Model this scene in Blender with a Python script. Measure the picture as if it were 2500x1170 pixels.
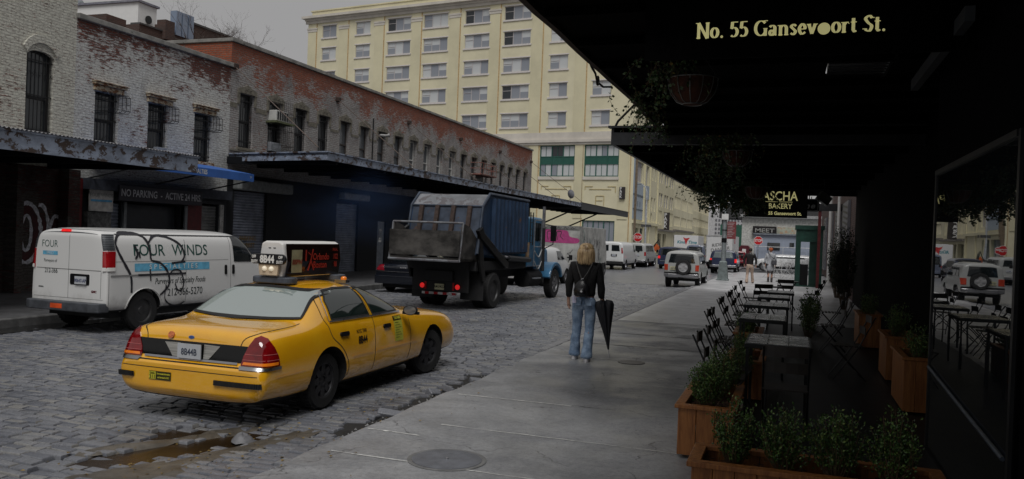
import bpy, bmesh, math, random
from mathutils import Vector, Matrix, noise
from mathutils.bvhtree import BVHTree
from mathutils.geometry import delaunay_2d_cdt
S = bpy.context.scene; COL = S.collection; R = math.radians; PI = math.pi
random.seed(7)
for o in list(bpy.data.objects): bpy.data.objects.remove(o)

# ---------------------------------------------------------------- camera, sky, sun, exposure
cam_d = bpy.data.cameras.new('camera'); cam = bpy.data.objects.new('camera', cam_d); COL.objects.link(cam)
cam_d.sensor_width = 36; cam_d.lens = 28.8; cam_d.clip_end = 2000; cam_d.clip_start = .05
cam.matrix_world = Matrix.Translation((0, 0, 1.72)) @ Matrix.Rotation(R(18.8), 4, 'Z') @ Matrix.Rotation(PI/2 - R(.315), 4, 'X') @ Matrix.Rotation(R(2.18), 4, 'Z')
S.camera = cam
W = bpy.data.worlds.new('World'); S.world = W; W.use_nodes = True
wn = W.node_tree.nodes; wl = W.node_tree.links
sky = wn.new('ShaderNodeTexSky'); sky.sky_type = 'NISHITA'; sky.sun_disc = False
SUN_EL, SUN_AZ = R(57), R(160)     # azimuth measured clockwise from +Y
sky.sun_elevation = SUN_EL; sky.sun_rotation = SUN_AZ
mixw = wn.new('ShaderNodeMix'); mixw.data_type = 'RGBA'; mixw.inputs[0].default_value = .93
wl.new(sky.outputs[0], mixw.inputs[6]); mixw.inputs[7].default_value = (8.4, 8.25, 8.2, 1)
wl.new(mixw.outputs[2], wn['Background'].inputs[0]); wn['Background'].inputs[1].default_value = .1
sd = bpy.data.lights.new('sun', 'SUN'); sd.energy = 4.3; sd.angle = R(28); sd.color = (1, .985, .96)
sun = bpy.data.objects.new('sun', sd); COL.objects.link(sun)
sv = Vector((math.sin(SUN_AZ)*math.cos(SUN_EL), math.cos(SUN_AZ)*math.cos(SUN_EL), math.sin(SUN_EL)))
sun.rotation_euler = sv.to_track_quat('Z', 'Y').to_euler()
S.view_settings.view_transform = 'Standard'; S.view_settings.look = 'None'; S.view_settings.exposure = -1.3; S.view_settings.gamma = 1

# ---------------------------------------------------------------- materials
MATS = {}
def _mix(nt, a, b, fac, mode='MIX'):
    n = nt.nodes.new('ShaderNodeMix'); n.data_type = 'RGBA'; n.blend_type = mode
    for i, v in ((6, a), (7, b), (0, fac)):
        if isinstance(v, (int, float)): n.inputs[i].default_value = v
        elif isinstance(v, tuple): n.inputs[i].default_value = (*v, 1) if len(v) == 3 else v
        else: nt.links.new(v, n.inputs[i])
    return n.outputs[2]
def _noise(nt, vec, scale, detail=4, rough=.6, dist=0):
    n = nt.nodes.new('ShaderNodeTexNoise'); n.inputs['Scale'].default_value = scale; n.inputs['Detail'].default_value = detail
    n.inputs['Roughness'].default_value = rough; n.inputs['Distortion'].default_value = dist
    if vec is not None: nt.links.new(vec, n.inputs['Vector'])
    return n.outputs['Fac']
def _ramp(nt, fac, lo, hi):
    n = nt.nodes.new('ShaderNodeMapRange'); n.inputs[1].default_value = lo; n.inputs[2].default_value = hi
    n.interpolation_type = 'SMOOTHSTEP'; nt.links.new(fac, n.inputs[0]); return n.outputs[0]
def _math(nt, op, a, b=0.):
    n = nt.nodes.new('ShaderNodeMath'); n.operation = op
    for i, v in enumerate((a, b)):
        if isinstance(v, (int, float)): n.inputs[i].default_value = v
        else: nt.links.new(v, n.inputs[i])
    return n.outputs[0]
def _vec(nt, rot=(0, 0, 0), scale=(1, 1, 1), loc=(0, 0, 0)):
    t = nt.nodes.new('ShaderNodeTexCoord'); m = nt.nodes.new('ShaderNodeMapping')
    m.inputs['Rotation'].default_value = rot; m.inputs['Scale'].default_value = scale; m.inputs['Location'].default_value = loc
    nt.links.new(t.outputs['Object'], m.inputs[0]); return m.outputs[0]
def newmat(name):
    m = bpy.data.materials.new(name); m.use_nodes = True; MATS[name] = m
    return m, m.node_tree, m.node_tree.nodes['Principled BSDF']
def mat(name, col, rough=.6, metal=0, var=.25, vs=6., bump=0., bs=40., col2=None, thr=None, spec=None, coat=0, emit=0, vscale=(1, 1, 1)):
    """colour broken up by noise; col2 shows through in patches where noise passes thr"""
    if name in MATS: return MATS[name]
    m, nt, p = newmat(name)
    v = _vec(nt, scale=vscale)
    n1 = _noise(nt, v, vs, 5, .65)
    dark = tuple(c*(1-var) for c in col); lite = tuple(min(1, c*(1+var)) for c in col)
    c = _mix(nt, dark, lite, _ramp(nt, n1, .3, .7))
    if col2:
        n2 = _noise(nt, v, vs*1.7, 8, .7, .3); t = thr or .55
        c = _mix(nt, c, col2, _ramp(nt, n2, t, t+.04))
    nt.links.new(c, p.inputs['Base Color'])
    p.inputs['Metallic'].default_value = metal
    nt.links.new(_math(nt, 'ADD', _math(nt, 'MULTIPLY', n1, .2), rough-.1), p.inputs['Roughness'])
    if spec is not None: p.inputs['Specular IOR Level'].default_value = spec
    if coat: p.inputs['Coat Weight'].default_value = coat; p.inputs['Coat Roughness'].default_value = .06
    if bump:
        b = nt.nodes.new('ShaderNodeBump'); b.inputs['Strength'].default_value = bump; b.inputs['Distance'].default_value = .01
        nt.links.new(_noise(nt, v, bs, 6, .7), b.inputs['Height']); nt.links.new(b.outputs[0], p.inputs['Normal'])
    if emit:
        p.inputs['Emission Color'].default_value = (*col, 1); p.inputs['Emission Strength'].default_value = emit
    return m
def glassm(name, col, rough=.04, ior=1.9):
    if name in MATS: return MATS[name]
    m, nt, p = newmat(name)
    p.inputs['Base Color'].default_value = (*col, 1); p.inputs['Roughness'].default_value = rough; p.inputs['IOR'].default_value = ior
    b = nt.nodes.new('ShaderNodeBump'); b.inputs['Strength'].default_value = .04; b.inputs['Distance'].default_value = .02
    nt.links.new(_noise(nt, _vec(nt), 1.3, 2), b.inputs['Height']); nt.links.new(b.outputs[0], p.inputs['Normal'])
    return m
def brickmat(name, c1, c2, mortar, axis='x', paint=None, pthr=.5, top=None, soot=0, bw=.21, bh=.068, second=None, flake=.75, lines=.8):
    """brick courses on a wall; paint = peeling coat; top=(z0,colour) exposes colour above a ragged height"""
    m, nt, p = newmat(name)
    t = nt.nodes.new('ShaderNodeTexCoord'); s = nt.nodes.new('ShaderNodeSeparateXYZ'); nt.links.new(t.outputs['Object'], s.inputs[0])
    cb = nt.nodes.new('ShaderNodeCombineXYZ')
    nt.links.new(s.outputs['Y' if axis == 'x' else 'X'], cb.inputs[0]); nt.links.new(s.outputs['Z'], cb.inputs[1])
    wob = _noise(nt, t.outputs['Object'], 3, 2)
    mp = nt.nodes.new('ShaderNodeVectorMath'); mp.operation = 'ADD'; nt.links.new(cb.outputs[0], mp.inputs[0])
    cw = nt.nodes.new('ShaderNodeCombineXYZ'); nt.links.new(_math(nt, 'MULTIPLY', wob, .02), cw.inputs[1]); nt.links.new(cw.outputs[0], mp.inputs[1])
    b = nt.nodes.new('ShaderNodeTexBrick'); b.inputs['Scale'].default_value = 1; b.inputs['Brick Width'].default_value = bw; b.inputs['Row Height'].default_value = bh
    b.inputs['Mortar Size'].default_value = .011; b.inputs['Mortar Smooth'].default_value = .4; b.inputs['Bias'].default_value = -.1
    b.inputs['Color1'].default_value = (*c1, 1); b.inputs['Color2'].default_value = (*c2, 1); b.inputs['Mortar'].default_value = (*mortar, 1)
    nt.links.new(mp.outputs[0], b.inputs['Vector'])
    col = b.outputs['Color']; hgt = b.outputs['Fac']
    big = _noise(nt, t.outputs['Object'], .55, 6, .7, .4)
    st = nt.nodes.new('ShaderNodeMapping'); st.inputs['Scale'].default_value = (2.2, 2.2, 13); nt.links.new(t.outputs['Object'], st.inputs[0])
    strk = _noise(nt, st.outputs[0], 1.6, 9, .8)
    if paint:
        # paint survives in ragged horizontal flakes: large areas and fine flaking added together
        f = _math(nt, 'ADD', _math(nt, 'MULTIPLY', big, .7), _math(nt, 'MULTIPLY', strk, flake))
        if top:
            hz = _math(nt, 'MULTIPLY', _math(nt, 'SUBTRACT', s.outputs['Z'], top[0]), top[1])
            hz = _math(nt, 'MAXIMUM', hz, 0.); f = _math(nt, 'SUBTRACT', f, hz)
        pcol = _mix(nt, tuple(c*.72 for c in paint), paint, _ramp(nt, _noise(nt, st.outputs[0], 5, 6, .7), .3, .7))
        if second: pcol = _mix(nt, pcol, second, _ramp(nt, _noise(nt, t.outputs['Object'], .9, 4, .6), .5, .6))
        pcol = _mix(nt, pcol, tuple(c*.5 for c in paint), _math(nt, 'MULTIPLY', hgt, lines))
        col = _mix(nt, col, pcol, _ramp(nt, f, pthr, pthr+.05))
    spk = _ramp(nt, _noise(nt, st.outputs[0], 4.5, 7, .8), .53, .58)
    col = _mix(nt, col, tuple(c*.35 for c in c1) if paint else (.03, .03, .03), _math(nt, 'MULTIPLY', spk, .75))
    if soot: col = _mix(nt, col, (.05, .047, .045), _math(nt, 'MULTIPLY', _ramp(nt, _noise(nt, t.outputs['Object'], 1.1, 5, .7, .6), .5, .75), soot))
    fine = _noise(nt, t.outputs['Object'], 30, 4, .8)
    col = _mix(nt, col, _ramp(nt, fine, .1, .75), .35, 'MULTIPLY')
    nt.links.new(col, p.inputs['Base Color']); p.inputs['Roughness'].default_value = .85
    bp = nt.nodes.new('ShaderNodeBump'); bp.inputs['Strength'].default_value = .7; bp.inputs['Distance'].default_value = .012; bp.invert = True
    nt.links.new(_math(nt, 'ADD', hgt, _math(nt, 'MULTIPLY', strk, .8)), bp.inputs['Height']); nt.links.new(bp.outputs[0], p.inputs['Normal'])
    return m

# ---------------------------------------------------------------- mesh builder and scene helpers
class MB:
    def __init__(s): s.v = []; s.f = []; s.m = []; s.k = 0
    def add(s, vs, fs, k=None):
        n = len(s.v); s.v += [tuple(v) for v in vs]; s.f += [tuple(i+n for i in f) for f in fs]; s.m += [s.k if k is None else k]*len(fs); return s
    def box(s, x0, x1, y0, y1, z0, z1, k=None, M=None):
        vs = [(x, y, z) for z in (z0, z1) for y in (y0, y1) for x in (x0, x1)]
        if M is not None: vs = [M @ Vector(v) for v in vs]
        return s.add(vs, [(0, 2, 3, 1), (4, 5, 7, 6), (0, 1, 5, 4), (2, 6, 7, 3), (0, 4, 6, 2), (1, 3, 7, 5)], k)
    def prism(s, poly, h0, h1, ax='z', k=None):
        """poly extruded along an axis: z (x,y), x (y,z), y (x,z)"""
        f = {'z': lambda p, h: (p[0], p[1], h), 'x': lambda p, h: (h, p[0], p[1]), 'y': lambda p, h: (p[0], h, p[1])}[ax]
        n = len(poly); vs = [f(p, h0) for p in poly]+[f(p, h1) for p in poly]
        return s.add(vs, [tuple(range(n)), tuple(range(2*n-1, n-1, -1))]+[(i, (i+1) % n, n+(i+1) % n, n+i) for i in range(n)], k)
    def tube(s, pts, r, n=8, k=None, close=False, cap=True):
        pts = [Vector(p) for p in pts]; rs = r if isinstance(r, (list, tuple)) else [r]*len(pts); base = len(s.v); N = len(pts)
        up = None
        for i, p in enumerate(pts):
            a = pts[(i-1) % N] if (i or close) else p; b = pts[(i+1) % N] if (i < N-1 or close) else p
            t = (b-a).normalized()
            if up is None: up = t.orthogonal().normalized()
            up = (up - t*up.dot(t)); up = up.normalized() if up.length > 1e-6 else t.orthogonal().normalized()
            w = t.cross(up)
            for j in range(n):
                an = 2*PI*j/n; s.v.append(tuple(p+(up*math.cos(an)+w*math.sin(an))*rs[i]))
        for i in range(N if close else N-1):
            i2 = (i+1) % N
            for j in range(n):
                s.f.append((base+i*n+j, base+i*n+(j+1) % n, base+i2*n+(j+1) % n, base+i2*n+j)); s.m.append(s.k if k is None else k)
        if cap and not close:
            s.f.append(tuple(base+j for j in reversed(range(n)))); s.m.append(s.k if k is None else k)
            s.f.append(tuple(base+(N-1)*n+j for j in range(n))); s.m.append(s.k if k is None else k)
        return s
    def lathe(s, prof, n=24, ax='z', c=(0, 0, 0), k=None, sc=(1, 1)):
        """prof: list of (r, h) turned round an axis"""
        vs = []
        for r, h in prof:
            for j in range(n):
                a = 2*PI*j/n; u, w = r*math.cos(a)*sc[0], r*math.sin(a)*sc[1]
                p = {'z': (u, w, h), 'x': (h, u, w), 'y': (u, h, w)}[ax]
                vs.append((p[0]+c[0], p[1]+c[1], p[2]+c[2]))
        fs = [(i*n+j, i*n+(j+1) % n, (i+1)*n+(j+1) % n, (i+1)*n+j) for i in range(len(prof)-1) for j in range(n)]
        fs += [tuple(reversed(range(n))), tuple((len(prof)-1)*n+j for j in range(n))]
        return s.add(vs, fs, k)
    def build(s, name, mats, parent=None, smooth=False, bevel=0, loc=None, seg=2):
        me = bpy.data.meshes.new(name); me.from_pydata(s.v, [], s.f)
        for m in (mats if isinstance(mats, (list, tuple)) else [mats]): me.materials.append(m)
        me.polygons.foreach_set('material_index', s.m)
        bm = bmesh.new(); bm.from_mesh(me); bmesh.ops.recalc_face_normals(bm, faces=bm.faces); bm.to_mesh(me); bm.free()
        if smooth: me.polygons.foreach_set('use_smooth', [True]*len(me.polygons)); me.set_sharp_from_angle(angle=R(smooth if smooth > 1 else 40))
        o = bpy.data.objects.new(name, me); COL.objects.link(o)
        if parent: o.parent = parent
        if loc: o.location = loc
        if bevel:
            b = o.modifiers.new('b', 'BEVEL'); b.width = bevel; b.segments = seg; b.limit_method = 'ANGLE'; b.angle_limit = R(35)
        return o
def tag(o, label=None, cat=None, group=None, kind=None):
    for k, v in (('label', label), ('category', cat), ('group', group), ('kind', kind)):
        if v: o[k] = v
    return o
def thing(name, label, cat, loc=(0, 0, 0), rz=0, group=None):
    o = bpy.data.objects.new(name, None); COL.objects.link(o); o.empty_display_size = .3
    o.location = loc; o.rotation_euler = (0, 0, rz); return tag(o, label, cat, group)
KIDS = {}
def kids(o): return [c for c in bpy.data.objects if c.parent is o]
def dup(o, loc=None, rz=None, label=None, group=None, parent=None, scale=None):
    c = o.copy(); COL.objects.link(c); c.parent = parent
    if loc is not None: c.location = loc
    if rz is not None: c.rotation_euler = (0, 0, rz)
    if scale: c.scale = scale
    if label: c['label'] = label
    if group: c['group'] = group
    for k in kids(o): dup(k, parent=c)
    return c
def arc(cx, cy, r, a0, a1, n=12, ry=None): return [(cx+r*math.cos(R(a0+(a1-a0)*i/n)), cy+(ry or r)*math.sin(R(a0+(a1-a0)*i/n))) for i in range(n+1)]
def roundrect(x0, x1, y0, y1, r, n=4):
    return arc(x1-r, y0+r, r, -90, 0, n)+arc(x1-r, y1-r, r, 0, 90, n)+arc(x0+r, y1-r, r, 90, 180, n)+arc(x0+r, y0+r, r, 180, 270, n)
# ---- lettering -------------------------------------------------------------
def text_tris(txt, size, bold=0., shear=0., sx=1., spacing=1.):
    cu = bpy.data.curves.new('t', 'FONT'); cu.body = txt; cu.size = size; cu.align_x = 'CENTER'; cu.align_y = 'CENTER'; cu.offset = bold; cu.shear = shear
    cu.space_character = spacing; cu.resolution_u = 3
    ob = bpy.data.objects.new('t', cu); COL.objects.link(ob); dg = bpy.context.evaluated_depsgraph_get()
    me = bpy.data.meshes.new_from_object(ob.evaluated_get(dg)); vs = [(v.co.x*sx, v.co.y) for v in me.vertices]; fs = [tuple(p.vertices) for p in me.polygons]
    bpy.data.objects.remove(ob); bpy.data.curves.remove(cu); bpy.data.meshes.remove(me)
    return vs, fs
class Frame:
    """2D drawing frame: origin, u axis, v axis; optional surface the drawing is laid on (ray cast along d)"""
    def __init__(s, o, u, v, bvh=None, d=None): s.o = Vector(o); s.u = Vector(u); s.v = Vector(v); s.n = s.u.cross(s.v).normalized(); s.bvh = bvh; s.d = Vector(d) if d else -s.n
    def at(s, p, off=.003):
        q = s.o+s.u*p[0]+s.v*p[1]
        if s.bvh is None: return q+s.n*off
        h, nn, i, dist = s.bvh.ray_cast(q-s.d*2, s.d)
        if h is None: return None
        if nn.dot(s.d) > 0: nn = -nn
        return h+nn*off
def lay(mb, fr, vs, fs, off, k=None):
    P = [fr.at(v, off) for v in vs]; idx = {}; out = []
    for i, p in enumerate(P):
        if p is not None: idx[i] = len(out); out.append(p)
    return mb.add(out, [tuple(idx[i] for i in f) for f in fs if all(i in idx for i in f)], k)
def write(mb, fr, txt, x, y, size, bold=0., shear=0., sx=1., off=.004, k=None, spacing=1.):
    vs, fs = text_tris(txt, size, bold, shear, sx, spacing); return lay(mb, fr, [(a+x, b+y) for a, b in vs], fs, off, k)
def resample(pts, step):
    out = [pts[0]]
    for a, b in zip(pts, pts[1:]):
        n = max(1, int(math.hypot(b[0]-a[0], b[1]-a[1])/step+.5)); out += [(a[0]+(b[0]-a[0])*i/n, a[1]+(b[1]-a[1])*i/n) for i in range(1, n+1)]
    return out
def spline(pts, n=6, closed=False):
    P = [Vector(p) for p in pts]; out = []; N = len(P)
    for i in range(N if closed else N-1):
        g = (lambda j: P[j % N]) if closed else (lambda j: P[max(0, min(N-1, j))])
        a, b, c, d = g(i-1), g(i), g(i+1), g(i+2)
        for t in range(n):
            t /= n; out.append(.5*((2*b)+(c-a)*t+(2*a-5*b+4*c-d)*t*t+(3*b-a-3*c+d)*t**3))
    if not closed: out.append(P[-1])
    return [tuple(p) for p in out]
def ribbon(mb, fr, pts, w, off=.004, step=.05, closed=False, k=None, jit=0):
    if closed: pts = list(pts)+[pts[0]]
    pts = resample(pts, step); n = len(pts); vs = []
    for i, p in enumerate(pts):
        a = pts[i-1] if i else (pts[-2] if closed else p); b = pts[i+1] if i < n-1 else (pts[1] if closed else p)
        dx, dy = b[0]-a[0], b[1]-a[1]; l = math.hypot(dx, dy) or 1
        ww = w/2*(1+jit*noise.noise(Vector((i*.4, p[0]*3, p[1]*3))))
        vs += [(p[0]-dy/l*ww, p[1]+dx/l*ww), (p[0]+dy/l*ww, p[1]-dx/l*ww)]
    return lay(mb, fr, vs, [(2*i, 2*i+1, 2*i+3, 2*i+2) for i in range(n-1)], off, k)
def patch(mb, fr, poly, off=.004, grid=.08, k=None, skirt=0):
    """filled outline laid on the frame's surface, with an optional turned-in edge that gives it thickness"""
    if fr.bvh is None and not skirt: return lay(mb, fr, poly, [tuple(range(len(poly)))], off, k)
    out = resample(list(poly)+[poly[0]], grid)[:-1]; n = len(out); pts = [Vector(p) for p in out]
    xs = [p[0] for p in out]; ys = [p[1] for p in out]
    def inside(x, y):
        c = False
        for i in range(n):
            x1, y1 = out[i]; x2, y2 = out[i-1]
            if (y1 > y) != (y2 > y) and x < (x2-x1)*(y-y1)/(y2-y1)+x1: c = not c
        return c
    x = min(xs)+grid*.5
    while x < max(xs):
        y = min(ys)+grid*.5
        while y < max(ys):
            if inside(x, y) and min((x-q[0])**2+(y-q[1])**2 for q in out) > (grid*.4)**2: pts.append(Vector((x, y)))
            y += grid
        x += grid
    r = delaunay_2d_cdt(pts, [(i, (i+1) % n) for i in range(n)], [], 1, 1e-5)
    vs = [tuple(v) for v in r[0]]; fs = [tuple(f) for f in r[2]]
    lay(mb, fr, vs, fs, off, k)
    if skirt:
        a = [fr.at(p, off) for p in out]; b = [fr.at(p, off-skirt) for p in out]
        if all(q is not None for q in a+b):
            m = len(out); mb.add(a+b, [(i, (i+1) % m, m+(i+1) % m, m+i) for i in range(m)], k)
    return mb
# serif glyphs drawn with a broad nib (thick uprights, thin crossings); unit = cap height 1
GL = {
 'N': (.86, [[(.16, 0), (.16, 1)], [(.16, 1), (.70, 0)], [(.72, 0), (.72, 1)]], [(.16, 0), (.10, 1), (.72, 1)]),
 'o': (.62, [arc(.31, .34, .2, 0, 360, 24, .31)], []),
 '.': (.3, [[(.14, .06), (.145, .065)]], []),
 '5': (.58, [[(.16, .97), (.5, .97)], [(.17, .97), (.14, .56)], arc(.26, .33, .22, 125, -130, 16, .29)], []),
 'G': (.88, [arc(.45, .5, .33, 45, 325, 24, .46), [(.72, .02), (.72, .42)]], [(.72, .44), (.72, .98)]),
 'a': (.6, [arc(.24, .19, .13, 20, 380, 16, .16), arc(.25, .47, .16, 150, 0, 8, .17), [(.41, .5), (.41, .06), (.5, .03)]], []),
 'n': (.68, [[(.15, 0), (.15, .62)], arc(.33, .42, .17, 150, 0, 8, .2), [(.5, .42), (.5, 0)]], [(.15, 0), (.10, .64), (.5, 0)]),
 's': (.48, [spline([(.38, .56), (.24, .65), (.11, .52), (.24, .36), (.36, .2), (.24, .02), (.09, .1)], 6)], []),
 'e': (.56, [spline([(.12, .35), (.42, .36), (.4, .55), (.26, .65), (.1, .36), (.24, .03), (.45, .13)], 6)], []),
 'v': (.6, [[(.1, .62), (.29, .04)], [(.29, .04), (.47, .62)]], [(.1, .64), (.49, .64)]),
 'r': (.5, [[(.14, 0), (.14, .62)], arc(.34, .38, .2, 150, 75, 6, .24), [(.385, .57), (.39, .575)]], [(.14, 0), (.09, .64)]),
 't': (.4, [[(.17, .85), (.17, .12), (.24, .03), (.34, .08)], [(.03, .62), (.34, .62)]], []),
 'S': (.62, [spline([(.48, .84), (.34, .97), (.13, .8), (.28, .54), (.48, .33), (.36, .03), (.1, .12)], 6)], [(.5, .86), (.1, .14)]),
}
def serif(mb, fr, txt, x, y, h, nib=(.098, .03), off=.004, k=None, gap=0.):
    for ch in txt:
        if ch == ' ': x += h*.32; continue
        w, strokes, ser = GL[ch]; dz = 0
        for st in strokes:
            st = resample(st, .05)
            nx, ny = nib if ch != '.' else (.085, .075)
            for a, b in zip(st, st[1:]):
                dx, dy = b[0]-a[0], b[1]-a[1]; L = math.hypot(dx, dy) or 1; px, py = -dy/L, dx/L
                e = math.sqrt((nx*px)**2+(ny*py)**2)            # half width of the elliptic nib across the stroke
                ex = .012
                q = [(a[0]+px*e-dx/L*ex, a[1]+py*e-dy/L*ex), (a[0]-px*e-dx/L*ex, a[1]-py*e-dy/L*ex), (b[0]-px*e+dx/L*ex, b[1]-py*e+dy/L*ex), (b[0]+px*e+dx/L*ex, b[1]+py*e+dy/L*ex)]
                dz += .00012; lay(mb, fr, [(x+p[0]*h, y+p[1]*h) for p in q], [(0, 1, 2, 3)], off+dz, k)
            if ch == '.':
                lay(mb, fr, [(x+p[0]*h, y+p[1]*h) for p in arc(.14, .07, .085, 0, 330, 11)], [tuple(range(12))], off+.001, k)
        for sx_, sy in ser:
            dz += .00012; w2 = .13 if nib[0] > .05 else .1
            s0 = sy if sy < .5 else sy-.05
            lay(mb, fr, [(x+(sx_-w2)*h, y+s0*h), (x+(sx_+w2)*h, y+s0*h), (x+(sx_+w2)*h, y+(s0+.05)*h), (x+(sx_-w2)*h, y+(s0+.05)*h)], [(0, 1, 2, 3)], off+dz, k)
        x += (w+gap)*h
    return x
# ---- shared materials
blk = mat('black_rubber', (.012, .012, .013), .75, var=.3, bump=.2)
dkm = mat('dark_metal', (.02, .021, .023), .45, .3)
chrome = mat('chrome', (.5, .5, .52), .3, 1, var=.05)
steel = mat('grey_steel', (.28, .3, .33), .5, .4, col2=(.14, .07, .04), thr=.62, bump=.2)
rustfas = mat('blue_grey_fascia_paint', (.25, .29, .37), .6, 0, .35, 2.6, .4, 25, col2=(.06, .04, .032), thr=.515, vscale=(1, .9, 1.3))
wht = mat('white_sign_paint', (.75, .75, .73), .5, var=.05)
blackp = mat('black_sign_paint', (.006, .006, .007), .5, var=.2, spec=.25)
redl = mat('red_lens', (.35, .008, .012), .15, var=.15, coat=1)
redlit = mat('lit_red_lens', (.8, .02, .02), .2, emit=1.2)
amb = mat('amber_lens', (.8, .2, .01), .2, coat=1, emit=.35)
gdark = glassm('dark_glass', (.012, .016, .018))
gwin = glassm('window_glass', (.03, .035, .04), .05, 1.6)
# ---------------------------------------------------------------- ground, road, pavements
KX = -3.38                              # near kerb line
def zr(x, y):
    z = -.1
    if x > KX-.9: z += .075*max(0, (x-(KX-.9))/.9)**1.3
    if x < -11.2: z -= .02*(-11.2-x)/.8
    z += .012*noise.noise(Vector((x*.5, y*.45, 3)))
    for cx, cy, a, b, an, d in ((-4.62, 5.42, .62, .13, 68, .12), (-4.98, 5.78, .26, .09, 70, .1)):
        dx, dy = x-cx, y-cy; c, s = math.cos(R(an)), math.sin(R(an)); q = ((dx*c+dy*s)/a)**2+((-dx*s+dy*c)/b)**2; q *= 1+.7*noise.noise(Vector((x*4, y*4, 8)))
        z -= d*math.exp(-q*.8)
    return z
def pitx(y): return KX-.06-.07*noise.noise(Vector((y*1.7, 0, 9)))    # ragged edge of the concrete
def gridsheet(mb, x0, x1, y0, y1, nx, ny, f):
    vs = [(x0+(x1-x0)*i/nx, y0+(y1-y0)*j/ny) for j in range(ny+1) for i in range(nx+1)]
    return mb.add([(x, y, f(x, y)) for x, y in vs], [(j*(nx+1)+i, j*(nx+1)+i+1, (j+1)*(nx+1)+i+1, (j+1)*(nx+1)+i) for j in range(ny) for i in range(nx)])
asph = mat('asphalt_far', (.075, .077, .082), .55, var=.3, vs=.7, bump=.5, bs=60)
m = MB(); m.add([(-900, -300, -.16), (900, -300, -.16), (900, 1500, -.16), (-900, 1500, -.16)], [(0, 1, 2, 3)])
tag(m.build('ground', asph), kind='structure')
dirt = mat('joint_dirt', (.018, .017, .016), .8, var=.4, bump=.6)
m = MB(); gridsheet(m, -12.15, KX+.02, 2, 38, 60, 190, lambda x, y: zr(x, y)-.035); tag(m.build('road_base', dirt), kind='structure')
# stone setts, one by one, near the camera
sm_, nt, p = newmat('granite_setts')
g = nt.nodes.new('ShaderNodeNewGeometry'); v = _vec(nt)
r1 = g.outputs['Random Per Island']
cr = nt.nodes.new('ShaderNodeValToRGB'); nt.links.new(r1, cr.inputs[0])
for i, (pp, c) in enumerate(((0, (.15, .158, .185)), (.3, (.2, .208, .235)), (.7, (.245, .252, .275)), (.96, (.3, .295, .285)))):
    e = cr.color_ramp.elements[i] if i < 2 else cr.color_ramp.elements.new(pp); e.position = pp; e.color = (*c, 1)
c = _mix(nt, cr.outputs[0], (.075, .075, .08), _math(nt, 'MULTIPLY', _ramp(nt, _noise(nt, v, 1.1, 6, .65), .48, .7), .6))
c = _mix(nt, c, _ramp(nt, _noise(nt, v, 55, 6, .8), .15, .7), .6, 'MULTIPLY')
nt.links.new(c, p.inputs['Base Color'])
nt.links.new(_math(nt, 'ADD', _math(nt, 'MULTIPLY', _noise(nt, v, 2.5, 5, .7), .45), .12), p.inputs['Roughness'])
b = nt.nodes.new('ShaderNodeBump'); b.inputs['Strength'].default_value = .5; b.inputs['Distance'].default_value = .008
nt.links.new(_noise(nt, v, 30, 6, .7), b.inputs['Height']); nt.links.new(b.outputs[0], p.inputs['Normal'])
def sett(m, x0, x1, y0, y1, zf, rng, up=0, tilt=.05):
    cx, cy = (x0+x1)/2, (y0+y1)/2; z = zf(cx, cy)+rng.uniform(-.005, .005)+up; tx, ty = rng.uniform(-tilt, tilt), rng.uniform(-tilt, tilt)
    def pt(x, y, dz, j=.009): return (x+rng.uniform(-j, j), y+rng.uniform(-j, j), z+dz+(x-cx)*tx+(y-cy)*ty)
    c0 = [(x0, y0), (x1, y0), (x1, y1), (x0, y1)]; c0 = [(x+rng.uniform(-.008, .008), y+rng.uniform(-.006, .006)) for x, y in c0]
    def ring(ins, dz): return [(x+(ins if x < cx else -ins), y+(ins if y < cy else -ins), z+dz+(x-cx)*tx+(y-cy)*ty) for x, y in c0]
    a, b, c, d = ring(0, -.07), ring(.001, -.014), ring(.008, -.003), ring(.022, 0)
    f = [(12, 13, 14, 15)]
    for k in (0, 4, 8): f += [(k+i, k+(i+1) % 4, k+4+(i+1) % 4, k+4+i) for i in range(4)]
    m.add(a+b+c+d, f)
m = MB(); rng = random.Random(3); y = 2.6
while y < 34:
    rh = rng.uniform(.1, .13); x = -12.0-rng.random()*.2
    while x < KX-.02:
        w = rng.choice((rng.uniform(.15, .22), rng.uniform(.2, .3))); xe = x+w; skew = .06*math.sin(x*.8+y*.3)
        lim = pitx(y+skew)
        pit = 6.15 < y < 9.7 and x+w > lim-.2-.14*abs(noise.noise(Vector((y*2.2, 1, 1))))
        if xe > lim: xe = lim
        if xe-x > .07 and not pit: sett(m, x+.01, xe-.008, y+.011+skew, y+rh-.011+skew, zr, rng)
        x += w
    y += rh
rd = m.build('cobbled_road', sm_, smooth=True); tag(rd, kind='structure')
# farther setts as one textured sheet
fm, nt, p = newmat('granite_setts_far')
t = nt.nodes.new('ShaderNodeTexCoord'); bt = nt.nodes.new('ShaderNodeTexBrick'); bt.inputs['Scale'].default_value = 1; bt.inputs['Brick Width'].default_value = .24; bt.inputs['Row Height'].default_value = .13
bt.inputs['Mortar Size'].default_value = .012; bt.inputs['Color1'].default_value = (.2, .207, .23, 1); bt.inputs['Color2'].default_value = (.27, .275, .295, 1); bt.inputs['Mortar'].default_value = (.05, .05, .05, 1)
nt.links.new(t.outputs['Object'], bt.inputs['Vector'])
c = _mix(nt, bt.outputs[0], (.08, .08, .085), _math(nt, 'MULTIPLY', _ramp(nt, _noise(nt, t.outputs['Object'], .6, 7, .7), .5, .7), .55)); nt.links.new(c, p.inputs['Base Color'])
p.inputs['Roughness'].default_value = .3
b = nt.nodes.new('ShaderNodeBump'); b.invert = True; b.inputs['Strength'].default_value = .35; b.inputs['Distance'].default_value = .01; nt.links.new(bt.outputs['Fac'], b.inputs['Height']); nt.links.new(b.outputs[0], p.inputs['Normal'])
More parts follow.
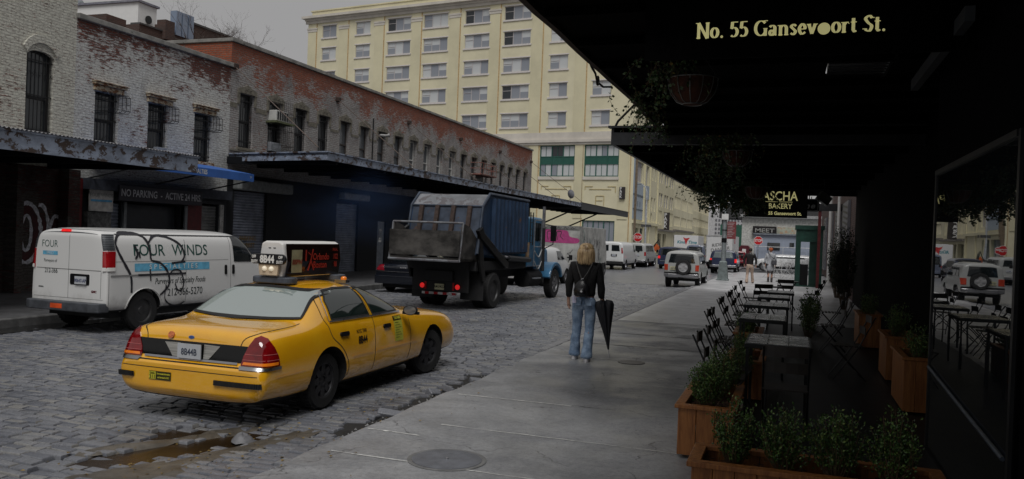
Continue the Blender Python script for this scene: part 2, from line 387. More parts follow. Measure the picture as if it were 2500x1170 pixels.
m = MB(); gridsheet(m, -12.3, KX+.02, 33.9, 64, 4, 4, lambda x, y: -.1); m.add([(-120, 64, -.1), (120, 64, -.1), (120, 84, -.1), (-120, 84, -.1)], [(0, 1, 2, 3)])
m.add([(-15.8+.8, 84, -.1), (-4.2, 84, -.1), (-4.2, 260, -.1), (-15, 260, -.1)], [(0, 1, 2, 3)])
tag(m.build('far_road', fm), kind='structure')
# right pavement
cm, nt, p = newmat('pavement_concrete'); v = _vec(nt)
n1 = _noise(nt, v, .8, 8, .7, .4)
c = _mix(nt, (.22, .225, .24), (.46, .465, .48), _ramp(nt, n1, .3, .7))
c = _mix(nt, c, (.09, .09, .095), _ramp(nt, _noise(nt, _vec(nt, scale=(1, 1.6, 1)), 7, 9, .82, .6), .62, .74))
c = _mix(nt, c, (.48, .475, .46), _math(nt, 'MULTIPLY', _ramp(nt, _noise(nt, v, 2.3, 9, .8, 1.2), .56, .7), .5))
vo = nt.nodes.new('ShaderNodeTexVoronoi'); vo.inputs['Scale'].default_value = 9; nt.links.new(v, vo.inputs['Vector'])
ck = nt.nodes.new('ShaderNodeTexVoronoi'); ck.feature = 'DISTANCE_TO_EDGE'; ck.inputs['Scale'].default_value = .55; wv_ = nt.nodes.new('ShaderNodeVectorMath'); wv_.operation = 'ADD'; cn = nt.nodes.new('ShaderNodeTexNoise'); cn.inputs['Scale'].default_value = 2.2; cn.inputs['Detail'].default_value = 7; nt.links.new(v, cn.inputs['Vector']); nt.links.new(v, wv_.inputs[0]); nt.links.new(cn.outputs['Color'], wv_.inputs[1]); nt.links.new(wv_.outputs[0], ck.inputs['Vector'])
c = _mix(nt, (.17, .17, .175), c, _ramp(nt, _math(nt, 'ADD', ck.outputs['Distance'], _math(nt, 'MULTIPLY', _ramp(nt, _noise(nt, v, .9, 3), .5, .6), .05)), .002, .009))
c = _mix(nt, c, _ramp(nt, _noise(nt, v, 22, 8, .85), .2, .62), .6, 'MULTIPLY')
c = _mix(nt, (.04, .04, .042), c, _ramp(nt, vo.outputs['Distance'], .04, .075))
c = _mix(nt, c, _ramp(nt, _noise(nt, v, 90, 5, .8), .1, .75), .45, 'MULTIPLY')
nt.links.new(c, p.inputs['Base Color'])
nt.links.new(_math(nt, 'ADD', _math(nt, 'MULTIPLY', _ramp(nt, _noise(nt, v, 1.3, 6, .6), .4, .65), .25), .33), p.inputs['Roughness'])
b = nt.nodes.new('ShaderNodeBump'); b.inputs['Strength'].default_value = .3; b.inputs['Distance'].default_value = .008; nt.links.new(_noise(nt, v, 45, 9, .7), b.inputs['Height']); nt.links.new(b.outputs[0], p.inputs['Normal'])
m = MB(); ys = [-6+.12*i for i in range(480)]; ed = [(pitx(y), y) for y in ys]
poly = ed+[(6, ys[-1]), (6, -6)]
m.prism(poly, -.3, 0)
pv = m.build('pavement', cm); tag(pv, kind='structure')
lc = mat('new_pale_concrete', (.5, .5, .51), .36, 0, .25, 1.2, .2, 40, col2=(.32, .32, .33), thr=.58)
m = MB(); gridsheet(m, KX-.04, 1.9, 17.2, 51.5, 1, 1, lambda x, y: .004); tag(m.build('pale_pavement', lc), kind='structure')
jm = mat('joint_chalky', (.62, .62, .6), .8, var=.3, vs=20, col2=(.2, .2, .2), thr=.6); jd = mat('joint_dark', (.05, .05, .05), .8)
m = MB()
for y0, x0, x1, w, k in ((5.55, -3.3, -.6, .009, 0), (6.75, -2.9, -.8, .008, 0), (6.32, -3.4, -2.9, .012, 0), (8.1, -3.3, -2.05, .012, 0), (8.12, -2.05, -1.6, .006, 1), (9.7, -2.4, -1.1, .008, 0), (11.5, -3.2, -.9, .012, 0), (13.1, -3.2, -.9, .015, 1), (14.8, -3.3, -.9, .02, 1), (16.6, -3.3, -.9, .02, 0), (4.7, -3.3, -.3, .009, 0)):
    n = 24; fr = Frame((0, 0, .0), (1, 0, 0), (0, 1, 0))
    ribbon(m, fr, [(x0+(x1-x0)*i/n, y0+.01*noise.noise(Vector((i*.5, y0, 0)))-(.03 if y0 < 8 else 0)*(i/n)) for i in range(n+1)], w*1.7, .004, .1, k=k, jit=1.2)
m.build('expansion_joints', [jm, jd], pv)
# granite kerb farther up the street
m = MB()
for y0 in [12+1.9*i for i in range(21)]: m.box(KX-.2, KX-.055+.0, y0, y0+1.88, -.2, .008)
tag(m.build('kerb', mat('kerb_granite', (.24, .24, .25), .6, var=.25, bump=.4), bevel=.015), kind='structure')
# left pavement, kerb, wet gutter
lp = mat('left_pavement_concrete', (.11, .11, .115), .55, 0, .35, 1.2, .5, 30, col2=(.07, .07, .07), thr=.58)
m = MB(); m.box(-16.6, -12.3, -10, 58, -.3, .02); tag(m.build('far_pavement', lp), kind='structure')
m = MB()
for y0 in [1+2.2*i for i in range(26)]: m.box(-12.3, -12.12, y0, y0+2.18, -.3, .03)
tag(m.build('far_kerb', mat('far_kerb_stone', (.12, .12, .12), .6, var=.3, bump=.4), bevel=.02), kind='structure')
m = MB(); m.box(-45, -16.3, 83.4, 84.6, -.3, .0); m.box(-15.81, -14.9, 84, 240, -.3, .0); tag(m.build('corner_pavement', lp), kind='structure')
water = mat('muddy_water', (.03, .018, .008), .25, 0, .2, 3, bump=.06, bs=6, spec=.3)
def puddle(label, cx, cy, a, b, an, z, kind_m=water):
    m = MB(); c, s = math.cos(R(an)), math.sin(R(an)); poly = []
    for i in range(60):
        t = 2*PI*i/60; r = 1+.25*noise.noise(Vector((math.cos(t)*2, math.sin(t)*2, cx*5)))+.1*noise.noise(Vector((math.cos(t)*7, math.sin(t)*7, cx*5)))
        x, y = a*r*math.cos(t), b*r*math.sin(t); poly.append((cx+x*c-y*s, cy+x*s+y*c))
    m.prism(poly, z-.01, z)
    return tag(m.build('water', kind_m), kind='structure')
puddle('', -4.62, 5.42, 1.05, .34, 68, -.128); puddle('', -4.98, 5.78, .5, .24, 70, -.13)
puddle('', -11.72, 10.3, 2.6, .28, 88, -.098, mat('gutter_water', (.02, .02, .02), .1, bump=.05, bs=6))
mud = mat('wet_mud', (.1, .088, .072), .35, 0, .35, 5, .7, 18)
for (cx, cy, a, b, an) in ((-4.25, 5.35, .7, .12, 74), (-4.72, 5.9, .45, .15, 60), (-4.45, 4.7, .5, .3, 60), (-4.1, 5.95, .5, .2, 70), (-5.0, 5.3, .45, .12, 66)):
    m = MB(); n = 24
    vs = [(0, 0)]; rings = 6
    P = []; F = []
    for i in range(rings+1):
        for j in range(n):
            t = 2*PI*j/n; q = i/rings; rr = q*(1+.3*noise.noise(Vector((math.cos(t)*1.5, math.sin(t)*1.5, cx))))
            x, y = a*rr*math.cos(t), b*rr*math.sin(t); c, s = math.cos(R(an)), math.sin(R(an)); X, Y = cx+x*c-y*s, cy+x*s+y*c
            P.append((X, Y, zr(X, Y)+.022*(1-q**3)-.012+.02*noise.noise(Vector((X*9, Y*9, 0)))))
            if i: F.append(((i-1)*n+j, (i-1)*n+(j+1) % n, i*n+(j+1) % n, i*n+j))
    m.add(P, F); tag(m.build('mud', mud, smooth=80), kind='structure')
# loose stones of the broken edge
lab = ['long loose sett tipped over the broken road edge', 'dark loose sett standing up in the broken road edge']
gravm = mat('loose_rubble', (.2, .2, .2), .7, var=.5, vs=20)
rng = random.Random(5)
for i, (x, y, w, d, h, rz_, tx) in enumerate(((-3.64, 7.2, .25, .1, .07, 24, .35), (-3.70, 8.35, .15, .1, .09, 65, .6), (-3.62, 8.62, .2, .11, .08, -28, -.45), (-3.56, 9.3, .16, .1, .07, 40, .3), (-3.72, 7.02, .17, .09, .06, 95, .2))):
    m = MB(); m.box(-w/2, w/2, -d/2, d/2, -h/2, h/2); o = m.build('loose_stone', sm_, bevel=.018, seg=3); o.location = (x, y, -.075); o.rotation_euler = (tx, .15, R(rz_))
    tag(o, 'loose grey paving stone lying tilted in the broken edge between cobbles and pavement', 'stone', 'loose stones along the broken road edge')
m = MB()
for i in range(260):
    y = rng.uniform(6, 9.8); x = pitx(y)-abs(rng.gauss(0, .09)); s_ = rng.uniform(.006, .02)
    if x < KX-.5: continue
    m.add([(x+s_*rng.uniform(.6, 1.3)*a, y+s_*b*rng.uniform(.6, 1.2), max(zr(x, y)-.03, -.11)+s_*c+.006) for a, b, c in ((1, 0, 0), (-1, 0, 0), (0, 1, 0), (0, -1, 0), (0, 0, 1), (0, 0, -1))], [(0, 2, 4), (2, 1, 4), (1, 3, 4), (3, 0, 4), (2, 0, 5), (1, 2, 5), (3, 1, 5), (0, 3, 5)])
tag(m.build('rubble', gravm), 'pale rubble and grit lying in the broken edge of the cobbles', 'rubble', kind='stuff')
lf = mat('fallen_leaf', (.2, .13, .03), .7, var=.6, vs=3); m = MB()
for i in range(240):
    x, y = (rng.gauss(-4.3, .45), rng.gauss(5.3, .6)) if i < 110 else (rng.uniform(-5.5, -2.8), rng.uniform(4.6, 9))
    if x > KX and rng.random() < .6: continue
    z = (zr(x, y) if x < pitx(y) else 0)+.012; a = rng.uniform(0, 6.3); s_ = rng.uniform(.008, .022); c, s = math.cos(a)*s_, math.sin(a)*s_
    m.add([(x+c, y+s, z), (x-s*.6, y+c*.6, z+.006), (x-c, y-s, z), (x+s*.6, y-c*.6, z+.002)], [(0, 1, 2, 3)])
tag(m.build('fallen_leaves', lf), 'small yellow and brown leaves scattered round the muddy puddle', 'leaves', kind='stuff')
st = MB(); st.add([(.1*math.cos(t)*q*(1+.2*math.sin(3*t)), .08*math.sin(t)*q, .07*(1-q**2)+.006*math.sin(5*t)) for q in (.001, .4, .7, .9, 1.05) for t in [2*PI*i/12 for i in range(12)]], [(i*12+j, i*12+(j+1) % 12, (i+1)*12+(j+1) % 12, (i+1)*12+j) for i in range(4) for j in range(12)])
o = st.build('rock', mat('puddle_rock', (.15, .15, .16), .5, var=.3, bump=.6), smooth=60); o.location = (-4.32, 5.82, -.1); tag(o, 'lone rounded rock sticking out of the mud beside the brown puddle', 'rock')
# manhole
t = thing('manhole', 'round flat grey metal access cover set in the near pavement', 'manhole cover', (-2.40, 5.72, 0))
mh = mat('manhole_iron', (.2, .21, .24), .42, .55, .2, 8, .3, 60)
m = MB(); m.lathe([(.0, .0), (.265, .0), (.265, .009), (.25, .011), (.0, .011)], 48); m.build('cover', mh, t, smooth=True)
m = MB(); m.lathe([(.272, .0), (.3, .0), (.3, .006), (.285, .011), (.272, .006)], 48); m.build('rim', mat('rim_iron', (.2, .2, .2), .5, .3), t, smooth=True)
m = MB(); m.lathe([(0, .0), (.014, .0), (.012, .018), (0, .02)], 12); m.build('lift_pin', chrome, t)
# smaller cover near the walking woman
m = MB(); m.lathe([(.0, .0), (.19, .0), (.19, .006), (.17, .009), (.0, .009)], 36); o = m.build('valve_cover', mat('worn_iron', (.2, .19, .18), .5, .3, bump=.5)); o.location = (-2.05, 11.4, 0)
tag(o, 'small worn round valve cover flush in the pavement beyond the umbrella tip', 'valve cover')

# ---------------------------------------------------------------- walls with real openings
def wall(mb, P, U, V, ops, depth=.22, k=0, kr=None, back=True):
    """wall sheet over u in U, v in V; P(u,v,d) maps to space, d>0 inwards; ops: (u0,u1,v0,v1)"""
    us = sorted({U[0], U[1], *[o[0] for o in ops], *[o[1] for o in ops]}); vs = sorted({V[0], V[1], *[o[2] for o in ops], *[o[3] for o in ops]})
    for a, b in zip(us, us[1:]):
        for c, d in zip(vs, vs[1:]):
            mu, mv = (a+b)/2, (c+d)/2
            if any(o[0] < mu < o[1] and o[2] < mv < o[3] for o in ops): continue
            mb.add([P(a, c, 0), P(b, c, 0), P(b, d, 0), P(a, d, 0)], [(0, 1, 2, 3)], k)
    for u0, u1, v0, v1 in ops:
        q = [(u0, v0), (u1, v0), (u1, v1), (u0, v1)]
        for (a, b), (c, d) in zip(q, q[1:]+q[:1]): mb.add([P(a, b, 0), P(c, d, 0), P(c, d, depth), P(a, b, depth)], [(0, 1, 2, 3)], k if kr is None else kr)
FX = -16.5
PX = lambda u, v, d: (FX-d, u, v)
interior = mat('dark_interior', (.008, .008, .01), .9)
def shell(mb, x0, x1, y0, y1, z0, z1, k=0):   # sides, back and roof behind a facade
    mb.add([(x1, y0, z0), (x0, y0, z0), (x0, y0, z1), (x1, y0, z1)], [(0, 1, 2, 3)], k); mb.add([(x1, y1, z0), (x0, y1, z0), (x0, y1, z1), (x1, y1, z1)], [(3, 2, 1, 0)], k)
    mb.add([(x0, y0, z0), (x0, y1, z0), (x0, y1, z1), (x0, y0, z1)], [(0, 1, 2, 3)], k); mb.add([(x0, y0, z1-.3), (x0, y1, z1-.3), (x1, y1, z1-.3), (x1, y0, z1-.3)], [(0, 1, 2, 3)], k)
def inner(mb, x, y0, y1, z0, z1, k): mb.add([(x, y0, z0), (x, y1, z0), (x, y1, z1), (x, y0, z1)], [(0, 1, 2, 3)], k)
stonem = mat('coping_stone', (.24, .235, .22), .8, var=.3, vs=3, bump=.6, col2=(.1, .1, .09), thr=.6)
wframe = mat('black_window_frame', (.012, .012, .014), .5); whframe = mat('white_window_frame', (.6, .6, .58), .5)
barm = mat('black_iron_bars', (.01, .01, .011), .5, .3)
curt = mat('grey_curtain', (.22, .22, .23), .8, var=.3, vs=9, vscale=(1, 3, .3))
def make_window(h, w, fm, bars=True, sill=True, hood=None, y=0, z=0, parent=None, curtain=False, pm=None, white_low=False):
    """sash window looking along +X, origin at bottom left corner (y), d = recess"""
    m = MB(); t_ = .055
    for a in ((0, t_, 0, h), (w-t_, w, 0, h), (t_, w-t_, 0, t_), (t_, w-t_, h-t_, h), (t_, w-t_, h*.47, h*.47+t_)): m.box(-.2, -.14, a[0], a[1], a[2], a[3])
    o = m.build('window', fm, parent); o.location = (FX, y, z)
    g_ = MB(); g_.add([(-.185, t_, t_), (-.185, w-t_, t_), (-.185, w-t_, h*.47), (-.185, t_, h*.47)], [(0, 1, 2, 3)]); g_.add([(-.172, t_, h*.47+t_), (-.172, w-t_, h*.47+t_), (-.172, w-t_, h-t_), (-.172, t_, h-t_)], [(0, 1, 2, 3)])
    g_.build('pane', pm or gwin, o)
    if bars:
        b_ = MB()
        for i in range(7): b_.tube([(-.06, w*(i+.5)/7, .02), (-.06, w*(i+.5)/7, h-.02)], .008, 5)
        for q in (.12, .5, .88): b_.box(-.068, -.055, .0, w, h*q, h*q+.025)
        b_.build('security_bars', barm, o)
    return o
# --- tall painted brick building at the far left
MB_white = brickmat('white_painted_brick', (.2, .05, .03), (.13, .04, .03), (.12, .11, .1), paint=(.78, .77, .68), pthr=.6, lines=.6)
MB_white2 = brickmat('grey_white_painted_brick', (.2, .05, .03), (.13, .04, .03), (.12, .11, .1), paint=(.8, .81, .79), pthr=.6, top=(5.3, .13), soot=.3, lines=.5)
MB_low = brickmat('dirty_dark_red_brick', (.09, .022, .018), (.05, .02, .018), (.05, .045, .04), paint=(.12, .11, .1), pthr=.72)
B = thing('painted_brick_building', 'taller cream painted brick building with one tall arched barred window', 'building', (0, 0, 0))
m = MB(); wall(m, PX, (2, 15.3), (2.9, 10), [(13.97, 14.7, 3.45, 5.56)], k=0); shell(m, -30, FX, 2, 15.3, 0, 10, 0); inner(m, FX-.6, 13.5, 15, 3, 6, 1)
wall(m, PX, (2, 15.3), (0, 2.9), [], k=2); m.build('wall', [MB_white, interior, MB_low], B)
w_ = make_window(2.1, .73, wframe, y=13.97, z=3.45, parent=B, curtain=True); m = MB(); m.box(-.3, -.25, .06, .5, .3, 1.95); m.build('curtain', curt, w_)
m = MB(); outer = arc(14.335, 5.36, .52, 158, 22, 10, .55); inn = arc(14.335, 5.3, .42, 22, 158, 10, .42); m.prism([(a, b) for a, b in outer+inn], FX-.02, FX+.05, 'x'); m.build('window_arch', MB_white, B)
m = MB(); fil = [(13.96, 5.6)]+arc(14.335, 5.36, .385, 180, 0, 10, .18)+[(14.71, 5.6)]; m.prism(fil, FX-.1, FX-.004, 'x'); m.build('arch_infill', MB_white, B)
m = MB()
for i in range(5):    # scroll work in the bars
    c = 14.05+.16*i; m.tube([(FX-.045, c+a*.06, 5.0+b*.06) for a, b in [(math.cos(t*.6)*(1-t/14), math.sin(t*.6)*(1-t/14)) for t in range(12)]], .005, 4)
m.build('scroll_ironwork', barm, B)
for a, b, c_, d_ in ((.35, 13.55, 13.73, 2.85), (.3, 14.95, 15.28, 2.88), (.36, 11.9, 12.5, 2.8)): MB().box(FX, FX+a, b, c_, 0, d_).build('pier', MB_low, B)
# graffiti ring letters under the canopy
gw = mat('white_spray_paint', (.6, .6, .65), .8, var=.4, vs=14); gr = mat('maroon_spray_paint', (.06, .008, .01), .7, var=.4)
fr = Frame((FX, 13.85, 0), (0, 1, 0), (0, 0, 1)); m = MB()
ribbon(m, fr, arc(.25, 1.35, .27, 0, 360, 30, .55), .2, .006, k=1); ribbon(m, fr, arc(.25, 1.35, .38, 0, 360, 30, .68), .09, .009, k=0, jit=.8); ribbon(m, fr, arc(.25, 1.35, .13, 0, 360, 24, .4), .07, .009, k=0, jit=.6)
ribbon(m, fr, spline([(.62, 1.75), (.75, 1.3), (.72, .7)], 6), .14, .006, k=1); ribbon(m, fr, spline([(.55, 2.0), (.7, 1.95), (.82, 1.6), (.78, 1.2), (.8, .8)], 6), .08, .009, k=0, jit=.8)
ribbon(m, fr, spline([(.9, 1.0), (.95, 1.55), (1.1, 1.6), (1.14, 1.2), (1.1, .8)], 6), .1, .006, k=1); ribbon(m, fr, spline([(.84, 1.3), (.95, 1.7), (1.12, 1.72), (1.22, 1.4), (1.19, .9)], 6), .08, .009, k=0, jit=.8)
m.build('graffiti', [gw, gr], B)
# --- lower painted brick building with three rusty-hooded windows
B = thing('painted_brick_building', 'low white and red peeling brick building with three windows under rusty hoods', 'building', (0, 0, 0))
ws = [(15.91, 16.67), (17.69, 18.43), (19.5, 20.26)]
m = MB(); wall(m, PX, (15.3, 21.05), (2.72, 6.55), [(a, b, 3.52, 4.92) for a, b in ws], k=0); shell(m, -30, FX, 15.3, 21.05, 0, 6.55, 0)
for a, b in ws: inner(m, FX-.6, a-.2, b+.2, 3.4, 5, 1)
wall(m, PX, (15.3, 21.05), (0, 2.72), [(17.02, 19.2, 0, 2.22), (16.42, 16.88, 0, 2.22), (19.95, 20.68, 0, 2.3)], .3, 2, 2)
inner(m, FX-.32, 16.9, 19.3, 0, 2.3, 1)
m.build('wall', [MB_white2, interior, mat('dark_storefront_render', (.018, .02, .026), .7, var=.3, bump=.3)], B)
m = MB(); m.prism([(15.28, 6.55), (21.06, 6.55), (21.06, 6.68), (15.28, 6.68)], FX-.3, FX+.1, 'x'); m.build('coping', stonem, B, bevel=.015)
rusty = mat('rusty_cream_paint', (.42, .36, .26), .75, 0, .25, 5, .4, 30, col2=(.16, .06, .02), thr=.49, vscale=(1, 1, 2))
for i, (a, b) in enumerate(ws):
    w_ = make_window(1.4, b-a, wframe, y=a, z=3.52, parent=B)
    c = MB(); c.box(FX-.05, FX+.06, a-.06, b+.12, 4.93, 5.07); c.box(FX, FX+.13, a-.1, b+.16, 5.07, 5.13); c.box(FX, FX+.17, a-.12, b+.18, 5.13, 5.155)
    c.build('window_hood', rusty, B, bevel=.008)
    c = MB(); c.box(FX-.02, FX+.1, a-.05, b+.05, 3.42, 3.52); c.build('window_sill', rusty, B, bevel=.008)
    c = MB()   # air conditioner cage that stands out from the window
    for q in range(6): y_ = a+.12+q*(b-a-.1)/5; c.tube([(FX-.1, y_, 4.9), (FX+.3, y_, 4.9), (FX+.36, y_, 4.82), (FX+.36, y_, 4.48), (FX+.3, y_, 4.44), (FX-.1, y_, 4.44)], .007, 5)
    for z_ in (4.5, 4.66, 4.84): c.tube([(FX, a+.1, z_), (FX+.365, a+.1, z_), (FX+.365, b+.03, z_), (FX, b+.03, z_)], .006, 5)
    c.build('window_cage', barm, B)
m = MB(); m.box(FX-.02, FX+.12, 17.95, 18.3, 3.52, 3.75); m.build('air_conditioner', steel, B, bevel=.01)
shut = mat('shutter_metal', (.2, .22, .27), .45, .4, .3, 3); shutd = mat('shutter_metal_grey', (.2, .2, .2), .5, .4, .3, 3)
def shutter(y0, y1, z0, z1, label, parent=None, m_=shut, pitch=.09):
    n = int((z1-z0)/pitch); prof = []
    for i in range(n): z_ = z0+i*pitch; prof += [(z_, 0), (z_+pitch*.35, .022), (z_+pitch*.7, .022), (z_+pitch*.95, 0)]
    m = MB(); vs = [(FX-.1+d, y, z) for z, d in prof for y in (y0, y1)]; m.add(vs, [(2*i, 2*i+1, 2*i+3, 2*i+2) for i in range(len(prof)-1)])
    t = m.build('roller_shutter', m_, parent); return t
shutter(16.43, 16.87, 0, 2.2, '', B); shutter(19.96, 20.67, 0, 2.28, '', B, shutd)
m = MB(); m.box(FX-.3, FX-.24, 17.1, 19.1, 0, 2.15); m.box(FX-.24, FX-.2, 17.1, 19.1, 1.55, 1.6); m.build('garage_door', mat('black_garage_door', (.02, .024, .03), .4), B)
for a, b in ((16.93, 17.02), (19.2, 19.3)): MB().box(FX-.1, FX+.05, a, b, 0, 2.2).build('door_frame', mat('grey_door_frame', (.16, .17, .18), .5), B)
m = MB(); m.box(FX, FX+.04, 19.32, 19.9, 0, 2.45); m.build('red_panel', mat('dark_red_paint', (.1, .012, .015), .6), B)
m = MB(); m.box(FX, FX+.05, 20.72, 20.88, 0, 2.3); m.build('white_post', mat('dirty_white_paint', (.42, .41, .4), .7, col2=(.12, .1, .1), thr=.6), B)
m = MB(); m.box(FX, FX+.06, 15.5, 15.58, 0, 2.7); m.build('drain_pipe', mat('red_pipe_paint', (.12, .01, .012), .5), B)
m = MB(); m.box(FX, FX+.25, 15.6, 21, 2.45, 2.72); m.build('lintel', mat('dusty_lintel_blue', (.035, .04, .055), .7, var=.4), B)
m = MB(); m.box(FX, FX+.16, 15.66, 16.4, 0, 1.9); m.build('stone_pier', mat('grey_rubble_pier', (.1, .1, .1), .9, var=.5, vs=9, bump=1), B)
s = tag(MB().box(FX+.26, FX+.3, 16.5, 19.6, 2.22, 2.62).build('no_parking_sign', mat('navy_sign_board', (.022, .02, .03), .5), bevel=.01), 'long dark signboard reading NO PARKING ACTIVE 24 HRS above the garage door', 'sign')
m = MB(); fr = Frame((FX+.3, 18.05, 2.42), (0, 1, 0), (0, 0, 1)); write(m, fr, 'NO PARKING  -  ACTIVE 24 HRS.', 0, 0, .26, .004, sx=.8); m.build('lettering', mat('sign_white_letters', (.5, .5, .52), .6), s)
s = tag(MB().box(FX+.17, FX+.2, 15.66, 16.4, 1.92, 2.72).build('shop_sign', mat('pale_board', (.36, .35, .34), .6)), 'square pale shop sign with a blue line hung beside the garage', 'sign')
m = MB(); fr = Frame((FX+.2, 16.03, 2.3), (0, 1, 0), (0, 0, 1)); write(m, fr, 'FOUR WINDS', 0, .02, .13, sx=.9); fr.bvh = None; patch(m, fr, [(-.33, -.14), (.33, -.14), (.33, -.09), (-.33, -.09)], .004, k=1); m.build('lettering', [mat('faded_letters', (.16, .17, .17), .7), mat('sky_blue_band', (.06, .25, .45), .6)], s)
# blue awning
s = thing('awning', 'bright blue canvas awning lettered FOUR WINDS SPECIALTIES over the shop', 'awning', (0, 0, 0))
aw = mat('blue_canvas', (.035, .12, .4), .7, var=.12, vs=2)
m = MB(); m.prism([(FX, 3.45), (-14.9, 3.2), (-14.9, 2.98), (-14.92, 2.98), (-14.95, 3.17), (FX, 3.42)], 15.6, 20.2, 'y'); m.build('canvas', aw, s)
m = MB(); fr = Frame((-14.9, 17.6, 3.1), (0, 1, 0), (0, 0, 1)); write(m, fr, 'FOUR WINDS SPECIALTIES', -.2, -.01, .165, .003, sx=.8); write(m, fr, '59', 2.45, -.0, .09); m.build('lettering', mat('awning_letters', (.6, .6, .55), .7), s)
for y_ in (15.7, 17.9, 20.1): MB().tube([(FX, y_, 2.7), (-14.95, y_, 3.0)], .02, 6).build('frame_bar', dkm, s)

# --- long brick building
BR = brickmat('weathered_red_brick', (.36, .088, .04), (.25, .065, .035), (.2, .15, .12), paint=(.5, .49, .48), pthr=.62, top=(5.7, .17), soot=.4, second=(.31, .3, .3), flake=.9, lines=1)
BL = thing('brick_building', 'long two storey red brick building with a row of twenty narrow windows', 'building', (0, 0, 0))
NW = 20; wy = [21.49+1.513*i for i in range(NW)]
m = MB(); wall(m, PX, (21.05, 52), (3.3, 7.35), [(y, y+.73, 4.15, 5.84) for y in wy]); shell(m, -24, FX, 21.05, 52, 0, 7.35, 3)
inner(m, FX-.55, 21.1, 51.9, 4, 6, 1)
dkw = mat('near_black_wall', (.007, .008, .011), .8, var=.4, bump=.4)  # even near-black colour over the lower wall
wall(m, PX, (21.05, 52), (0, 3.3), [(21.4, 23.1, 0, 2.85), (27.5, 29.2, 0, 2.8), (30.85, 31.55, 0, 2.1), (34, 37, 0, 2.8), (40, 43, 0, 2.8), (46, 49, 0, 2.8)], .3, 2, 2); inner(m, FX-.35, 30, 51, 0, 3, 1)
m.build('wall', [BR, interior, dkw, brickmat('weathered_red_brick_end', (.42, .1, .04), (.3, .075, .035), (.2, .15, .12), axis='y', paint=(.3, .28, .25), pthr=.8, soot=.4)], BL)
m = MB(); ms = mat('flank_brick', (.2, .05, .03), .9)
m = MB(); m.prism([(21.0, 7.35), (52.05, 7.35), (52.05, 7.46), (21.0, 7.46)], FX-.35, FX+.07, 'x'); m.box(-21.5, FX-.35, 21.0, 21.35, 7.35, 7.46); m.build('coping', stonem, BL, bevel=.015)
lint = mat('carved_brownstone', (.17, .155, .125), .85, 0, .3, 8, .8, 25)
moldy = mat('mossy_ledge', (.16, .15, .13), .9, var=.3, bump=.6)
white_idx = {8, 9, 10, 11}; bare_idx = {12, 13, 14, 15, 16, 17, 18, 19}
proto = {}
for i, y_ in enumerate(wy):
    key = 'w' if i in white_idx else ('b' if i < 4 else 'p')
    if key not in proto:
        proto[key] = make_window(1.67, .73, whframe if key == 'w' else (wframe if key == 'b' else mat('worn_brown_frame', (.06, .05, .045), .7)), bars=key == 'b', y=y_, z=4.16, parent=BL, pm=glassm('dusty_glass', (.09, .1, .11), .15, 1.6) if key != 'b' else None)
    else: dup(proto[key], (FX, y_, 4.16), parent=BL)
c = MB(); hh = [(-.1, -.12), (.83, -.12), (.83, .12), (.78, .16), (.6, .2), (.365, .3), (.13, .2), (-.05, .16), (-.1, .12)]
c.prism([(a, b) for a, b in hh if b > -.2][2:]+[(-.1, 0), (0, 0), (0, .02), (.73, .02), (.73, 0), (.83, 0)], 0, .05, 'x')
for a0, b0 in ((.24, .12), (.365, .15), (.49, .12)): c.tube([(.055, a0+.05*math.cos(t), b0+.035*math.sin(t)) for t in [i*.7 for i in range(8)]], .007, 4)
for s_ in (-.1, .73): c.box(0, .035, s_, s_+.1, -.35, 0)
c.v = [(a+0, b, c_) for a, b, c_ in c.v]
l0 = c.build('window_lintel', lint, BL); l0.location = (FX, wy[0], 5.84)
c = MB(); c.box(0, .06, -.08, .81, -.09, -.005); s0 = c.build('window_sill', lint, BL, bevel=.008); s0.location = (FX, wy[0], 4.15)
for y_ in wy[1:]:
    dup(l0, (FX, y_, 5.84), parent=BL); dup(s0, (FX, y_, 4.15), parent=BL)
c = MB(); c.box(FX, FX+.05, 21.1, 26.5, 4.0, 4.07); c.build('sill_ledge', moldy, BL, bevel=.01)
for a, b in zip([21.05]+[y+.83 for y in wy[:18]], [y-.1 for y in wy[:19]]): MB().box(FX, FX+.012, a, b, 5.35, 5.5 if a < 26 else 5.45).build('impost_band', lint, BL)
# air conditioner and its cage at the second window, vent pipe, fire escape
c = MB(); c.box(FX-.1, FX+.3, wy[1]+.02, wy[1]+.7, 5.2, 5.55); o = c.build('air_conditioner', mat('white_ac_case', (.5, .5, .48), .5, var=.1), BL, bevel=.02)
c = MB()
for q in range(5): c.box(FX+.301, FX+.308, wy[1]+.08+q*.13, wy[1]+.16+q*.13, 5.24, 5.51)
c.build('grille', dkm, o)
c = MB(); c.box(FX, FX+.42, wy[1]-.12, wy[1]+.95, 5.12, 5.18); c.build('bracket_board', mat('mossy_board', (.09, .1, .05), .9), BL)
c = MB()
for q in range(8): y_ = wy[1]+.12+q*.11; c.tube([(FX-.05, y_, 5.95), (FX+.38, y_, 5.85), (FX+.38, y_, 4.3), (FX, y_, 4.2)], .006, 4)
for z_ in (4.4, 4.9, 5.5): c.tube([(FX, wy[1]+.1, z_), (FX+.39, wy[1]+.1, z_), (FX+.39, wy[1]+.9, z_), (FX, wy[1]+.9, z_)], .006, 4)
c.build('window_cage', barm, BL)
c = MB(); c.box(FX-.1, FX+.1, wy[1]+.05, wy[1]+.65, 4.2, 4.5); c.build('lower_air_conditioner', steel, BL, bevel=.01)
c = MB(); c.tube([(FX-.1, wy[6]+.2, 5.7), (FX+.3, wy[6]+.25, 5.68), (FX+.4, wy[6]+.3, 5.72)], [.06, .06, .09], 12); c.build('vent_pipe', mat('galvanised', (.5, .5, .5), .4, .5), BL, smooth=True)
c = MB(); c.tube([(FX+.03, wy[5]+1.05, 4.4), (FX+.03, wy[5]+1.05, 6.3)], .025, 6); c.build('downpipe', barm, BL)
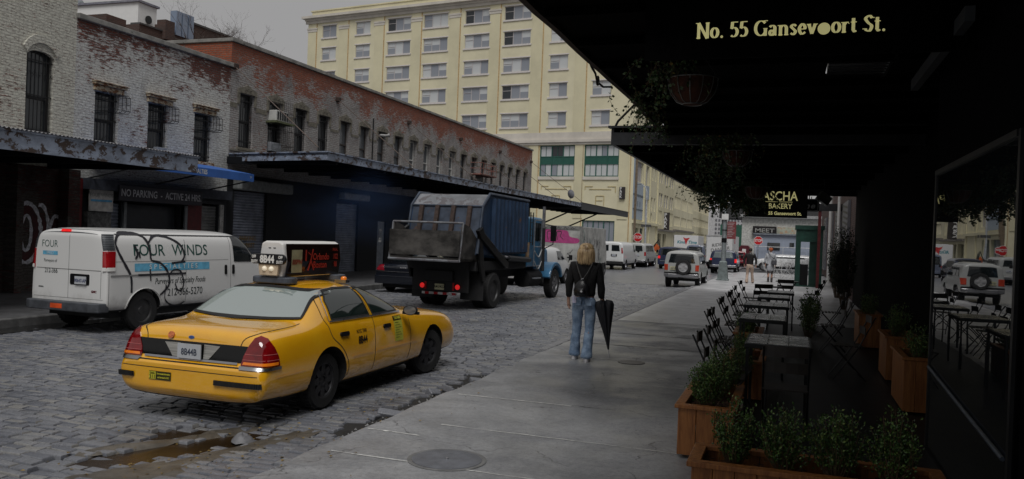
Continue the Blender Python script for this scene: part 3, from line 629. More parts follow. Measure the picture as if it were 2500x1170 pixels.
ruspink = mat('rusty_red_iron', (.25, .1, .08), .8, col2=(.4, .38, .35), thr=.55)
c = MB(); y0, y1 = wy[13]-.1, wy[14]+.85
for z_ in (4.95, 5.25, 5.55): c.tube([(FX, y0, z_), (FX+.6, y0, z_), (FX+.6, y1, z_), (FX, y1, z_)], .02, 5)
for q in range(7): y_ = y0+(y1-y0)*q/6; c.tube([(FX+.6, y_, 4.93), (FX+.6, y_, 5.57)], .014, 4)
c.box(FX, FX+.6, y0, y1, 4.9, 4.93); c.build('balcony_rail', ruspink, BL)
# tie rods from wall to canopy edge, each with its bracket
tr = None
for i in range(6):
    y_ = 21.15+6.1*i
    if tr is None:
        tr = thing('tie_rod', '', 'tie rod', (FX, y_, 6.6), group='tie rods holding up the long canopy')
        MB().box(0, .14, -.1, .1, -.08, .08).build('bracket', mat('rusty_black_bracket', (.04, .025, .02), .8, bump=.5), tr, bevel=.02)
        MB().tube([(.05, 0, 0), (3.95, 4.6 if False else -1.3, -2.65)], .016, 6).build('rod', mat('rod_rust', (.12, .09, .075), .7), tr)
        tr['label'] = 'sloping iron rod from brick wall to canopy edge'; cur = tr
    else: cur = dup(tr, (FX, y_, 6.6))
    cur['label'] = ['sloping rod beside the white building, tying the long canopy to the brick wall', 'second rod along the brick wall, after the air conditioner', 'third rod along the brick wall, past the vent pipe', 'fourth rod, ending by the rusty little balcony', 'fifth rod, last but one toward the yellow apartment block', 'last rod at the end corner of the brick wall'][i]
# shutters and doors at street level
for y0, y1, z1 in ((21.42, 23.08, 2.83), (27.52, 29.18, 2.78), (34.02, 36.98, 2.78), (40.02, 42.98, 2.78), (46.02, 48.98, 2.78)): shutter(y0, y1, 0, z1, '', BL, shut)
c = MB(); c.box(FX, FX+.35, 21.3, 24.1, 2.8, 3.15); MB().box(FX, FX+.3, 27.6, 29.6, 2.85, 3.12).build('shutter_housing', steel, BL, bevel=.05); c.build('shutter_housing', mat('pale_shutter_box', (.19, .2, .2), .6, var=.3, col2=(.1, .09, .08), thr=.6), BL, bevel=.05)
c = MB(); c.box(FX-.1, FX-.05, 30.87, 31.53, 0, 2.08); o = c.build('door', mat('pale_blue_door', (.24, .27, .32), .5), BL); MB().box(FX-.05, FX-.04, 31.05, 31.3, 1.2, 1.75).build('door_window', gdark, o)
m = MB(); fr = Frame((FX, 26.0, 1.7), (0, 1, 0), (0, 0, 1)); 
fr = Frame((FX-.075, 22.25, 1.18), (0, 1, 0), (0, 0, 1)); m = MB(); write(m, fr, 'PARKING', 0, .1, .2, .004); write(m, fr, 'MARKET', 0, -.12, .2, .004); m.build('shutter_lettering', mat('old_gold_paint', (.2, .13, .05), .7), BL)
# canopies on the left: deck, fascia
cdark = mat('canopy_underside', (.007, .008, .01), .9, spec=.2, var=.4, vs=2)
def canopy(name, label, y0, y1, x_in, x_out, zb, zt, mf, corr=False, chamfer=None, parent=None, zin=None):
    t = thing(name, label, 'canopy', (0, 0, 0)); m = MB(); zi = zin or zt
    a = [(x_in, y0), (x_out, y0), (x_out, y1), (x_in, y1)] if chamfer is None else [(x_in, y0+chamfer), (x_out, y0), (x_out, y1), (x_in, y1)]
    m.prism(a, zt-.08, zt-.02); m.build('deck', cdark, t)
    m = MB(); n = 12
    fp = [(a[0][0], a[0][1]), (a[1][0], a[1][1]), (a[2][0], a[2][1]), (a[3][0], a[3][1])]
    th = .06
    m.prism([(fp[0][0], fp[0][1]), (fp[1][0], fp[1][1]), (fp[1][0]-th, fp[1][1]+th*1.2), (fp[0][0], fp[0][1]+th)], zb, zt)
    m.prism([(x_out, y0), (x_out+.001, y1), (x_out-th, y1), (x_out-th, y0+th*1.2)], zb, zt)
    m.prism([(fp[1][0]+.04, y0-.04), (x_out+.04, y1), (x_out-.1, y1), (fp[1][0]-.1, y0+.08)], zt, zt+.035)
    if chamfer is not None: m.prism([(fp[0][0], fp[0][1]-.04), (fp[1][0]+.04, fp[1][1]-.04), (fp[1][0]-.1, fp[1][1]+.08), (fp[0][0], fp[0][1]+.1)], zt, zt+.034)
    m.build('fascia', mf, t)
    m = MB(); y = y0+.6
    while y < y1: m.box(x_in, x_out-.07, y, y+.1, zt-.3, zt-.085); y += 1.5
    m.build('joists', cdark, t)
    if corr:
        m = MB(); y = y0; pts = []
        while y < y1: pts.append((y, zt+.045+.014*math.sin(y*2*PI/.085))); y += .02
        vs = [(x, y, z+(.0 if x == x_out+.08 else .25)) for y, z in pts for x in (x_in, x_out+.08)]
        m.add(vs, [(2*i, 2*i+1, 2*i+3, 2*i+2) for i in range(len(pts)-1)]); m.build('corrugated_sheet', mat('corrugated_zinc', (.3, .3, .32), .5, .5, col2=(.1, .06, .05), thr=.6), t)
    return t
canopy('street_canopy', 'blue grey rusted metal canopy below the tall arched window', -4, 15.05, FX, -12.6, 2.84, 3.16, rustfas, corr=True)
canopy('street_canopy', 'long rusted steel canopy under the row of brick building windows', 20.4, 50.3, FX, -12.6, 3.66, 3.88, rustfas, chamfer=.7)
t3 = canopy('street_canopy', 'black metal canopy past the far end of the brick building', 50.4, 66, -17, -12.6, 3.5, 3.92, mat('charcoal_fascia', (.035, .036, .04), .5, .2))
m = MB()
for y_ in (51.5, 58.5): m.tube([(-16.9, y_, 1.9), (-13.2, y_, 3.6)], .05, 6)
m.build('brace', dkm, t3)
m = MB()
for i in range(4): y_ = 26+6.3*i; m.box(-13.1, -12.95, y_-.08, y_+.08, .0, 3.8) if i == 9 else None
# satellite dish
s = thing('satellite_dish', 'small grey satellite dish on the far end of the long canopy', 'satellite dish', (-12.9, 48.6, 3.9))
m = MB(); m.lathe([(0, .0), (.1, .01), (.2, .035), (.27, .07), (.28, .075), (.26, .08), (.18, .05), (0, .02)], 20, 'y'); d_ = m.build('reflector', mat('dish_grey', (.3, .31, .34), .5), s, smooth=True); d_.location = (0, 0, .45); d_.rotation_euler = (.2, 0, -.5)
m = MB(); m.tube([(0, 0, 0), (0, .05, .45)], .02, 6); m.build('mast', dkm, s)
# ---------------------------------------------------------------- yellow apartment block at the street corner
C0 = Vector((-15.81, 85.0, 0)); FD = Vector((.9896, -.1439, 0)); FI = Vector((.1439, .9896, 0))
def PA(u, v, d): q = C0+FD*u+FI*d; return (q.x, q.y, v)
yel = mat('yellow_render', (.7, .65, .46), .8, 0, .08, .35, .25, 30, col2=(.6, .49, .25), thr=.7)
yelp = mat('pale_string_course', (.6, .56, .5), .8, 0, .12, .5); yell = mat('orange_joint', (.5, .34, .16), .8)
yell2 = mat('pale_yellow_render', (.66, .61, .42), .8, 0, .08, .3, .2, 20)
pz = [glassm('pane_pale', (.55, .57, .58), .25, 1.5), glassm('pane_blue_grey', (.26, .28, .32), .08, 1.6), glassm('pane_dark', (.03, .035, .04), .05, 1.6), glassm('pane_mid', (.36, .38, .42), .15, 1.5)]
alu = mat('pale_window_frame', (.5, .47, .47), .5, var=.05); wsm = mat('white_window_surround', (.66, .62, .6), .8, var=.08)
cols = [(-42.25, -40.0), (-36.9, -34.7), (-32.05, -28.7), (-26.8, -23.45), (-21.1, -17.8), (-15.95, -12.6), (-10.1, -7.95), (-5.0, -2.9)]
rows = [25.95, 23.1, 20.05, 17.0, 13.8]; WH = 1.55
gops = [(-10.9, -6.72, 8.3, 11.7), (-5.6, -1.68, 8.3, 11.7), (-5.6, -1.9, .3, 3.6)]
A = thing('apartment_block', 'tall yellow rendered apartment block with eight window columns and green lower windows', 'apartment block', (0, 0, 0))
ops = [(a, b, r, r+WH) for a, b in cols for r in rows]+gops
m = MB(); wall(m, PA, (-44.3, 0), (0, 28.2), ops, .35); 
SX = C0.x
PS = lambda u, v, d: (SX-d, u, v)
sops = [(86+4.1*i, 87.4+4.1*i, z, z+1.5) for i in range(4) for z in (13.2, 16.3, 19.4, 22.5, 25.2)]+[(85.9, 91.0, 8.0, 10.2), (92.6, 94.9, 8.0, 10.2), (92.6, 94.9, 4.3, 6.3), (96.7, 97.9, 8.8, 10.4), (99, 100, 8.8, 10.4), (96.7, 97.9, 5.2, 6.8), (99, 100, 5.2, 6.8), (96.7, 97.9, 3.9-.0, 4.9), (86, 89, .2, 3.0), (90, 94, .2, 3.0)]
wall(m, PS, (85, 101.6), (0, 28.2), sops, .35)
m.add([PA(-44.3, 0, 0), PA(-44.3, 0, 20), PA(-44.3, 28.2, 20), PA(-44.3, 28.2, 0)], [(0, 1, 2, 3)])
m.add([PA(-44.3, 28.2, 0), PA(0, 28.2, 0), (SX, 101.6, 28.2), PA(-44.3, 28.2, 20)], [(0, 1, 2, 3)])
m.add([(SX, 101.6, 0), (SX, 101.6, 28.2), (SX-40, 101.6, 28.2), (SX-40, 101.6, 0)], [(0, 1, 2, 3)])
m.build('wall', yel, A)
def abox(m, u0, u1, v0, v1, d0, d1, k=0):
    P = [PA(u, v, d) for v in (v0, v1) for d in (d0, d1) for u in (u0, u1)]
    m.add(P, [(0, 2, 3, 1), (4, 5, 7, 6), (0, 1, 5, 4), (2, 6, 7, 3), (0, 4, 6, 2), (1, 3, 7, 5)], k)
m = MB(); abox(m, -44.9, .6, 28.2, 28.45, -.35, .2); abox(m, -45.2, .9, 28.45, 28.75, -.7, .2); abox(m, -44.9, .4, 27.85, 28.2, -.18, .0); m.build('cornice', yelp, A)
m = MB(); abox(m, -44.3, .0, 28.75, 29.5, .3, .6); abox(m, -44.5, .2, 29.5, 29.65, .2, .7); m.build('parapet', yell2, A)
m = MB(); abox(m, -44.4, .12, 12.3, 13.1, -.1, -.003); abox(m, -44.6, .3, 12.0, 12.3, -.3, -.003); abox(m, -44.5, .2, 11.75, 12.0, -.16, -.003); m.build('string_course', yelp, A)
joints = [-43.2, -38.08, -32.62, -27.15, -21.78, -16.46, -11.06, -5.74]
for j in joints: m = MB(); abox(m, j-1.35, j, 13.1, 27.85, -.06, -.002); m.build('pilaster', yell2, A)
m = MB()
for j in joints: abox(m, j-.01, j+.09, 13.1, 28.2, -.07, -.003)
for j in (-11.0, -5.74, -.35): abox(m, j-.03, j+.04, 0, 11.7, -.07, -.003)
m.build('drain_line', yell, A)
for j in joints: m = MB(); abox(m, j-1.5, j+.15, 27.1, 27.3, -.14, -.003); abox(m, j-1.45, j+.1, 26.8, 27.1, -.1, -.003); m.build('capital', yelp, A)
for j in (-12.2, -6.72, -1.66): m = MB(); abox(m, j+.02, j+1.1, 3.8, 11.75, -.07, -.003); m.build('pier', yell2, A)
m = MB()      # raised key pattern under the green windows
for (x0, x1) in ((-10.6, -7.0), (-5.4, -1.9)):
    mid = (x0+x1)/2
    for (a, b, c, d) in ((x0, x0+.9, 7.2, 7.26), (x0+.0, x0+.06, 6.9, 7.2), (x1-.9, x1, 7.2, 7.26), (x1-.06, x1, 6.6, 7.2), (x0+.5, x1-.5, 6.9, 6.96), (mid-.5, mid-.44, 5.2, 6.2), (mid+.44, mid+.5, 5.2, 6.2), (mid-.44, mid+.44, 6.2, 6.26), (mid-.4, mid+.3, 5.7, 5.76)): abox(m, a, b, c, d, -.05, -.003)
m.build('key_pattern', mat('ochre_relief', (.45, .36, .17), .8), A)
# windows
def apt_window(w, kinds):
    n = len(kinds); m = MB(); t_ = .07
    def bx(a, b, c, d, d0=.12, d1=.2): m.box(a, b, d0, d1, c, d)
    bx(0, w, 0, t_); bx(0, w, WH-t_, WH); 
    for i in range(n+1): q = w*i/n; bx(max(0, q-t_/2), min(w, q+t_/2), t_, WH-t_)
    bx(t_, w/n-t_/2, WH*.6, WH*.6+.05); 
    o = m.build('window', alu, A); MB().box(-.15, w+.15, -.1, .16, -.18, -.005).build('sill', wsm, o); MB().box(-.12, w+.12, -.04, -.004, WH+.0, WH+.12).build('lintel', wsm, o)
    g = MB()
    for i, k in enumerate(kinds):
        a, b = w*i/n, w*(i+1)/n
        if k < 3: g.add([(a, .16, 0), (b, .16, 0), (b, .16, WH), (a, .16, WH)], [(0, 1, 2, 3)], k)
        else:      # blind half way down
            h = WH*.5; g.add([(a, .16, 0), (b, .16, 0), (b, .16, h), (a, .16, h)], [(0, 1, 2, 3)], 1); g.add([(a, .16, h), (b, .16, h), (b, .16, WH), (a, .16, WH)], [(0, 1, 2, 3)], 0)
    g.build('pane', pz, o)
    return o
rng = random.Random(11); proto = {}; RZA = math.atan2(FD.y, FD.x)
for ci, (a, b) in enumerate(cols):
    for r in rows:
        n = 2 if b-a < 2.6 else 3
        key = (n, rng.choice([0, 1, 2, 3, 4, 5]))
        if key not in proto: proto[key] = apt_window(2.2 if n == 2 else 3.33, {0: (0, 1, 3), 1: (3, 3, 1), 2: (1, 0, 0), 3: (1, 1, 3), 4: (3, 0, 1), 5: (2, 1, 3)}[key[1]][:n]); w_ = proto[key]
        else: w_ = dup(proto[key], parent=A)
        w_.location = PA(a, r, 0); w_.rotation_euler = (0, 0, RZA); w_.scale = ((b-a)/(2.2 if n == 2 else 3.33), 1, 1)
grn = mat('green_window_paint', (.02, .1, .075), .5, var=.1)
def green_window(u0, u1, z0, z1, band=True):
    m = MB(); w = u1-u0
    def bx(a, b, c, d, k=0): m.box(a, b, .1, .2, c, d, k)
    h = z1-z0
    for z in ([0, h-.1] if not band else [0, h-.1, h*.385, h*.62]): bx(0, w, z, z+.1)
    for i in range(4): q = (w-.1)*i/3; m.box(q, q+.1, .09, .21, .1, h-.1)
    for i in range(3): q = w*(i+.5)/3; m.box(q-.02, q+.02, .12, .19, .1, h-.1)
    if band: m.box(.1, w-.1, .13, .18, h*.385+.1, h*.62)
    o = m.build('green_window', grn, A); o.location = PA(u0, z0, 0); o.rotation_euler = (0, 0, RZA)
    g = MB(); K = [0, 0, 2, 2, 0, 0] if u0 < -8 else [0, 0, 0, 1, 0, 0]; K2 = [1, 0, 1, 0, 0, 0] if u0 < -8 else [0, 0, 0, 0, 0, 0]
    if not band: K = [1]*6; K2 = [1]*6
    for i in range(6):
        a, b = w*i/6, w*(i+1)/6
        g.add([(a, .17, h*.5), (b, .17, h*.5), (b, .17, h), (a, .17, h)], [(0, 1, 2, 3)], K[i]); g.add([(a, .171, 0), (b, .171, 0), (b, .171, h*.5), (a, .171, h*.5)], [(0, 1, 2, 3)], K2[i])
    g.build('pane', pz, o)
    if band: s = MB(); s.box(-.1, w+.1, -.12, .15, -.35, -.01); s.build('sill', yelp, o)
for g in gops: green_window(*g, band=g[3] > 5)
m = MB()
for u0, u1, z0, z1 in sops: m.add([(SX-.25, u0, z0), (SX-.25, u1, z0), (SX-.25, u1, z1), (SX-.25, u0, z1)], [(0, 1, 2, 3)], 0 if z1 > 4 else 1)
m.build('side_glazing', [pz[1], grn], A)
m = MB()
for u0, u1, z0, z1 in sops:
    n = max(2, round((u1-u0)/.8)); 
    for i in range(1, n): q = u0+(u1-u0)*i/n; m.box(SX-.24, SX-.16, q-.04, q+.04, z0, z1)
m.build('side_mullion', alu, A)
m = MB(); bg = mat('pale_blue_render', (.36, .42, .48), .8, var=.06)
for a, b, c, d in ((84.98, 91.0, 3.9, 7.9), (92.4, 95.0, 6.4, 7.9), (84.98, 85.8, 7.9, 12)): m.box(SX+.003, SX+.05, a, b, c, d)
m.build('blue_panel', bg, A)
m = MB()
for a, b, c, d in ((85, 91, 6.4, 6.6), (85, 91, 4.9, 5.05), (86.2, 86.4, 5.3, 5.9), (87.6, 87.8, 5.3, 5.9), (89, 89.2, 5.3, 5.9)): m.box(SX+.05, SX+.08, a, b, c, d)
m.build('dark_trim', mat('slate_trim', (.12, .15, .18), .7), A)
m = MB()
for y_ in (91.6, 95.6, 101.4): m.box(SX+.003, SX+.16, y_-.3, y_+.3, 0, 28)
m.box(SX, SX+.3, 85, 101.6, 3.45, 3.75); m.box(SX+.004, SX+.3, 85, 101.6, 12, 12.8); m.build('side_pilaster', yell2, A)
m = MB(); m.box(0, .18, -.0, .62, 0, 1.3)
def park_sign(loc, rz, label, h=1.3, w=.62):
    s = thing('parking_sign', label, 'sign', loc, rz); MB().box(-w/2, w/2, -.28, -.1, 0, h).build('box', mat('dark_brown_box', (.03, .025, .025), .5), s, bevel=.03)
    m = MB(); fr = Frame((-w*.22, -.28, 0), (1, 0, 0), (0, 0, 1))
    for i, ch in enumerate('PARK'): write(m, fr, ch, 0, h*(.85-.22*i), .38*h/1.3, .008, off=.012)
    m.build('lettering', mat('sign_letters_white', (.7, .7, .7), .6), s)
    m = MB()
    for i, ch in enumerate('FAST'): write(m, fr, '-', w*.45, h*(.82-.22*i), .3, .02, off=.012)
    return s
park_sign(PA(-1.1, 5.9, 0), RZA, 'small vertical PARK sign high on the corner of the yellow block')
park_sign((SX+.9, 104.2, 3.1), 0, 'vertical PARK sign sticking out over the garage entrance of the side street', 2.2, .7)
MB().box(0, 0.01, 0, .01, 0, .01)
# the rest of the row down the side street
def row_block(label, y0, y1, h, wm, bays, levels, band=None, dm=None):
    t = thing('row_building', label, 'building', (0, 0, 0)); ops = []
    for i in range(bays[0]):
        c = y0+(y1-y0)*(i+.5)/bays[0]; w = bays[1]
        for (z, wh, k) in levels:
            for j in range(k): q = c-w/2+w*j/k; ops.append((q+.08, q+w/k-.08, z, z+wh))
    gops_ = [(y0+1, y0+4, 0, 2.6), (y0+5.5, y0+8.5, 0, 2.6)]
    m = MB(); wall(m, PS, (y0, y1), (0, h), ops+gops_, .3); shell(m, SX-14, SX, y0, y1, 0, h); m.build('wall', wm, t)
    pr = None
    for (a, b, z0, z1) in ops:
        if pr is None:
            m = MB(); H, Wd = z1-z0, b-a
            for q in ((0, Wd, 0, .07), (0, Wd, H-.07, H), (0, .07, .07, H-.07), (Wd-.07, Wd, .07, H-.07), (.07, Wd-.07, H*.5, H*.5+.06)): m.box(-.18, -.12, q[0], q[1], q[2], q[3])
            pr = m.build('window', alu, t); pw = (Wd, H); MB().add([(-.16, 0, 0), (-.16, Wd, 0), (-.16, Wd, H), (-.16, 0, H)], [(0, 1, 2, 3)]).build('pane', pz[1], pr); w_ = pr
        else: w_ = dup(pr, parent=t)
        w_.location = (SX, a, z0); w_.scale = (1, (b-a)/pw[0], (z1-z0)/pw[1])
    m = MB()
    for a, b, z0, z1 in gops_: m.add([(SX-.28, a, z0), (SX-.28, b, z0), (SX-.28, b, z1), (SX-.28, a, z1)], [(0, 1, 2, 3)])
    m.build('entrance', gdark, t)
    m = MB(); m.box(SX+.002, SX+.35, y0, y1, levels[-1][0]-.75, levels[-1][0]-.5); m.box(SX+.002, SX+.3, y0, y1, h-.5, h); m.build('ledge', mat('grey_ledge', (.2, .18, .16), .8), t)
    return t
row_block('pale yellow block with balconies and a parking entrance down the side street', 101.6, 116.6, 14, yell2, (3, 3.6), [(12, 1.5, 2), (9, 1.3, 2), (6, 1.7, 2), (3.7, 1.8, 4)])
row_block('long flat yellow block with many narrow paired windows down the side street', 116.6, 140.3, 12.5, yel, (3, 6.8), [(9.8, 1.6, 6), (6.4, 1.7, 6), (3.9, 1.4, 6)])
row_block('last pale yellow block of the side street row, with tall thin piers', 140.3, 168, 12, yell2, (4, 6.2), [(7, 2.8, 4), (4.4, 1.4, 4), (2, 1.2, 4)])

# ---------------------------------------------------------------- roofs and tree behind the brick buildings
pent = thing('penthouse', 'white flat roofed rooftop house behind the painted brick building', 'rooftop house', (0, 0, 0))
k_ = 30/28.
m = MB(); m.box(-37, -30, 31.3, 32.5, 8, 12.2); m.build('wall', mat('white_render', (.78, .78, .77), .7, var=.03), pent)
m = MB(); m.box(-37.1, -29.9, 31.2, 32.6, 12.2, 12.3); m.build('roof_edge', mat('slate_edge', (.2, .2, .24), .6), pent)
m = MB(); m.lathe([(0, 0), (.35, 0), (.35, .3), (.2, .5), (0, .55)], 16, c=(-34.4, 31.8, 12.3)); m.build('roof_vent', steel, pent, smooth=True)
for z_ in (10.95, 11.5):
    m = MB(); m.lathe([(.13, 0), (.2, .0), (.2, .04), (.13, .04)], 20, 'x', c=(-29.98, 31.95, z_)); m.build('fan_ring', dkm, pent)
br2 = brickmat('dark_brown_brick', (.11, .055, .04), (.08, .045, .035), (.1, .09, .085), axis='y', soot=.5)
br3 = brickmat('dark_brown_brick_side', (.11, .055, .04), (.08, .045, .035), (.1, .09, .085), soot=.5)
B = thing('brown_brick_building', 'dark brown brick building with skylights rising behind the white and red walls', 'building', (0, 0, 0))
m = MB(); m.box(-38, -28, 29.3, 31.15, 0, 10.55, 0); m.box(-38, -28.0, 31.16, 32.4, 0, 10.7, 1); m.box(-38, -28.0, 32.4, 46, 0, 11.4, 1); m.build('wall', [br2, br3], B)
m = MB(); m.box(-28.5, -27.95, 29.3, 31.1, 10.55, 10.62); m.box(-28.3, -27.95, 32.4, 46, 11.4, 11.5); m.build('coping', mat('dark_coping', (.08, .08, .08), .8), B)
m = MB(); m.box(-28.3, -27.8, 30.7, 31.3, 10.2, 11.1); m.build('chimney', br3, B)
m = MB()
for i in range(3): m.box(-28.3, -27.94, 31.55+i*.42, 31.9+i*.42, 10.6, 11.75)
m.build('skylight', glassm('sky_blue_glass', (.2, .26, .36), .05, 1.8), B)
B = thing('chimney_wall', 'low dark brick chimney wall just behind the painted brick parapet', 'chimney wall', (0, 0, 0)); m = MB(); m.box(-26.7, -25.5, 25, 26, 6, 9.72); m.build('wall', br2, B)
twig = mat('bare_twigs', (.09, .075, .065), .9)
def bare_tree(name, label, base, h, seed, spread=1.0, depth=5, n0=4, r0=.05, lean=(0, 0, 0)):
    rng = random.Random(seed); t = thing(name, label, 'tree', base); tr, br = MB(), MB()
    def grow(mb, p, d, L, r, k):
        q = p+d*L; mid = p+d*L*.5+Vector((rng.gauss(0, 1), rng.gauss(0, 1), rng.gauss(0, .5)))*L*.06
        mb.tube([p, mid, q], [r, r*.85, r*.65], 5 if k < 2 else 3, cap=False)
        if k >= depth: return
        for i in range(n0 if k == 0 else rng.choice((2, 2, 3))):
            nd = (d+Vector((rng.gauss(0, .5), rng.gauss(0, .5), rng.gauss(.15, .25)))*spread).normalized(); grow(br, p+d*L*rng.uniform(.55, 1), nd, L*rng.uniform(.55, .8), r*.6, k+1)
    grow(tr, Vector((0, 0, 0)), Vector((0, 0, 1)), h*.35, r0, 0); tr.build('trunk', twig, t); br.build('crown', twig, t); return t
bare_tree('bare_tree', 'leafless thin tree reaching above the corner of the brick parapet', (-25.5, 32.6, 6.2), 6.2, 5, 1.2, 6, 5, .05)
bare_tree('bare_tree', 'tangled leafless climber bush against the dark brown rear building', (-26.9, 31.8, 7.5), 5.6, 8, 1.5, 6, 6, .04)
bare_tree('bare_tree', 'sparse leafless sapling showing over the brick building coping', (-24.5, 35, 6.2), 4.6, 12, 1.1, 5, 4, .04)
bare_tree('bare_tree', 'matted leafless brush on the roof between the skylights and the parapet', (-27.2, 34.5, 7.4), 5, 15, 1.6, 6, 6, .04)

# ---------------------------------------------------------------- distant end of the street
def blockthing(name, label, cat, box, m_, extra=None):
    t = thing(name, label, cat, (0, 0, 0)); MB().box(*box).build('wall', m_, t); return t
t = blockthing('distant_building', 'pale distant building with a grid of small dark windows closing the street', 'building', (-14, -4.5, 150, 156, 0, 7.3), mat('pale_grey_render', (.5, .5, .52), .8)); m = MB(); gd = mat('tiny_window', (.15, .15, .17), .4)
for i in range(16):
    for j in range(5): m.box(-12.9+i*.55, -12.6+i*.55, 149.9, 149.99, 2.6+j*.75, 2.95+j*.75)
m.build('window_grid', gd, t); MB().box(-10.5, -8.8, 149.7, 149.98, 6.4, 7.5).build('blue_panel', mat('blue_sign_panel', (.2, .35, .6), .6), t)
t = blockthing('green_hoarding', 'plain dark green wall standing between the white truck and the MEET building', 'wall', (-7.2, -3.9, 90, 90.5, 0, 3.7), mat('green_hoarding_paint', (.02, .09, .06), .7)); m = MB(); write(m, Frame((-4.7, 89.99, 2.35), (1, 0, 0), (0, 0, 1)), 'H', 0, 0, .5, .02); m.build('lettering', wht, t)
t = thing('elevated_railway', 'dark elevated rail viaduct crossing over the far end of the street', 'viaduct', (0, 0, 0)); m = MB(); m.box(-9, 12, 110, 118, 5.0, 6.9); m.build('deck', mat('viaduct_steel', (.04, .04, .042), .7), t); m = MB()
for i in range(30): m.box(-9+i*.7, -8.9+i*.7, 109.9, 110, 6.9, 8.0)
m.build('railing', dkm, t)
for x_ in (-8.8, 4): MB().box(x_, x_+.5, 112, 112.5, -.1, 5).build('pillar', dkm, t)
bare_tree('bare_tree', 'black leafless tree behind the lamp post at the end of the street', (-5.2, 96, 4.5), 6, 21, 1.3, 6, 6, .09)
t = blockthing('white_shop_building', 'low white shop building carrying the black MEET sign', 'building', (-4.2, 2.6, 76, 84, -.1, 4.1), mat('white_shop_render', (.5, .5, .47), .8)); MB().box(-1.2, .35, 75.9, 75.99, 2.6, 3.3).build('mural', mat('faded_mural', (.4, .42, .34), .8, 0, .2, 2, col2=(.45, .3, .2), thr=.5), t)
MB().box(-4.4, 2.8, 75.6, 84.2, 4.1, 4.35).build('roof', mat('shop_roof', (.3, .3, .3), .8), t)
s = tag(MB().box(-3.25, -1.25, 75.7, 75.85, 2.55, 3.35).build('meet_sign', mat('black_sign_box', (.012, .01, .01), .4), bevel=.03), 'black sign box reading MEET in white striped letters', 'sign')
m = MB(); write(m, Frame((-2.25, 75.7, 2.95), (1, 0, 0), (0, 0, 1)), 'MEET', 0, 0, .5, .001, sx=1.4, off=.01); m.build('lettering', mat('dim_white_letters', (.4, .4, .38), .6), s)
tb = mat('pale_blue_trailer', (.3, .34, .42), .6, var=.06)
t = blockthing('site_cabin', 'pale blue grey cabin with two windows standing below the MEET sign', 'cabin', (-2.9, 3.2, 71.5, 74.5, .1, 2.55), tb)
MB().box(-3, 3.3, 71.3, 74.6, 2.55, 2.66).build('roof', mat('cabin_roof', (.2, .22, .25), .6), t)
for a, b, c, d in ((-1.85, -.85, 1.3, 1.9), (-.1, .25, 1.6, 1.95)): 
    o = MB().box(a, b, 71.44, 71.49, c, d).build('window', gdark, t)
m = MB(); m.tube([(-2.9, 71.2, 1.55), (3, 71.2, 1.55)], .025, 5); m.tube([(-2.9, 71.2, .5), (3, 71.2, .5)], .025, 5)
for i in range(6): m.tube([(-2.8+i*1.1, 71.2, 0), (-2.8+i*1.1, 71.2, 1.55)], .025, 5)
tag(m.build('guard_rail', mat('white_rail', (.6, .6, .6), .5)), 'thin white guard rail in front of the blue grey cabin', 'railing')
# stop signs
def stop_sign(loc, zc, r, label):
    s = thing('stop_sign', label, 'stop sign', loc); zc -= loc[2]
    m = MB(); m.tube([(0, .05, 0), (0, .05, zc+r*.9)], .035, 6); m.build('post', steel, s)
    m = MB(); oc = [(r*1.082*math.cos(R(22.5+45*i)), zc+r*1.082*math.sin(R(22.5+45*i))) for i in range(8)]; m.prism(oc, -.012, .0, 'y'); pl = m.build('plate', wht, s)
    m = MB(); oc = [(r*.99*math.cos(R(22.5+45*i)), zc+r*.99*math.sin(R(22.5+45*i))) for i in range(8)]; m.prism(oc, -.018, -.013, 'y'); m.build('red_face', mat('stop_red', (.55, .01, .015), .5, var=.05), pl)
    m = MB(); write(m, Frame((0, -.018, zc), (1, 0, 0), (0, 0, 1)), 'STOP', 0, 0, r*.88, .006, sx=.8, off=.004); m.build('lettering', wht, pl)
stop_sign((-11.74, 66, -.1), 1.92, .36, 'STOP sign in front of the yellow building corner'); stop_sign((-2.25, 62, 0), 1.99, .31, 'STOP sign in front of the pale cabin by the walking people')
# street lamp far, one-way signs
s = thing('street_lamp', 'thin grey street lamp with curved arm at the yellow corner', 'street lamp', (-13.5, 80, 0)); m = MB(); m.tube([(0, 0, 0), (0, 0, 6.4), (-.15, 0, 6.9), (-.6, 0, 7.2)], [.1, .07, .05, .04], 8); m.build('pole', mat('lamp_grey', (.38, .4, .43), .5), s); MB().box(-1.1, -.55, -.12, .12, 7.15, 7.27).build('lamp_head', steel, s, bevel=.04)
MB().box(-.45, .55, -.08, -.05, 3.0, 3.25).build('street_name_sign', mat('one_way_plate', (.06, .06, .06), .5), s)
s = thing('utility_pole', 'brown pole standing beside the street lamp at the corner', 'pole', (-14.5, 79.5, 0)); MB().tube([(0, 0, 0), (0, 0, 11)], .12, 8).build('shaft', mat('pole_brown', (.16, .12, .08), .8), s)
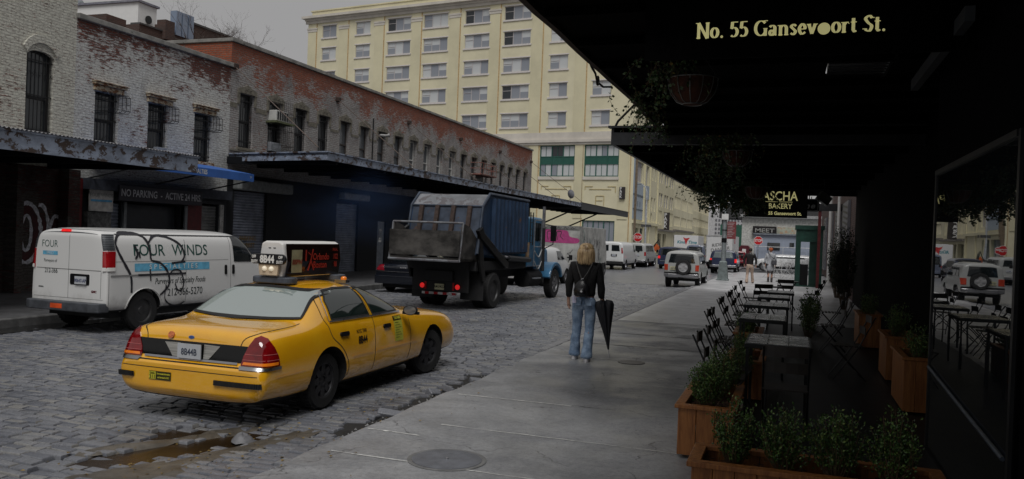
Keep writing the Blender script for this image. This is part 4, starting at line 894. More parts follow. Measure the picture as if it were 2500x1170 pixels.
# orange works signs and cone
om = mat('safety_orange', (.5, .1, .02), .6)
s = thing('works_sign', 'orange diamond roadworks sign near the silver van', 'roadworks sign', (-9.6, 62, -.1)); m = MB(); m.prism([(0, .95), (.33, 1.28), (0, 1.61), (-.33, 1.28)], -.02, 0, 'y'); m.build('plate', om, s); MB().tube([(0, .03, 0), (0, .03, 1.4)], .03, 5).build('post', dkm, s)
s = thing('works_barrel', 'orange and white works barrel beside the yellow digger', 'barrel', (-10.5, 60.5, -.1)); MB().lathe([(0, 0), (.28, 0), (.25, .35), (.23, .7), (.2, 1.0), (0, 1.02)], 16).build('drum', om, s, smooth=True); MB().lathe([(.262, .35), (.262, .5), (.25, .5), (.25, .35)], 16).build('stripe', wht, s)
s = thing('traffic_cone', 'small orange traffic cone on the road by the blue minivan', 'traffic cone', (-9.35, 58, -.1)); MB().lathe([(0, .03), (.15, .03), (.03, .7), (0, .7)], 12).build('cone', om, s); MB().box(-.2, .2, -.2, .2, 0, .03).build('base', om, s)
s = thing('mini_digger', 'small brown digger with raised arm parked behind the silver van', 'digger', (-9.9, 59, -.1)); m = MB(); m.box(-.6, .6, -.8, .8, 0, .4); m.build('tracks', blk, s, bevel=.08); MB().box(-.5, .5, -.6, .6, .45, 1.1).build('body', mat('digger_brown', (.08, .05, .03), .6), s, bevel=.08); m = MB(); m.tube([(.2, .3, .9), (.9, .2, 1.9), (1.1, .1, .9), (.95, 0, .5)], .06, 6); m.build('arm', dkm, s)
s = thing('red_booth', 'dark red booth with a small white poster behind the man in black', 'booth', (-3.6, 70, -.1)); m = MB(); m.prism([(-.45, 0), (.45, 0), (.45, 1.5), (.25, 1.7), (-.25, 1.7), (-.45, 1.5)], 0, 1, 'y'); m.build('shell', mat('dark_red_booth', (.09, .01, .018), .5), s, bevel=.03); MB().box(-.18, .12, -.03, -.003, 1.05, 1.4).build('poster', wht, s)

# ---------------------------------------------------------------- right side: storefronts, canopies, signs
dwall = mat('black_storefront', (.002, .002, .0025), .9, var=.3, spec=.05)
B = thing('corner_restaurant', 'black fronted restaurant building under the dark canopy', 'building', (0, 0, 0))
m = MB(); m.box(1.9, 8, 5.3, 28, 0, 6); m.box(1.22, 8, -8, 5.14, 0, 6); m.build('wall', dwall, B)  # second box: unseen wall beside the camera, added to block light
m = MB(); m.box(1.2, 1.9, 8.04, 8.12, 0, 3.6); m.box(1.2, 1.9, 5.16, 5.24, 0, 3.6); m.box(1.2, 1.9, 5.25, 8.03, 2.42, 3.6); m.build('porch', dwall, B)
s = thing('glass_panel', 'tall reflecting glass panel framed in metal at the restaurant porch', 'glass panel', (0, 0, 0))
mg = glassm('mirror_glass', (.012, .014, .016), .01, 2.6)
MB().box(1.19, 1.205, 5.25, 7.98, .03, 2.38).build('pane', mg, s)
m = MB(); m.box(1.18, 1.2, 7.98, 8.03, 0, 2.42); m.build('jamb', dkm, s); MB().box(1.18, 1.22, 5.19, 5.24, 0, 2.42).build('jamb', dkm, s); MB().box(1.17, 1.22, 5.24, 7.98, 2.38, 2.42).build('head', dkm, s)
m = MB(); m.tube([(1.175, 7.95, .71), (1.175, 5.28, .56)], .014, 6); m.build('brace', mat('dim_blue_steel', (.1, .12, .16), .4, .5), s)
# brick building beyond, with grilles
bR = brickmat('dusty_pink_brick', (.16, .07, .06), (.11, .05, .045), (.16, .15, .14), soot=.5)
B = thing('side_brick_building', 'pinkish brick building past the restaurant with grilled windows and white pipes', 'building', (0, 0, 0))
m = MB(); m.box(1.95, 9, 28.1, 60, 0, 6); m.build('wall', bR, B)
for y0 in (31, 36.5, 43, 50):
    m = MB(); m.box(1.85, 1.94, y0, y0+3.2, .4, 3.4); w_ = m.build('shutter', mat('slanted_grey_shutter', (.2, .2, .22), .6), B)
    m = MB()
    for j in range(14): m.add([(1.83, y0+.05, .5+j*.2), (1.83, y0+3.1, .7+j*.2), (1.83, y0+3.1, .77+j*.2), (1.83, y0+.05, .57+j*.2)], [(0, 1, 2, 3)])
    m.build('slat', dkm, w_)
m = MB(); m.tube([(1.8, 35.8, 0), (1.8, 35.8, 6)], .06, 6); m.build('pipe', wht, B)
m = MB(); m.tube([(1.75, 42, 0), (1.75, 42, 6)], .08, 6); m.build('pipe', wht, B)
# posts and beam of the terrace frame
s = thing('pergola', 'dark red post with a heavy black crossbeam at the end of the terrace', 'frame', (1.09, 36.2, 0)); MB().box(-.06, .06, -.06, .06, 0, 3.4).build('post', mat('dark_red_post', (.09, .01, .012), .5), s); MB().box(-.1, 2.4, -.1, .1, 3.2, 3.5).build('beam', dkm, s)
MB().box(.85, .9, -.05, .05, 0, 3.2).build('post', dkm, s)
s = thing('green_kiosk', 'dark green wooden entrance booth with a glazed opening on the pavement', 'booth', (.2, 36.8, 0)); gk = mat('kiosk_green', (.008, .045, .032), .5)
m = MB(); W_ = 1.05
wall(m, lambda u, v, d: (u, d, v), (0, W_), (0, 2.42), [(.2, .9, .06, 1.9)], .08); m.box(0, .07, .0+.01, 1.9, 0, 2.42); m.box(W_-.05, W_+.02, .01, 1.9, 0, 2.42); m.box(-.05, W_+.08, -.06, 2, 2.42, 2.6); m.build('frame', gk, s)
MB().box(.2, .52, .05, .08, .06, .95).build('panel', blackp, s); MB().box(.55, .6, .03, .09, .06, 1.9).build('mullion', gk, s)
MB().add([(.6, .06, .06), (.9, .06, .06), (.9, .06, 1.9), (.6, .06, 1.9)], [(0, 1, 2, 3)]).build('door', mat('green_door_dark', (.006, .03, .022), .4), s)
# canopies overhead
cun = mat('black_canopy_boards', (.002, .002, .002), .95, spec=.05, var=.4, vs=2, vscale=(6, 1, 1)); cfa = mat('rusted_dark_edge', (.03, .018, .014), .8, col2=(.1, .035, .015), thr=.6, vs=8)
s = thing('entrance_canopy', 'large black canopy overhead with the gold house number board', 'canopy', (0, 0, 0)); m = MB()
m.prism([(-2.14, 5.9), (1.9, 5.9), (1.9, 8.6), (-2.14, 8.6)], 3.7, 3.76); m.prism([(-2.14, 8.6), (.3, 8.6), (.3, 10.3), (-2.14, 10.3)], 3.7, 3.76); m.prism([(.95, 8.6), (1.9, 8.6), (1.9, 10.3), (.95, 10.3)], 3.7, 3.76); m.prism([(-2.14, 10.3), (1.9, 10.3), (1.9, 13.86), (-2.14, 13.86)], 3.7, 3.76); m.prism([(-.6, -8), (6, -8), (6, 5.88), (-.6, 5.88)], 3.72, 3.8); m.build('deck', cun, s)  # last slab: unseen, over and behind the camera, added to darken the terrace
m = MB(); ys = [5.9+.3*i for i in range(27)]
for a, b in zip(ys, ys[1:]):
    za, zb_ = [3.655+.018*noise.noise(Vector((y*1.3, 0, 4)))-(.05 if y > 12 else 0)*(y-12) for y in (a, b)]
    xa, xb = [-2.2+.02*noise.noise(Vector((y*1.1, 7, 4))) for y in (a, b)]
    m.add([(xa, a, za), (xb, b, zb_), (xb, b, 3.86), (xa, a, 3.86), (xa+.06, a, za), (xb+.06, b, zb_), (xb+.06, b, 3.86), (xa+.06, a, 3.86)], [(0, 1, 2, 3), (4, 7, 6, 5), (0, 4, 5, 1), (2, 6, 7, 3)])
m.build('fascia', cfa, s)
for y0 in (6.8, 7.9, 9.0, 10.35, 11.3, 12.3, 13.3): MB().box(-2.1, 1.85, y0, y0+.09, 3.62, 3.695).build('joist', cun, s)
m = MB(); x = .32
MB().box(-2.1, 1.9, 13.86, 13.88, 3.5, 3.9).build('end_fascia', cun, s)
for i in range(12): m.box(.32, .93, 8.62+i*.14, 8.71+i*.14, 3.72, 3.84)
m.build('open_grating', dkm, s)
m = MB(); m.box(-1.12, 1.15, 6.28, 6.32, 3.1, 3.699); bd = m.build('sign_board', cun, s)
gold = mat('glowing_gold_letters', (.8, .74, .34), .55, var=.03, emit=.75)  # emission added so the letters glow as if backlit
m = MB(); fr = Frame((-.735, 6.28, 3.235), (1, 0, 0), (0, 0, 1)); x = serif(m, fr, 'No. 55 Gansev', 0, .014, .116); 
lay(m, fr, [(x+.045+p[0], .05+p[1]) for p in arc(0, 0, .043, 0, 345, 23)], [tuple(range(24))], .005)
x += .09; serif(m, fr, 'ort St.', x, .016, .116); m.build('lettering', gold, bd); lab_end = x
s2 = tag(MB().box(-1.1, -.2, 7.0, 7.12, 3.36, 3.44).build('strip_light', mat('grey_tube_fitting', (.3, .32, .34), .5), bevel=.01), 'unlit pale strip light fitting hung under the entrance canopy', 'strip light')
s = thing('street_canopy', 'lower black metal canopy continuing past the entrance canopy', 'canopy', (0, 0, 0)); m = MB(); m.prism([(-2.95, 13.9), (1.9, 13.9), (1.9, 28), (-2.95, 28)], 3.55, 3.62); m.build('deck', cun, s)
m = MB(); m.prism([(-3.0, 13.9), (-2.94, 13.9), (-2.94, 28), (-3.0, 28)], 3.34, 3.62); m.prism([(-2.94, 13.9), (1.9, 13.9), (1.9, 13.96), (-2.94, 13.96)], 3.34, 3.62); m.prism([(-2.94, 27.94), (1.9, 27.94), (1.9, 28), (-2.94, 28)], 3.34, 3.62); m.prism([(-3.05, 13.85), (1.9, 13.85), (1.9, 14.0), (-3.05, 14.0)], 3.625, 3.66); m.build('fascia', mat('black_iron_fascia', (.02, .021, .024), .45, .3, bump=.4, bs=15), s)
for y0 in (15.5, 17.5, 19.5, 21.5, 23.5, 25.5): MB().box(-2.9, 1.85, y0, y0+.1, 3.38, 3.54).build('joist', cun, s)
s = thing('iron_hook', 'bent black iron hook with a ring hanging off the entrance canopy edge', 'iron hook', (0, 0, 0)); m = MB(); m.tube([(-2.32, 8.9, 4.0), (-2.3, 9.1, 3.88), (-2.3, 9.4, 3.74), (-2.28, 9.55, 3.68), (-2.28, 9.62, 3.62)], .014, 6); m.build('hook', barm, s); m = MB(); m.tube([(-2.28+.0, 9.68+.05*math.cos(t), 3.62+.05*math.sin(t)) for t in [i*PI/6 for i in range(12)]], .014, 6, close=True); m.build('ring', barm, s); m = MB(); m.tube([(-2.28, 9.72, 3.6), (-2.26, 9.9, 3.585), (-2.22, 10.2, 3.64)], .013, 6); m.build('lower_arm', barm, s)
m = MB(); m.tube([(-2.15, 13.0, 3.75), (-2.62, 13.9, 4.02), (-2.9, 13.95, 3.75), (-2.96, 13.95, 3.62)], .022, 6); tag(m.build('iron_stay', barm), 'short black iron stay between the entrance canopy end and the lower canopy corner', 'iron stay')
m = MB(); m.box(1.0, 1.06, 5.9, 8.4, 3.2, 3.3); tag(m.build('steel_beam', mat('dusty_beam', (.05, .055, .06), .6)), 'dusty grey steel beam running up to the porch ceiling', 'beam')
# bakery sign, one way sign
s = tag(MB().box(-1.05, .33, 20, 20.06, 2.36, 3.02).build('bakery_sign', blackp, bevel=.008), 'black hanging bakery sign with gold letters under the canopy', 'sign')
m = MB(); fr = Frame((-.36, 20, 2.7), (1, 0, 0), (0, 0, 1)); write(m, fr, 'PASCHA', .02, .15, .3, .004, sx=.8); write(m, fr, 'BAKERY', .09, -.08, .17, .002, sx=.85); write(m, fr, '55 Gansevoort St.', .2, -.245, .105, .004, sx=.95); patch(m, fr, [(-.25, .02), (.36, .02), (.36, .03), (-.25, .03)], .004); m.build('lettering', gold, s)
for x_ in (-.9, .2): MB().tube([(x_, 20.03, 3.0), (x_, 20.03, 3.55)], .01, 5).build('hanger', barm, s)
s = tag(MB().prism(roundrect(-.45, .64, 2.6, 2.92, .05), 22, 22.02, 'y').build('one_way_sign', blackp), 'black road sign with white italic letters partly behind the bakery sign', 'sign')
m = MB(); fr = Frame((.1, 22, 2.76), (1, 0, 0), (0, 0, 1)); rr = roundrect(-.52, .51, -.14, .14, .05); ribbon(m, fr, rr, .014, .004, closed=True); write(m, fr, 'one', .24, -.02, .2, .006, shear=.3, off=.005, sx=1.1, spacing=1.2); m.build('lettering', wht, s)
for x_ in (-.3, .4): m = MB().tube([(x_, 22.05, 2.6), (x_, 22.05, 3.5)], .012, 5).build('hanger', barm, s)
s = thing('loudspeaker', 'grey flood lamp box tilted on the wall beyond the signs', 'flood lamp', (.75, 22.3, 2.95)); o = MB().box(-.16, .16, -.1, .1, -.12, .12).build('housing', mat('lamp_box_grey', (.16, .17, .15), .5), s, bevel=.015); o.rotation_euler = (0, .6, .3); MB().tube([(0, 0, .1), (0, 0, .6)], .015, 5).build('bracket', barm, s)
# lamp post on the near pavement
s = thing('lamp_post', 'silver lamp post with a tapered square base at the kerb', 'lamp post', (-2.92, 38.9, 0)); gal = mat('galvanised_post', (.3, .33, .34), .45, .4, .2)
m = MB(); m.add([(x*h, y*h, z) for z, h in ((0, .27), (.06, .27), (.07, .235), (.85, .165), (.9, .12)) for x, y in ((-1, -1), (1, -1), (1, 1), (-1, 1))], [(i*4+j, i*4+(j+1) % 4, i*4+4+(j+1) % 4, i*4+4+j) for i in range(4) for j in range(4)]+[(16, 17, 18, 19)]); m.build('base', mat('post_base_green_grey', (.17, .2, .2), .5, .3), s, bevel=.01)
m = MB(); m.lathe([(.11, .88), (.1, 2.5), (.085, 6.5), (0, 6.5)], 12); m.build('shaft', gal, s, smooth=True)
m = MB(); m.lathe([(.115, 1.75), (.12, 1.75), (.12, 1.95), (.115, 1.95)], 12); m.lathe([(.115, 2.3), (.12, 2.3), (.12, 2.34), (.115, 2.34)], 12); m.build('sticker_band', blackp, s)
s = tag(MB().box(-2.8, -2.4, 38.84, 38.87, 1.92, 2.72).build('parking_rules_sign', mat('burgundy_sign', (.2, .04, .045), .6)), 'burgundy and white parking rules sign fixed to the silver lamp post', 'sign')
m = MB(); fr = Frame((-2.6, 38.84, 2.32), (1, 0, 0), (0, 0, 1))
for i in range(9): patch(m, fr, [(-.17, .34-i*.075), (.13-.05*(i % 3), .34-i*.075), (.13-.05*(i % 3), .315-i*.075), (-.17, .315-i*.075)], .003)
m.build('lettering', mat('faded_white_lines', (.4, .34, .34), .6), s)
s = tag(MB().box(-3.05, -2.75, 38.72, 38.76, 2.8, 3.06).build('notice_plate', wht), 'white blank plate fixed high on the silver lamp post', 'sign')
# ---------------------------------------------------------------- vehicles
def evald(ob):
    dg = bpy.context.evaluated_depsgraph_get(); return bpy.data.meshes.new_from_object(ob.evaluated_get(dg))
def loft(stations, wells=(), wr=.38, sub=2, well_w=.3):
    """closed body from half profiles (first point bottom centre, last top centre); wells: wheel axle y positions"""
    K = len(stations[0][1]); n = 2*K-2; vs = []; fs = []
    for y, pr in stations:
        vs += [(x, y, z) for x, z in pr]+[(-x, y, z) for x, z in reversed(pr[1:-1])]
    S_ = len(stations)
    for s in range(S_-1):
        for i in range(n): fs.append((s*n+i, s*n+(i+1) % n, (s+1)*n+(i+1) % n, (s+1)*n+i))
    mi = lambda i: (n-i) % n
    for s in (0, S_-1):
        for i in range(K-1):
            f = [s*n+i, s*n+i+1, s*n+mi(i+1), s*n+mi(i)]; f = list(dict.fromkeys(f)); fs.append(tuple(f))
    m = MB(); m.add(vs, fs); o = m.build('body', bpy.data.materials[0])
    md = o.modifiers.new('s', 'SUBSURF'); md.levels = sub; md.render_levels = sub
    tmp = []
    W_ = max(x for _, pr in stations for x, z in pr)
    for y in wells:
        for s in (-1, 1):
            c = MB(); c.lathe([(wr, s*(W_-well_w)), (wr, s*(W_+.3))], 32, 'x', c=(0, y, wr*.86)); co = c.build('cut', bpy.data.materials[0]); tmp.append(co)
            b = o.modifiers.new('b', 'BOOLEAN'); b.operation = 'DIFFERENCE'; b.object = co; b.solver = 'EXACT'
    me = evald(o); bpy.data.objects.remove(o)
    for t in tmp: bpy.data.objects.remove(t)
    return me, W_
def finish_body(me, W_, parent, paint, wells, wr, lower=None, well_w=.3, smooth_a=50):
    me.materials.clear(); me.materials.append(paint); me.materials.append(blk)
    if lower: me.materials.append(lower[1])
    for p in me.polygons:
        c = p.center; p.material_index = 0; p.use_smooth = True
        if lower and c.z < lower[0]: p.material_index = 2
        for y in wells:
            d = math.hypot(c.y-y, c.z-wr*.86)
            if d < wr+.004 and abs(c.x) < W_-.012: p.material_index = 1
        if p.normal.z < -.75 and c.z < .6: p.material_index = 1
    me.set_sharp_from_angle(angle=R(smooth_a))
    o = bpy.data.objects.new('body', me); COL.objects.link(o); o.parent = parent; return o
def bvh_of(me): return BVHTree.FromPolygons([v.co.copy() for v in me.vertices], [tuple(p.vertices) for p in me.polygons])
tyre = mat('tyre_rubber', (.016, .016, .017), .8, var=.3, vs=20, bump=.3); rimm = mat('wheel_alloy', (.3, .3, .32), .35, .8, var=.1); rimd = mat('dirty_steel_rim', (.06, .06, .062), .5, .5)
def wheel(parent, x, y, r, w, rm=None, spokes=0, steer=0, s=1, name='wheel'):
    """tyre turned round the x axis; s=+1 puts the outer face toward +x"""
    m = MB(); rr = r*.62
    m.lathe([(rr, -w/2), (r*.93, -w/2), (r*.985, -w*.38), (r, -w*.2), (r, w*.2), (r*.985, w*.38), (r*.93, w/2), (rr, w/2), (rr*.98, w*.3), (rr*.98, -w*.3)], 32, 'x')
    for i in range(36):       # tread blocks
        a = 2*PI*i/36; c, s_ = math.cos(a), math.sin(a); c2, s2 = math.cos(a+.1), math.sin(a+.1)
        for w0, w1 in ((-w*.42, -w*.08), (w*.08, w*.42)):
            m.add([(w0, r*c, r*s_), (w1, r*c, r*s_), (w1, r*c2, r*s2), (w0, r*c2, r*s2), (w0, (r+.008)*c, (r+.008)*s_), (w1, (r+.008)*c, (r+.008)*s_), (w1, (r+.008)*c2, (r+.008)*s2), (w0, (r+.008)*c2, (r+.008)*s2)], [(4, 5, 6, 7), (0, 1, 5, 4), (2, 3, 7, 6), (1, 2, 6, 5), (3, 0, 4, 7)])
    o = m.build(name, tyre, parent, smooth=35); o.location = (x, y, r); o.rotation_euler = (0, 0, R(steer)+(PI if s < 0 else 0))
    m = MB(); rm = rm or rimm
    m.lathe([(rr*1.0, w*.3), (rr*1.03, w*.47), (rr*.94, w*.45), (rr*.88, w*.22), (rr*.4, w*.2), (rr*.3, w*.34), (0, w*.36)], 24, 'x')
    if spokes:
        for i in range(spokes):
            a = 2*PI*i/spokes; c, s_ = math.cos(a), math.sin(a); q = []
            for rad, hw in ((rr*.25, .05), (rr*.93, .035)):
                for h in (w*.24, w*.40):
                    q += [(h, rad*c-hw*s_, rad*s_+hw*c), (h, rad*c+hw*s_, rad*s_-hw*c)]
            m.add(q, [(0, 1, 3, 2), (4, 6, 7, 5), (2, 3, 7, 6), (0, 4, 5, 1), (0, 2, 6, 4), (1, 5, 7, 3)])
    m.build('rim', rm, o, smooth=35)
    return o
def frames(bvh): return Frame((0, 0, 0), (1, 0, 0), (0, 0, 1), bvh), Frame((0, 0, 0), (0, 1, 0), (0, 0, 1), bvh), Frame((0, 0, 0), (0, -1, 0), (0, 0, 1), bvh)
def P9(w, zb, z5, p6, p7, zt, x5=None, zm=.52): return [(0, zb), (w*.8, zb), (w-.03, zb+.07), (w, zm), (w-.005, (zm+z5)/2), (x5 or w-.05, z5), p6, p7, (0, zt)]
platem = mat('licence_plate', (.5, .52, .55), .4, var=.05); plate_y = mat('pale_yellow_plate', (.5, .48, .3), .5)
def plate(parent, fr, x, z, txt, w=.3, h=.155, pm=None, off=.03, col=None):
    m = MB(); P = [fr.o+fr.u*a+fr.v*b for a, b in ()]
    q = fr.at((x, z), off) or Vector((x, -.02, z)); n = fr.n
    M_ = Matrix.Translation(q); m.box(-w/2, w/2, -.006, .006, -h/2, h/2, M=M_); o = m.build('licence_plate', pm or platem, parent)
    m = MB(); f2 = Frame(q+n*.006, fr.u, fr.v); write(m, f2, txt, 0, -.01, h*.62, .002, sx=.8, off=.003); m.build('lettering', col or mat('plate_navy', (.03, .04, .12), .5), o); return o

# ---- the yellow cab
ypaint, nt, p = newmat('taxi_yellow'); p.inputs['Base Color'].default_value = (.86, .38, .004, 1); p.inputs['Roughness'].default_value = .3; p.inputs['Coat Weight'].default_value = 1; p.inputs['Coat Roughness'].default_value = .05; p.inputs['Coat IOR'].default_value = 2.1
v = _vec(nt); dn = _noise(nt, v, 2.2, 7, .7)
sx_ = nt.nodes.new('ShaderNodeSeparateXYZ'); nt.links.new(v, sx_.inputs[0])
low = _math(nt, 'MULTIPLY', _ramp(nt, _math(nt, 'ADD', _math(nt, 'MULTIPLY', sx_.outputs['Z'], -1.6), _math(nt, 'MULTIPLY', dn, .9)), -.25, .35), .55)   # road grime along the sills
nt.links.new(_mix(nt, _mix(nt, (.88, .42, .006), (.93, .48, .012), _ramp(nt, dn, .3, .7)), (.18, .11, .04), low), p.inputs['Base Color'])
nt.links.new(_math(nt, 'ADD', _math(nt, 'MULTIPLY', low, .5), .26), p.inputs['Roughness']); nt.links.new(_math(nt, 'SUBTRACT', 1., low), p.inputs['Coat Weight'])
T = thing('taxi', 'yellow cab seen from behind with a lit advertising box on its roof', 'taxi', (-5.145, 6.09, -.1), R(-.3)); T.scale = (.833,)*3
st = []
def S9(y, w, zb, z5, x6, z6, x7, z7, zt, x5=None, zm=.52): st.append((y, P9(w, zb, z5, (x6, z6), (x7, z7), zt, x5, zm)))
S9(0.0, .86, .36, .60, .74, .615, .45, .62, .62, zm=.5)
S9(.03, .94, .30, .64, .82, .652, .5, .66, .66, zm=.5)
S9(.075, .965, .26, .67, .85, .672, .5, .675, .68, zm=.5)
S9(.095, .97, .25, .76, .86, .86, .5, .90, .91, x5=.90, zm=.5)
S9(.13, .975, .25, .88, .84, .985, .5, 1.01, 1.02, x5=.915, zm=.5)
S9(.28, .98, .24, .935, .85, 1.02, .52, 1.045, 1.052, x5=.935)
S9(.55, .985, .23, .955, .86, 1.03, .55, 1.06, 1.068, x5=.945)
S9(.88, .99, .23, .97, .87, 1.035, .66, 1.068, 1.075, x5=.95)
S9(.98, .99, .23, .975, .875, 1.05, .74, 1.12, 1.135, x5=.95)
S9(1.28, .99, .22, .98, .88, 1.08, .68, 1.36, 1.395, x5=.95)
S9(1.42, .99, .22, .98, .88, 1.09, .66, 1.425, 1.47, x5=.95)
S9(1.8, .99, .22, .98, .88, 1.09, .66, 1.455, 1.50, x5=.95)
S9(2.3, .99, .22, .975, .88, 1.08, .66, 1.455, 1.505, x5=.95)
S9(2.75, .99, .22, .965, .88, 1.07, .66, 1.42, 1.475, x5=.95)
S9(3.35, .99, .23, .95, .875, 1.04, .73, 1.13, 1.15, x5=.94)
S9(3.5, .99, .23, .94, .87, 1.02, .68, 1.05, 1.06, x5=.94)
S9(4.3, .985, .24, .90, .85, .97, .5, 1.0, 1.01, x5=.93)
S9(4.9, .97, .26, .85, .83, .91, .5, .945, .955, x5=.91)
S9(5.2, .94, .26, .77, .80, .84, .5, .86, .87, x5=.88, zm=.5)
S9(5.30, .91, .27, .66, .76, .67, .5, .67, .67, x5=.84, zm=.48)
S9(5.36, .82, .33, .58, .68, .59, .45, .59, .59, x5=.74, zm=.47)
me, W_ = loft(st, (1.33, 4.30), .41, 3, .28); bv = bvh_of(me); finish_body(me, W_, T, ypaint, (1.33, 4.30), .41, smooth_a=42)
fR, fS, fL = frames(bv); seam = mat('panel_gap', (.015, .012, .008), .8); dglass = glassm('taxi_tinted_glass', (.012, .02, .018), .03, 1.9)
# rear glass: sky reflection partly put into its pale base colour
rg = glassm('rear_glass', (.3, .36, .35), .04, 4.2)
m = MB(); rw = [(-.76, 1.105), (-.4, 1.09), (0, 1.085), (.4, 1.09), (.76, 1.105), (.73, 1.18), (.645, 1.365), (.60, 1.392), (.3, 1.42), (0, 1.43), (-.3, 1.42), (-.60, 1.392), (-.645, 1.365), (-.73, 1.18)]; patch(m, fR, rw, .009, .028); m.build('rear_window', rg, T, smooth=60)
m = MB(); ribbon(m, fR, rw, .022, .014, .02, True); m.build('rear_window_seal', blk, T, smooth=60)
fW = Frame((0, 5.36, 0), (-1, 0, 0), (0, 0, 1), bv); m = MB(); patch(m, fW, [(-.74, 1.1), (.74, 1.1), (.64, 1.38), (.3, 1.42), (-.3, 1.42), (-.64, 1.38)], .004, .05); m.build('windshield', dglass, T, smooth=60)
sw1 = [(1.45, 1.065), (2.38, 1.055), (2.38, 1.395), (2.0, 1.405), (1.68, 1.385), (1.52, 1.28)]; sw2 = [(2.47, 1.055), (3.22, 1.05), (3.17, 1.11), (2.95, 1.28), (2.8, 1.355), (2.66, 1.385), (2.47, 1.395)]
for fr, sg in ((fS, 1), (fL, -1)):
    f = lambda pl: [(a*sg, b) for a, b in pl]
    m = MB(); patch(m, fr, f(sw1), .008, .03); m.build('side_window', dglass, T, smooth=60); m = MB(); patch(m, fr, f(sw2), .008, .03); m.build('side_window', dglass, T, smooth=60)
    m = MB(); ribbon(m, fr, f([(1.66, 1.06), (1.62, 1.36)]), .018, .007); ribbon(m, fr, f(sw1), .02, .012, .025, True); ribbon(m, fr, f(sw2), .02, .012, .025, True); m.build('window_seal', blk, T, smooth=60)
    m = MB(); ribbon(m, fr, f([(1.38, 1.045), (2.42, 1.035), (3.3, 1.03)]), .018, .016); ribbon(m, fr, f(spline([(1.38, 1.05), (1.46, 1.27), (1.65, 1.385), (2.1, 1.405), (2.5, 1.40), (2.8, 1.365), (3.0, 1.28), (3.32, 1.04)], 5)), .012, .01); m.build('chrome_trim', chrome, T, smooth=60)
    m = MB()
    for ln in ([(1.34, 1.0), (1.3, 1.1), (1.36, 1.28), (1.46, 1.36)], [(1.34, 1.0), (1.4, .86), (1.6, .72), (1.74, .55), (1.78, .40), (1.7, .27)], [(2.42, 1.4), (2.44, .8), (2.42, .35), (2.3, .25)], [(3.48, .98), (3.5, .6), (3.46, .3)], [(1.15, 1.0), (.8, .99), (.35, .96)] if 0 else [(2.0, .26), (3.6, .26)]): ribbon(m, fr, f(spline(ln, 4)), .012, .002)
    m.build('door_seam', seam, T, smooth=60)
    m = MB(); ribbon(m, fr, f([(1.85, .585), (2.38, .585)]), .022, .008); m.build('side_moulding', ypaint, T, smooth=60); m = MB(); ribbon(m, fr, f([(2.47, .585), (3.7, .585)]), .022, .008); m.build('side_moulding', ypaint, T, smooth=60); m = MB(); ribbon(m, fr, f([(.25, .55), (.8, .56)]), .012, .006); m.build('side_moulding', ypaint, T, smooth=60)
    for y_ in (1.56, 2.68):
        m = MB(); patch(m, fr, f(roundrect(y_, y_+.2, .85, .905, .025)), .022, .05, skirt=.02); m.build('door_handle', blackp, T, smooth=60)
m = MB()   # trunk lid gaps
ribbon(m, fR, spline([(-.80, 1.06), (-.79, 1.03), (-.74, 1.0), (-.64, .93), (-.6, .72)], 4), .011, .002); ribbon(m, fR, spline([(.80, 1.06), (.79, 1.03), (.74, 1.0), (.64, .93), (.6, .72)], 4), .011, .002)
ribbon(m, fR, [(-.93, .652), (.93, .652)], .012, .003); ribbon(m, fR, [(-.9, .575), (.9, .575)], .008, .002); m.build('trunk_seam', seam, T, smooth=60)
m = MB(); patch(m, fR, [(-.68, .70), (.68, .70), (.76, .88), (-.76, .88)], .004, .06); m.build('rear_panel', mat('gloss_black', (.004, .004, .004), .15), T, smooth=60)
m = MB(); ribbon(m, fR, [(-.62, .688), (.62, .688)], .026, .014); m.build('chrome_strip', chrome, T, smooth=60)
refm = mat('silver_reflector', (.42, .41, .38), .3, .5, var=.3, vs=2, vscale=(1, 1, 40))
for s_ in (-1, 1):
    m = MB(); patch(m, fR, [(.17*s_, .705), (.24*s_, .705), (.37*s_, .855), (.16*s_, .86)][::s_], .012, .06, skirt=.01); m.build('reflector', refm, T, smooth=60)
    d_ = Vector((-.55*s_, .835, 0)); u_ = Vector((.835, .55*s_, 0)); ft = Frame((.93*s_, .1, 0), u_, (0, 0, 1), bv, d_)
    o_ = [(-.245, .675), (-.215, .78), (-.165, .89), (-.11, .965), (-.05, .985), (.02, .96), (.09, .87), (.135, .77), (.15, .675)]; f = lambda pl: [(a*s_, b) for a, b in pl][::s_]
    m = MB(); patch(m, ft, f(o_), .012, .04, skirt=.012); tl = m.build('tail_light', mat('deep_red_lens', (.2, .004, .006), .12, var=.3, coat=1), T, smooth=60)
    m = MB(); patch(m, ft, f([(-.225, .685), (.13, .685), (.13, .715), (-.21, .715)]), .016, .04); m.build('amber_strip', amb, tl, smooth=60)
    m = MB(); ribbon(m, ft, f([(-.20, .80), (.12, .80)]), .006, .016); ribbon(m, ft, f([(-.22, .74), (.14, .74)]), .006, .016); m.build('lens_line', mat('pink_lens_line', (.5, .12, .12), .3), tl, smooth=60)
    m = MB(); ribbon(m, ft, f([(-.26, .65), (.165, .65)]), .032, .014); m.build('chrome_base', chrome, tl, smooth=60)
    m = MB(); x0, x1 = (.38, .93) if s_ > 0 else (-.93, -.72)
    for i in range(int((x1-x0)/.016)): x = x0+i*.016; patch(m, fR, [(x, .455), (x+.011, .455), (x+.011, .505), (x, .505)], .03, .1, skirt=.012)
    ribbon(m, fR, [(x0-.01, .48), (x1+.01, .48)], .056, .012, .04); m.build('bumper_strip', blk, T)
plate(T, fR, 0, .775, '8B44B', .31, .16, off=.045, col=mat('plate_ink', (.05, .06, .09), .5))
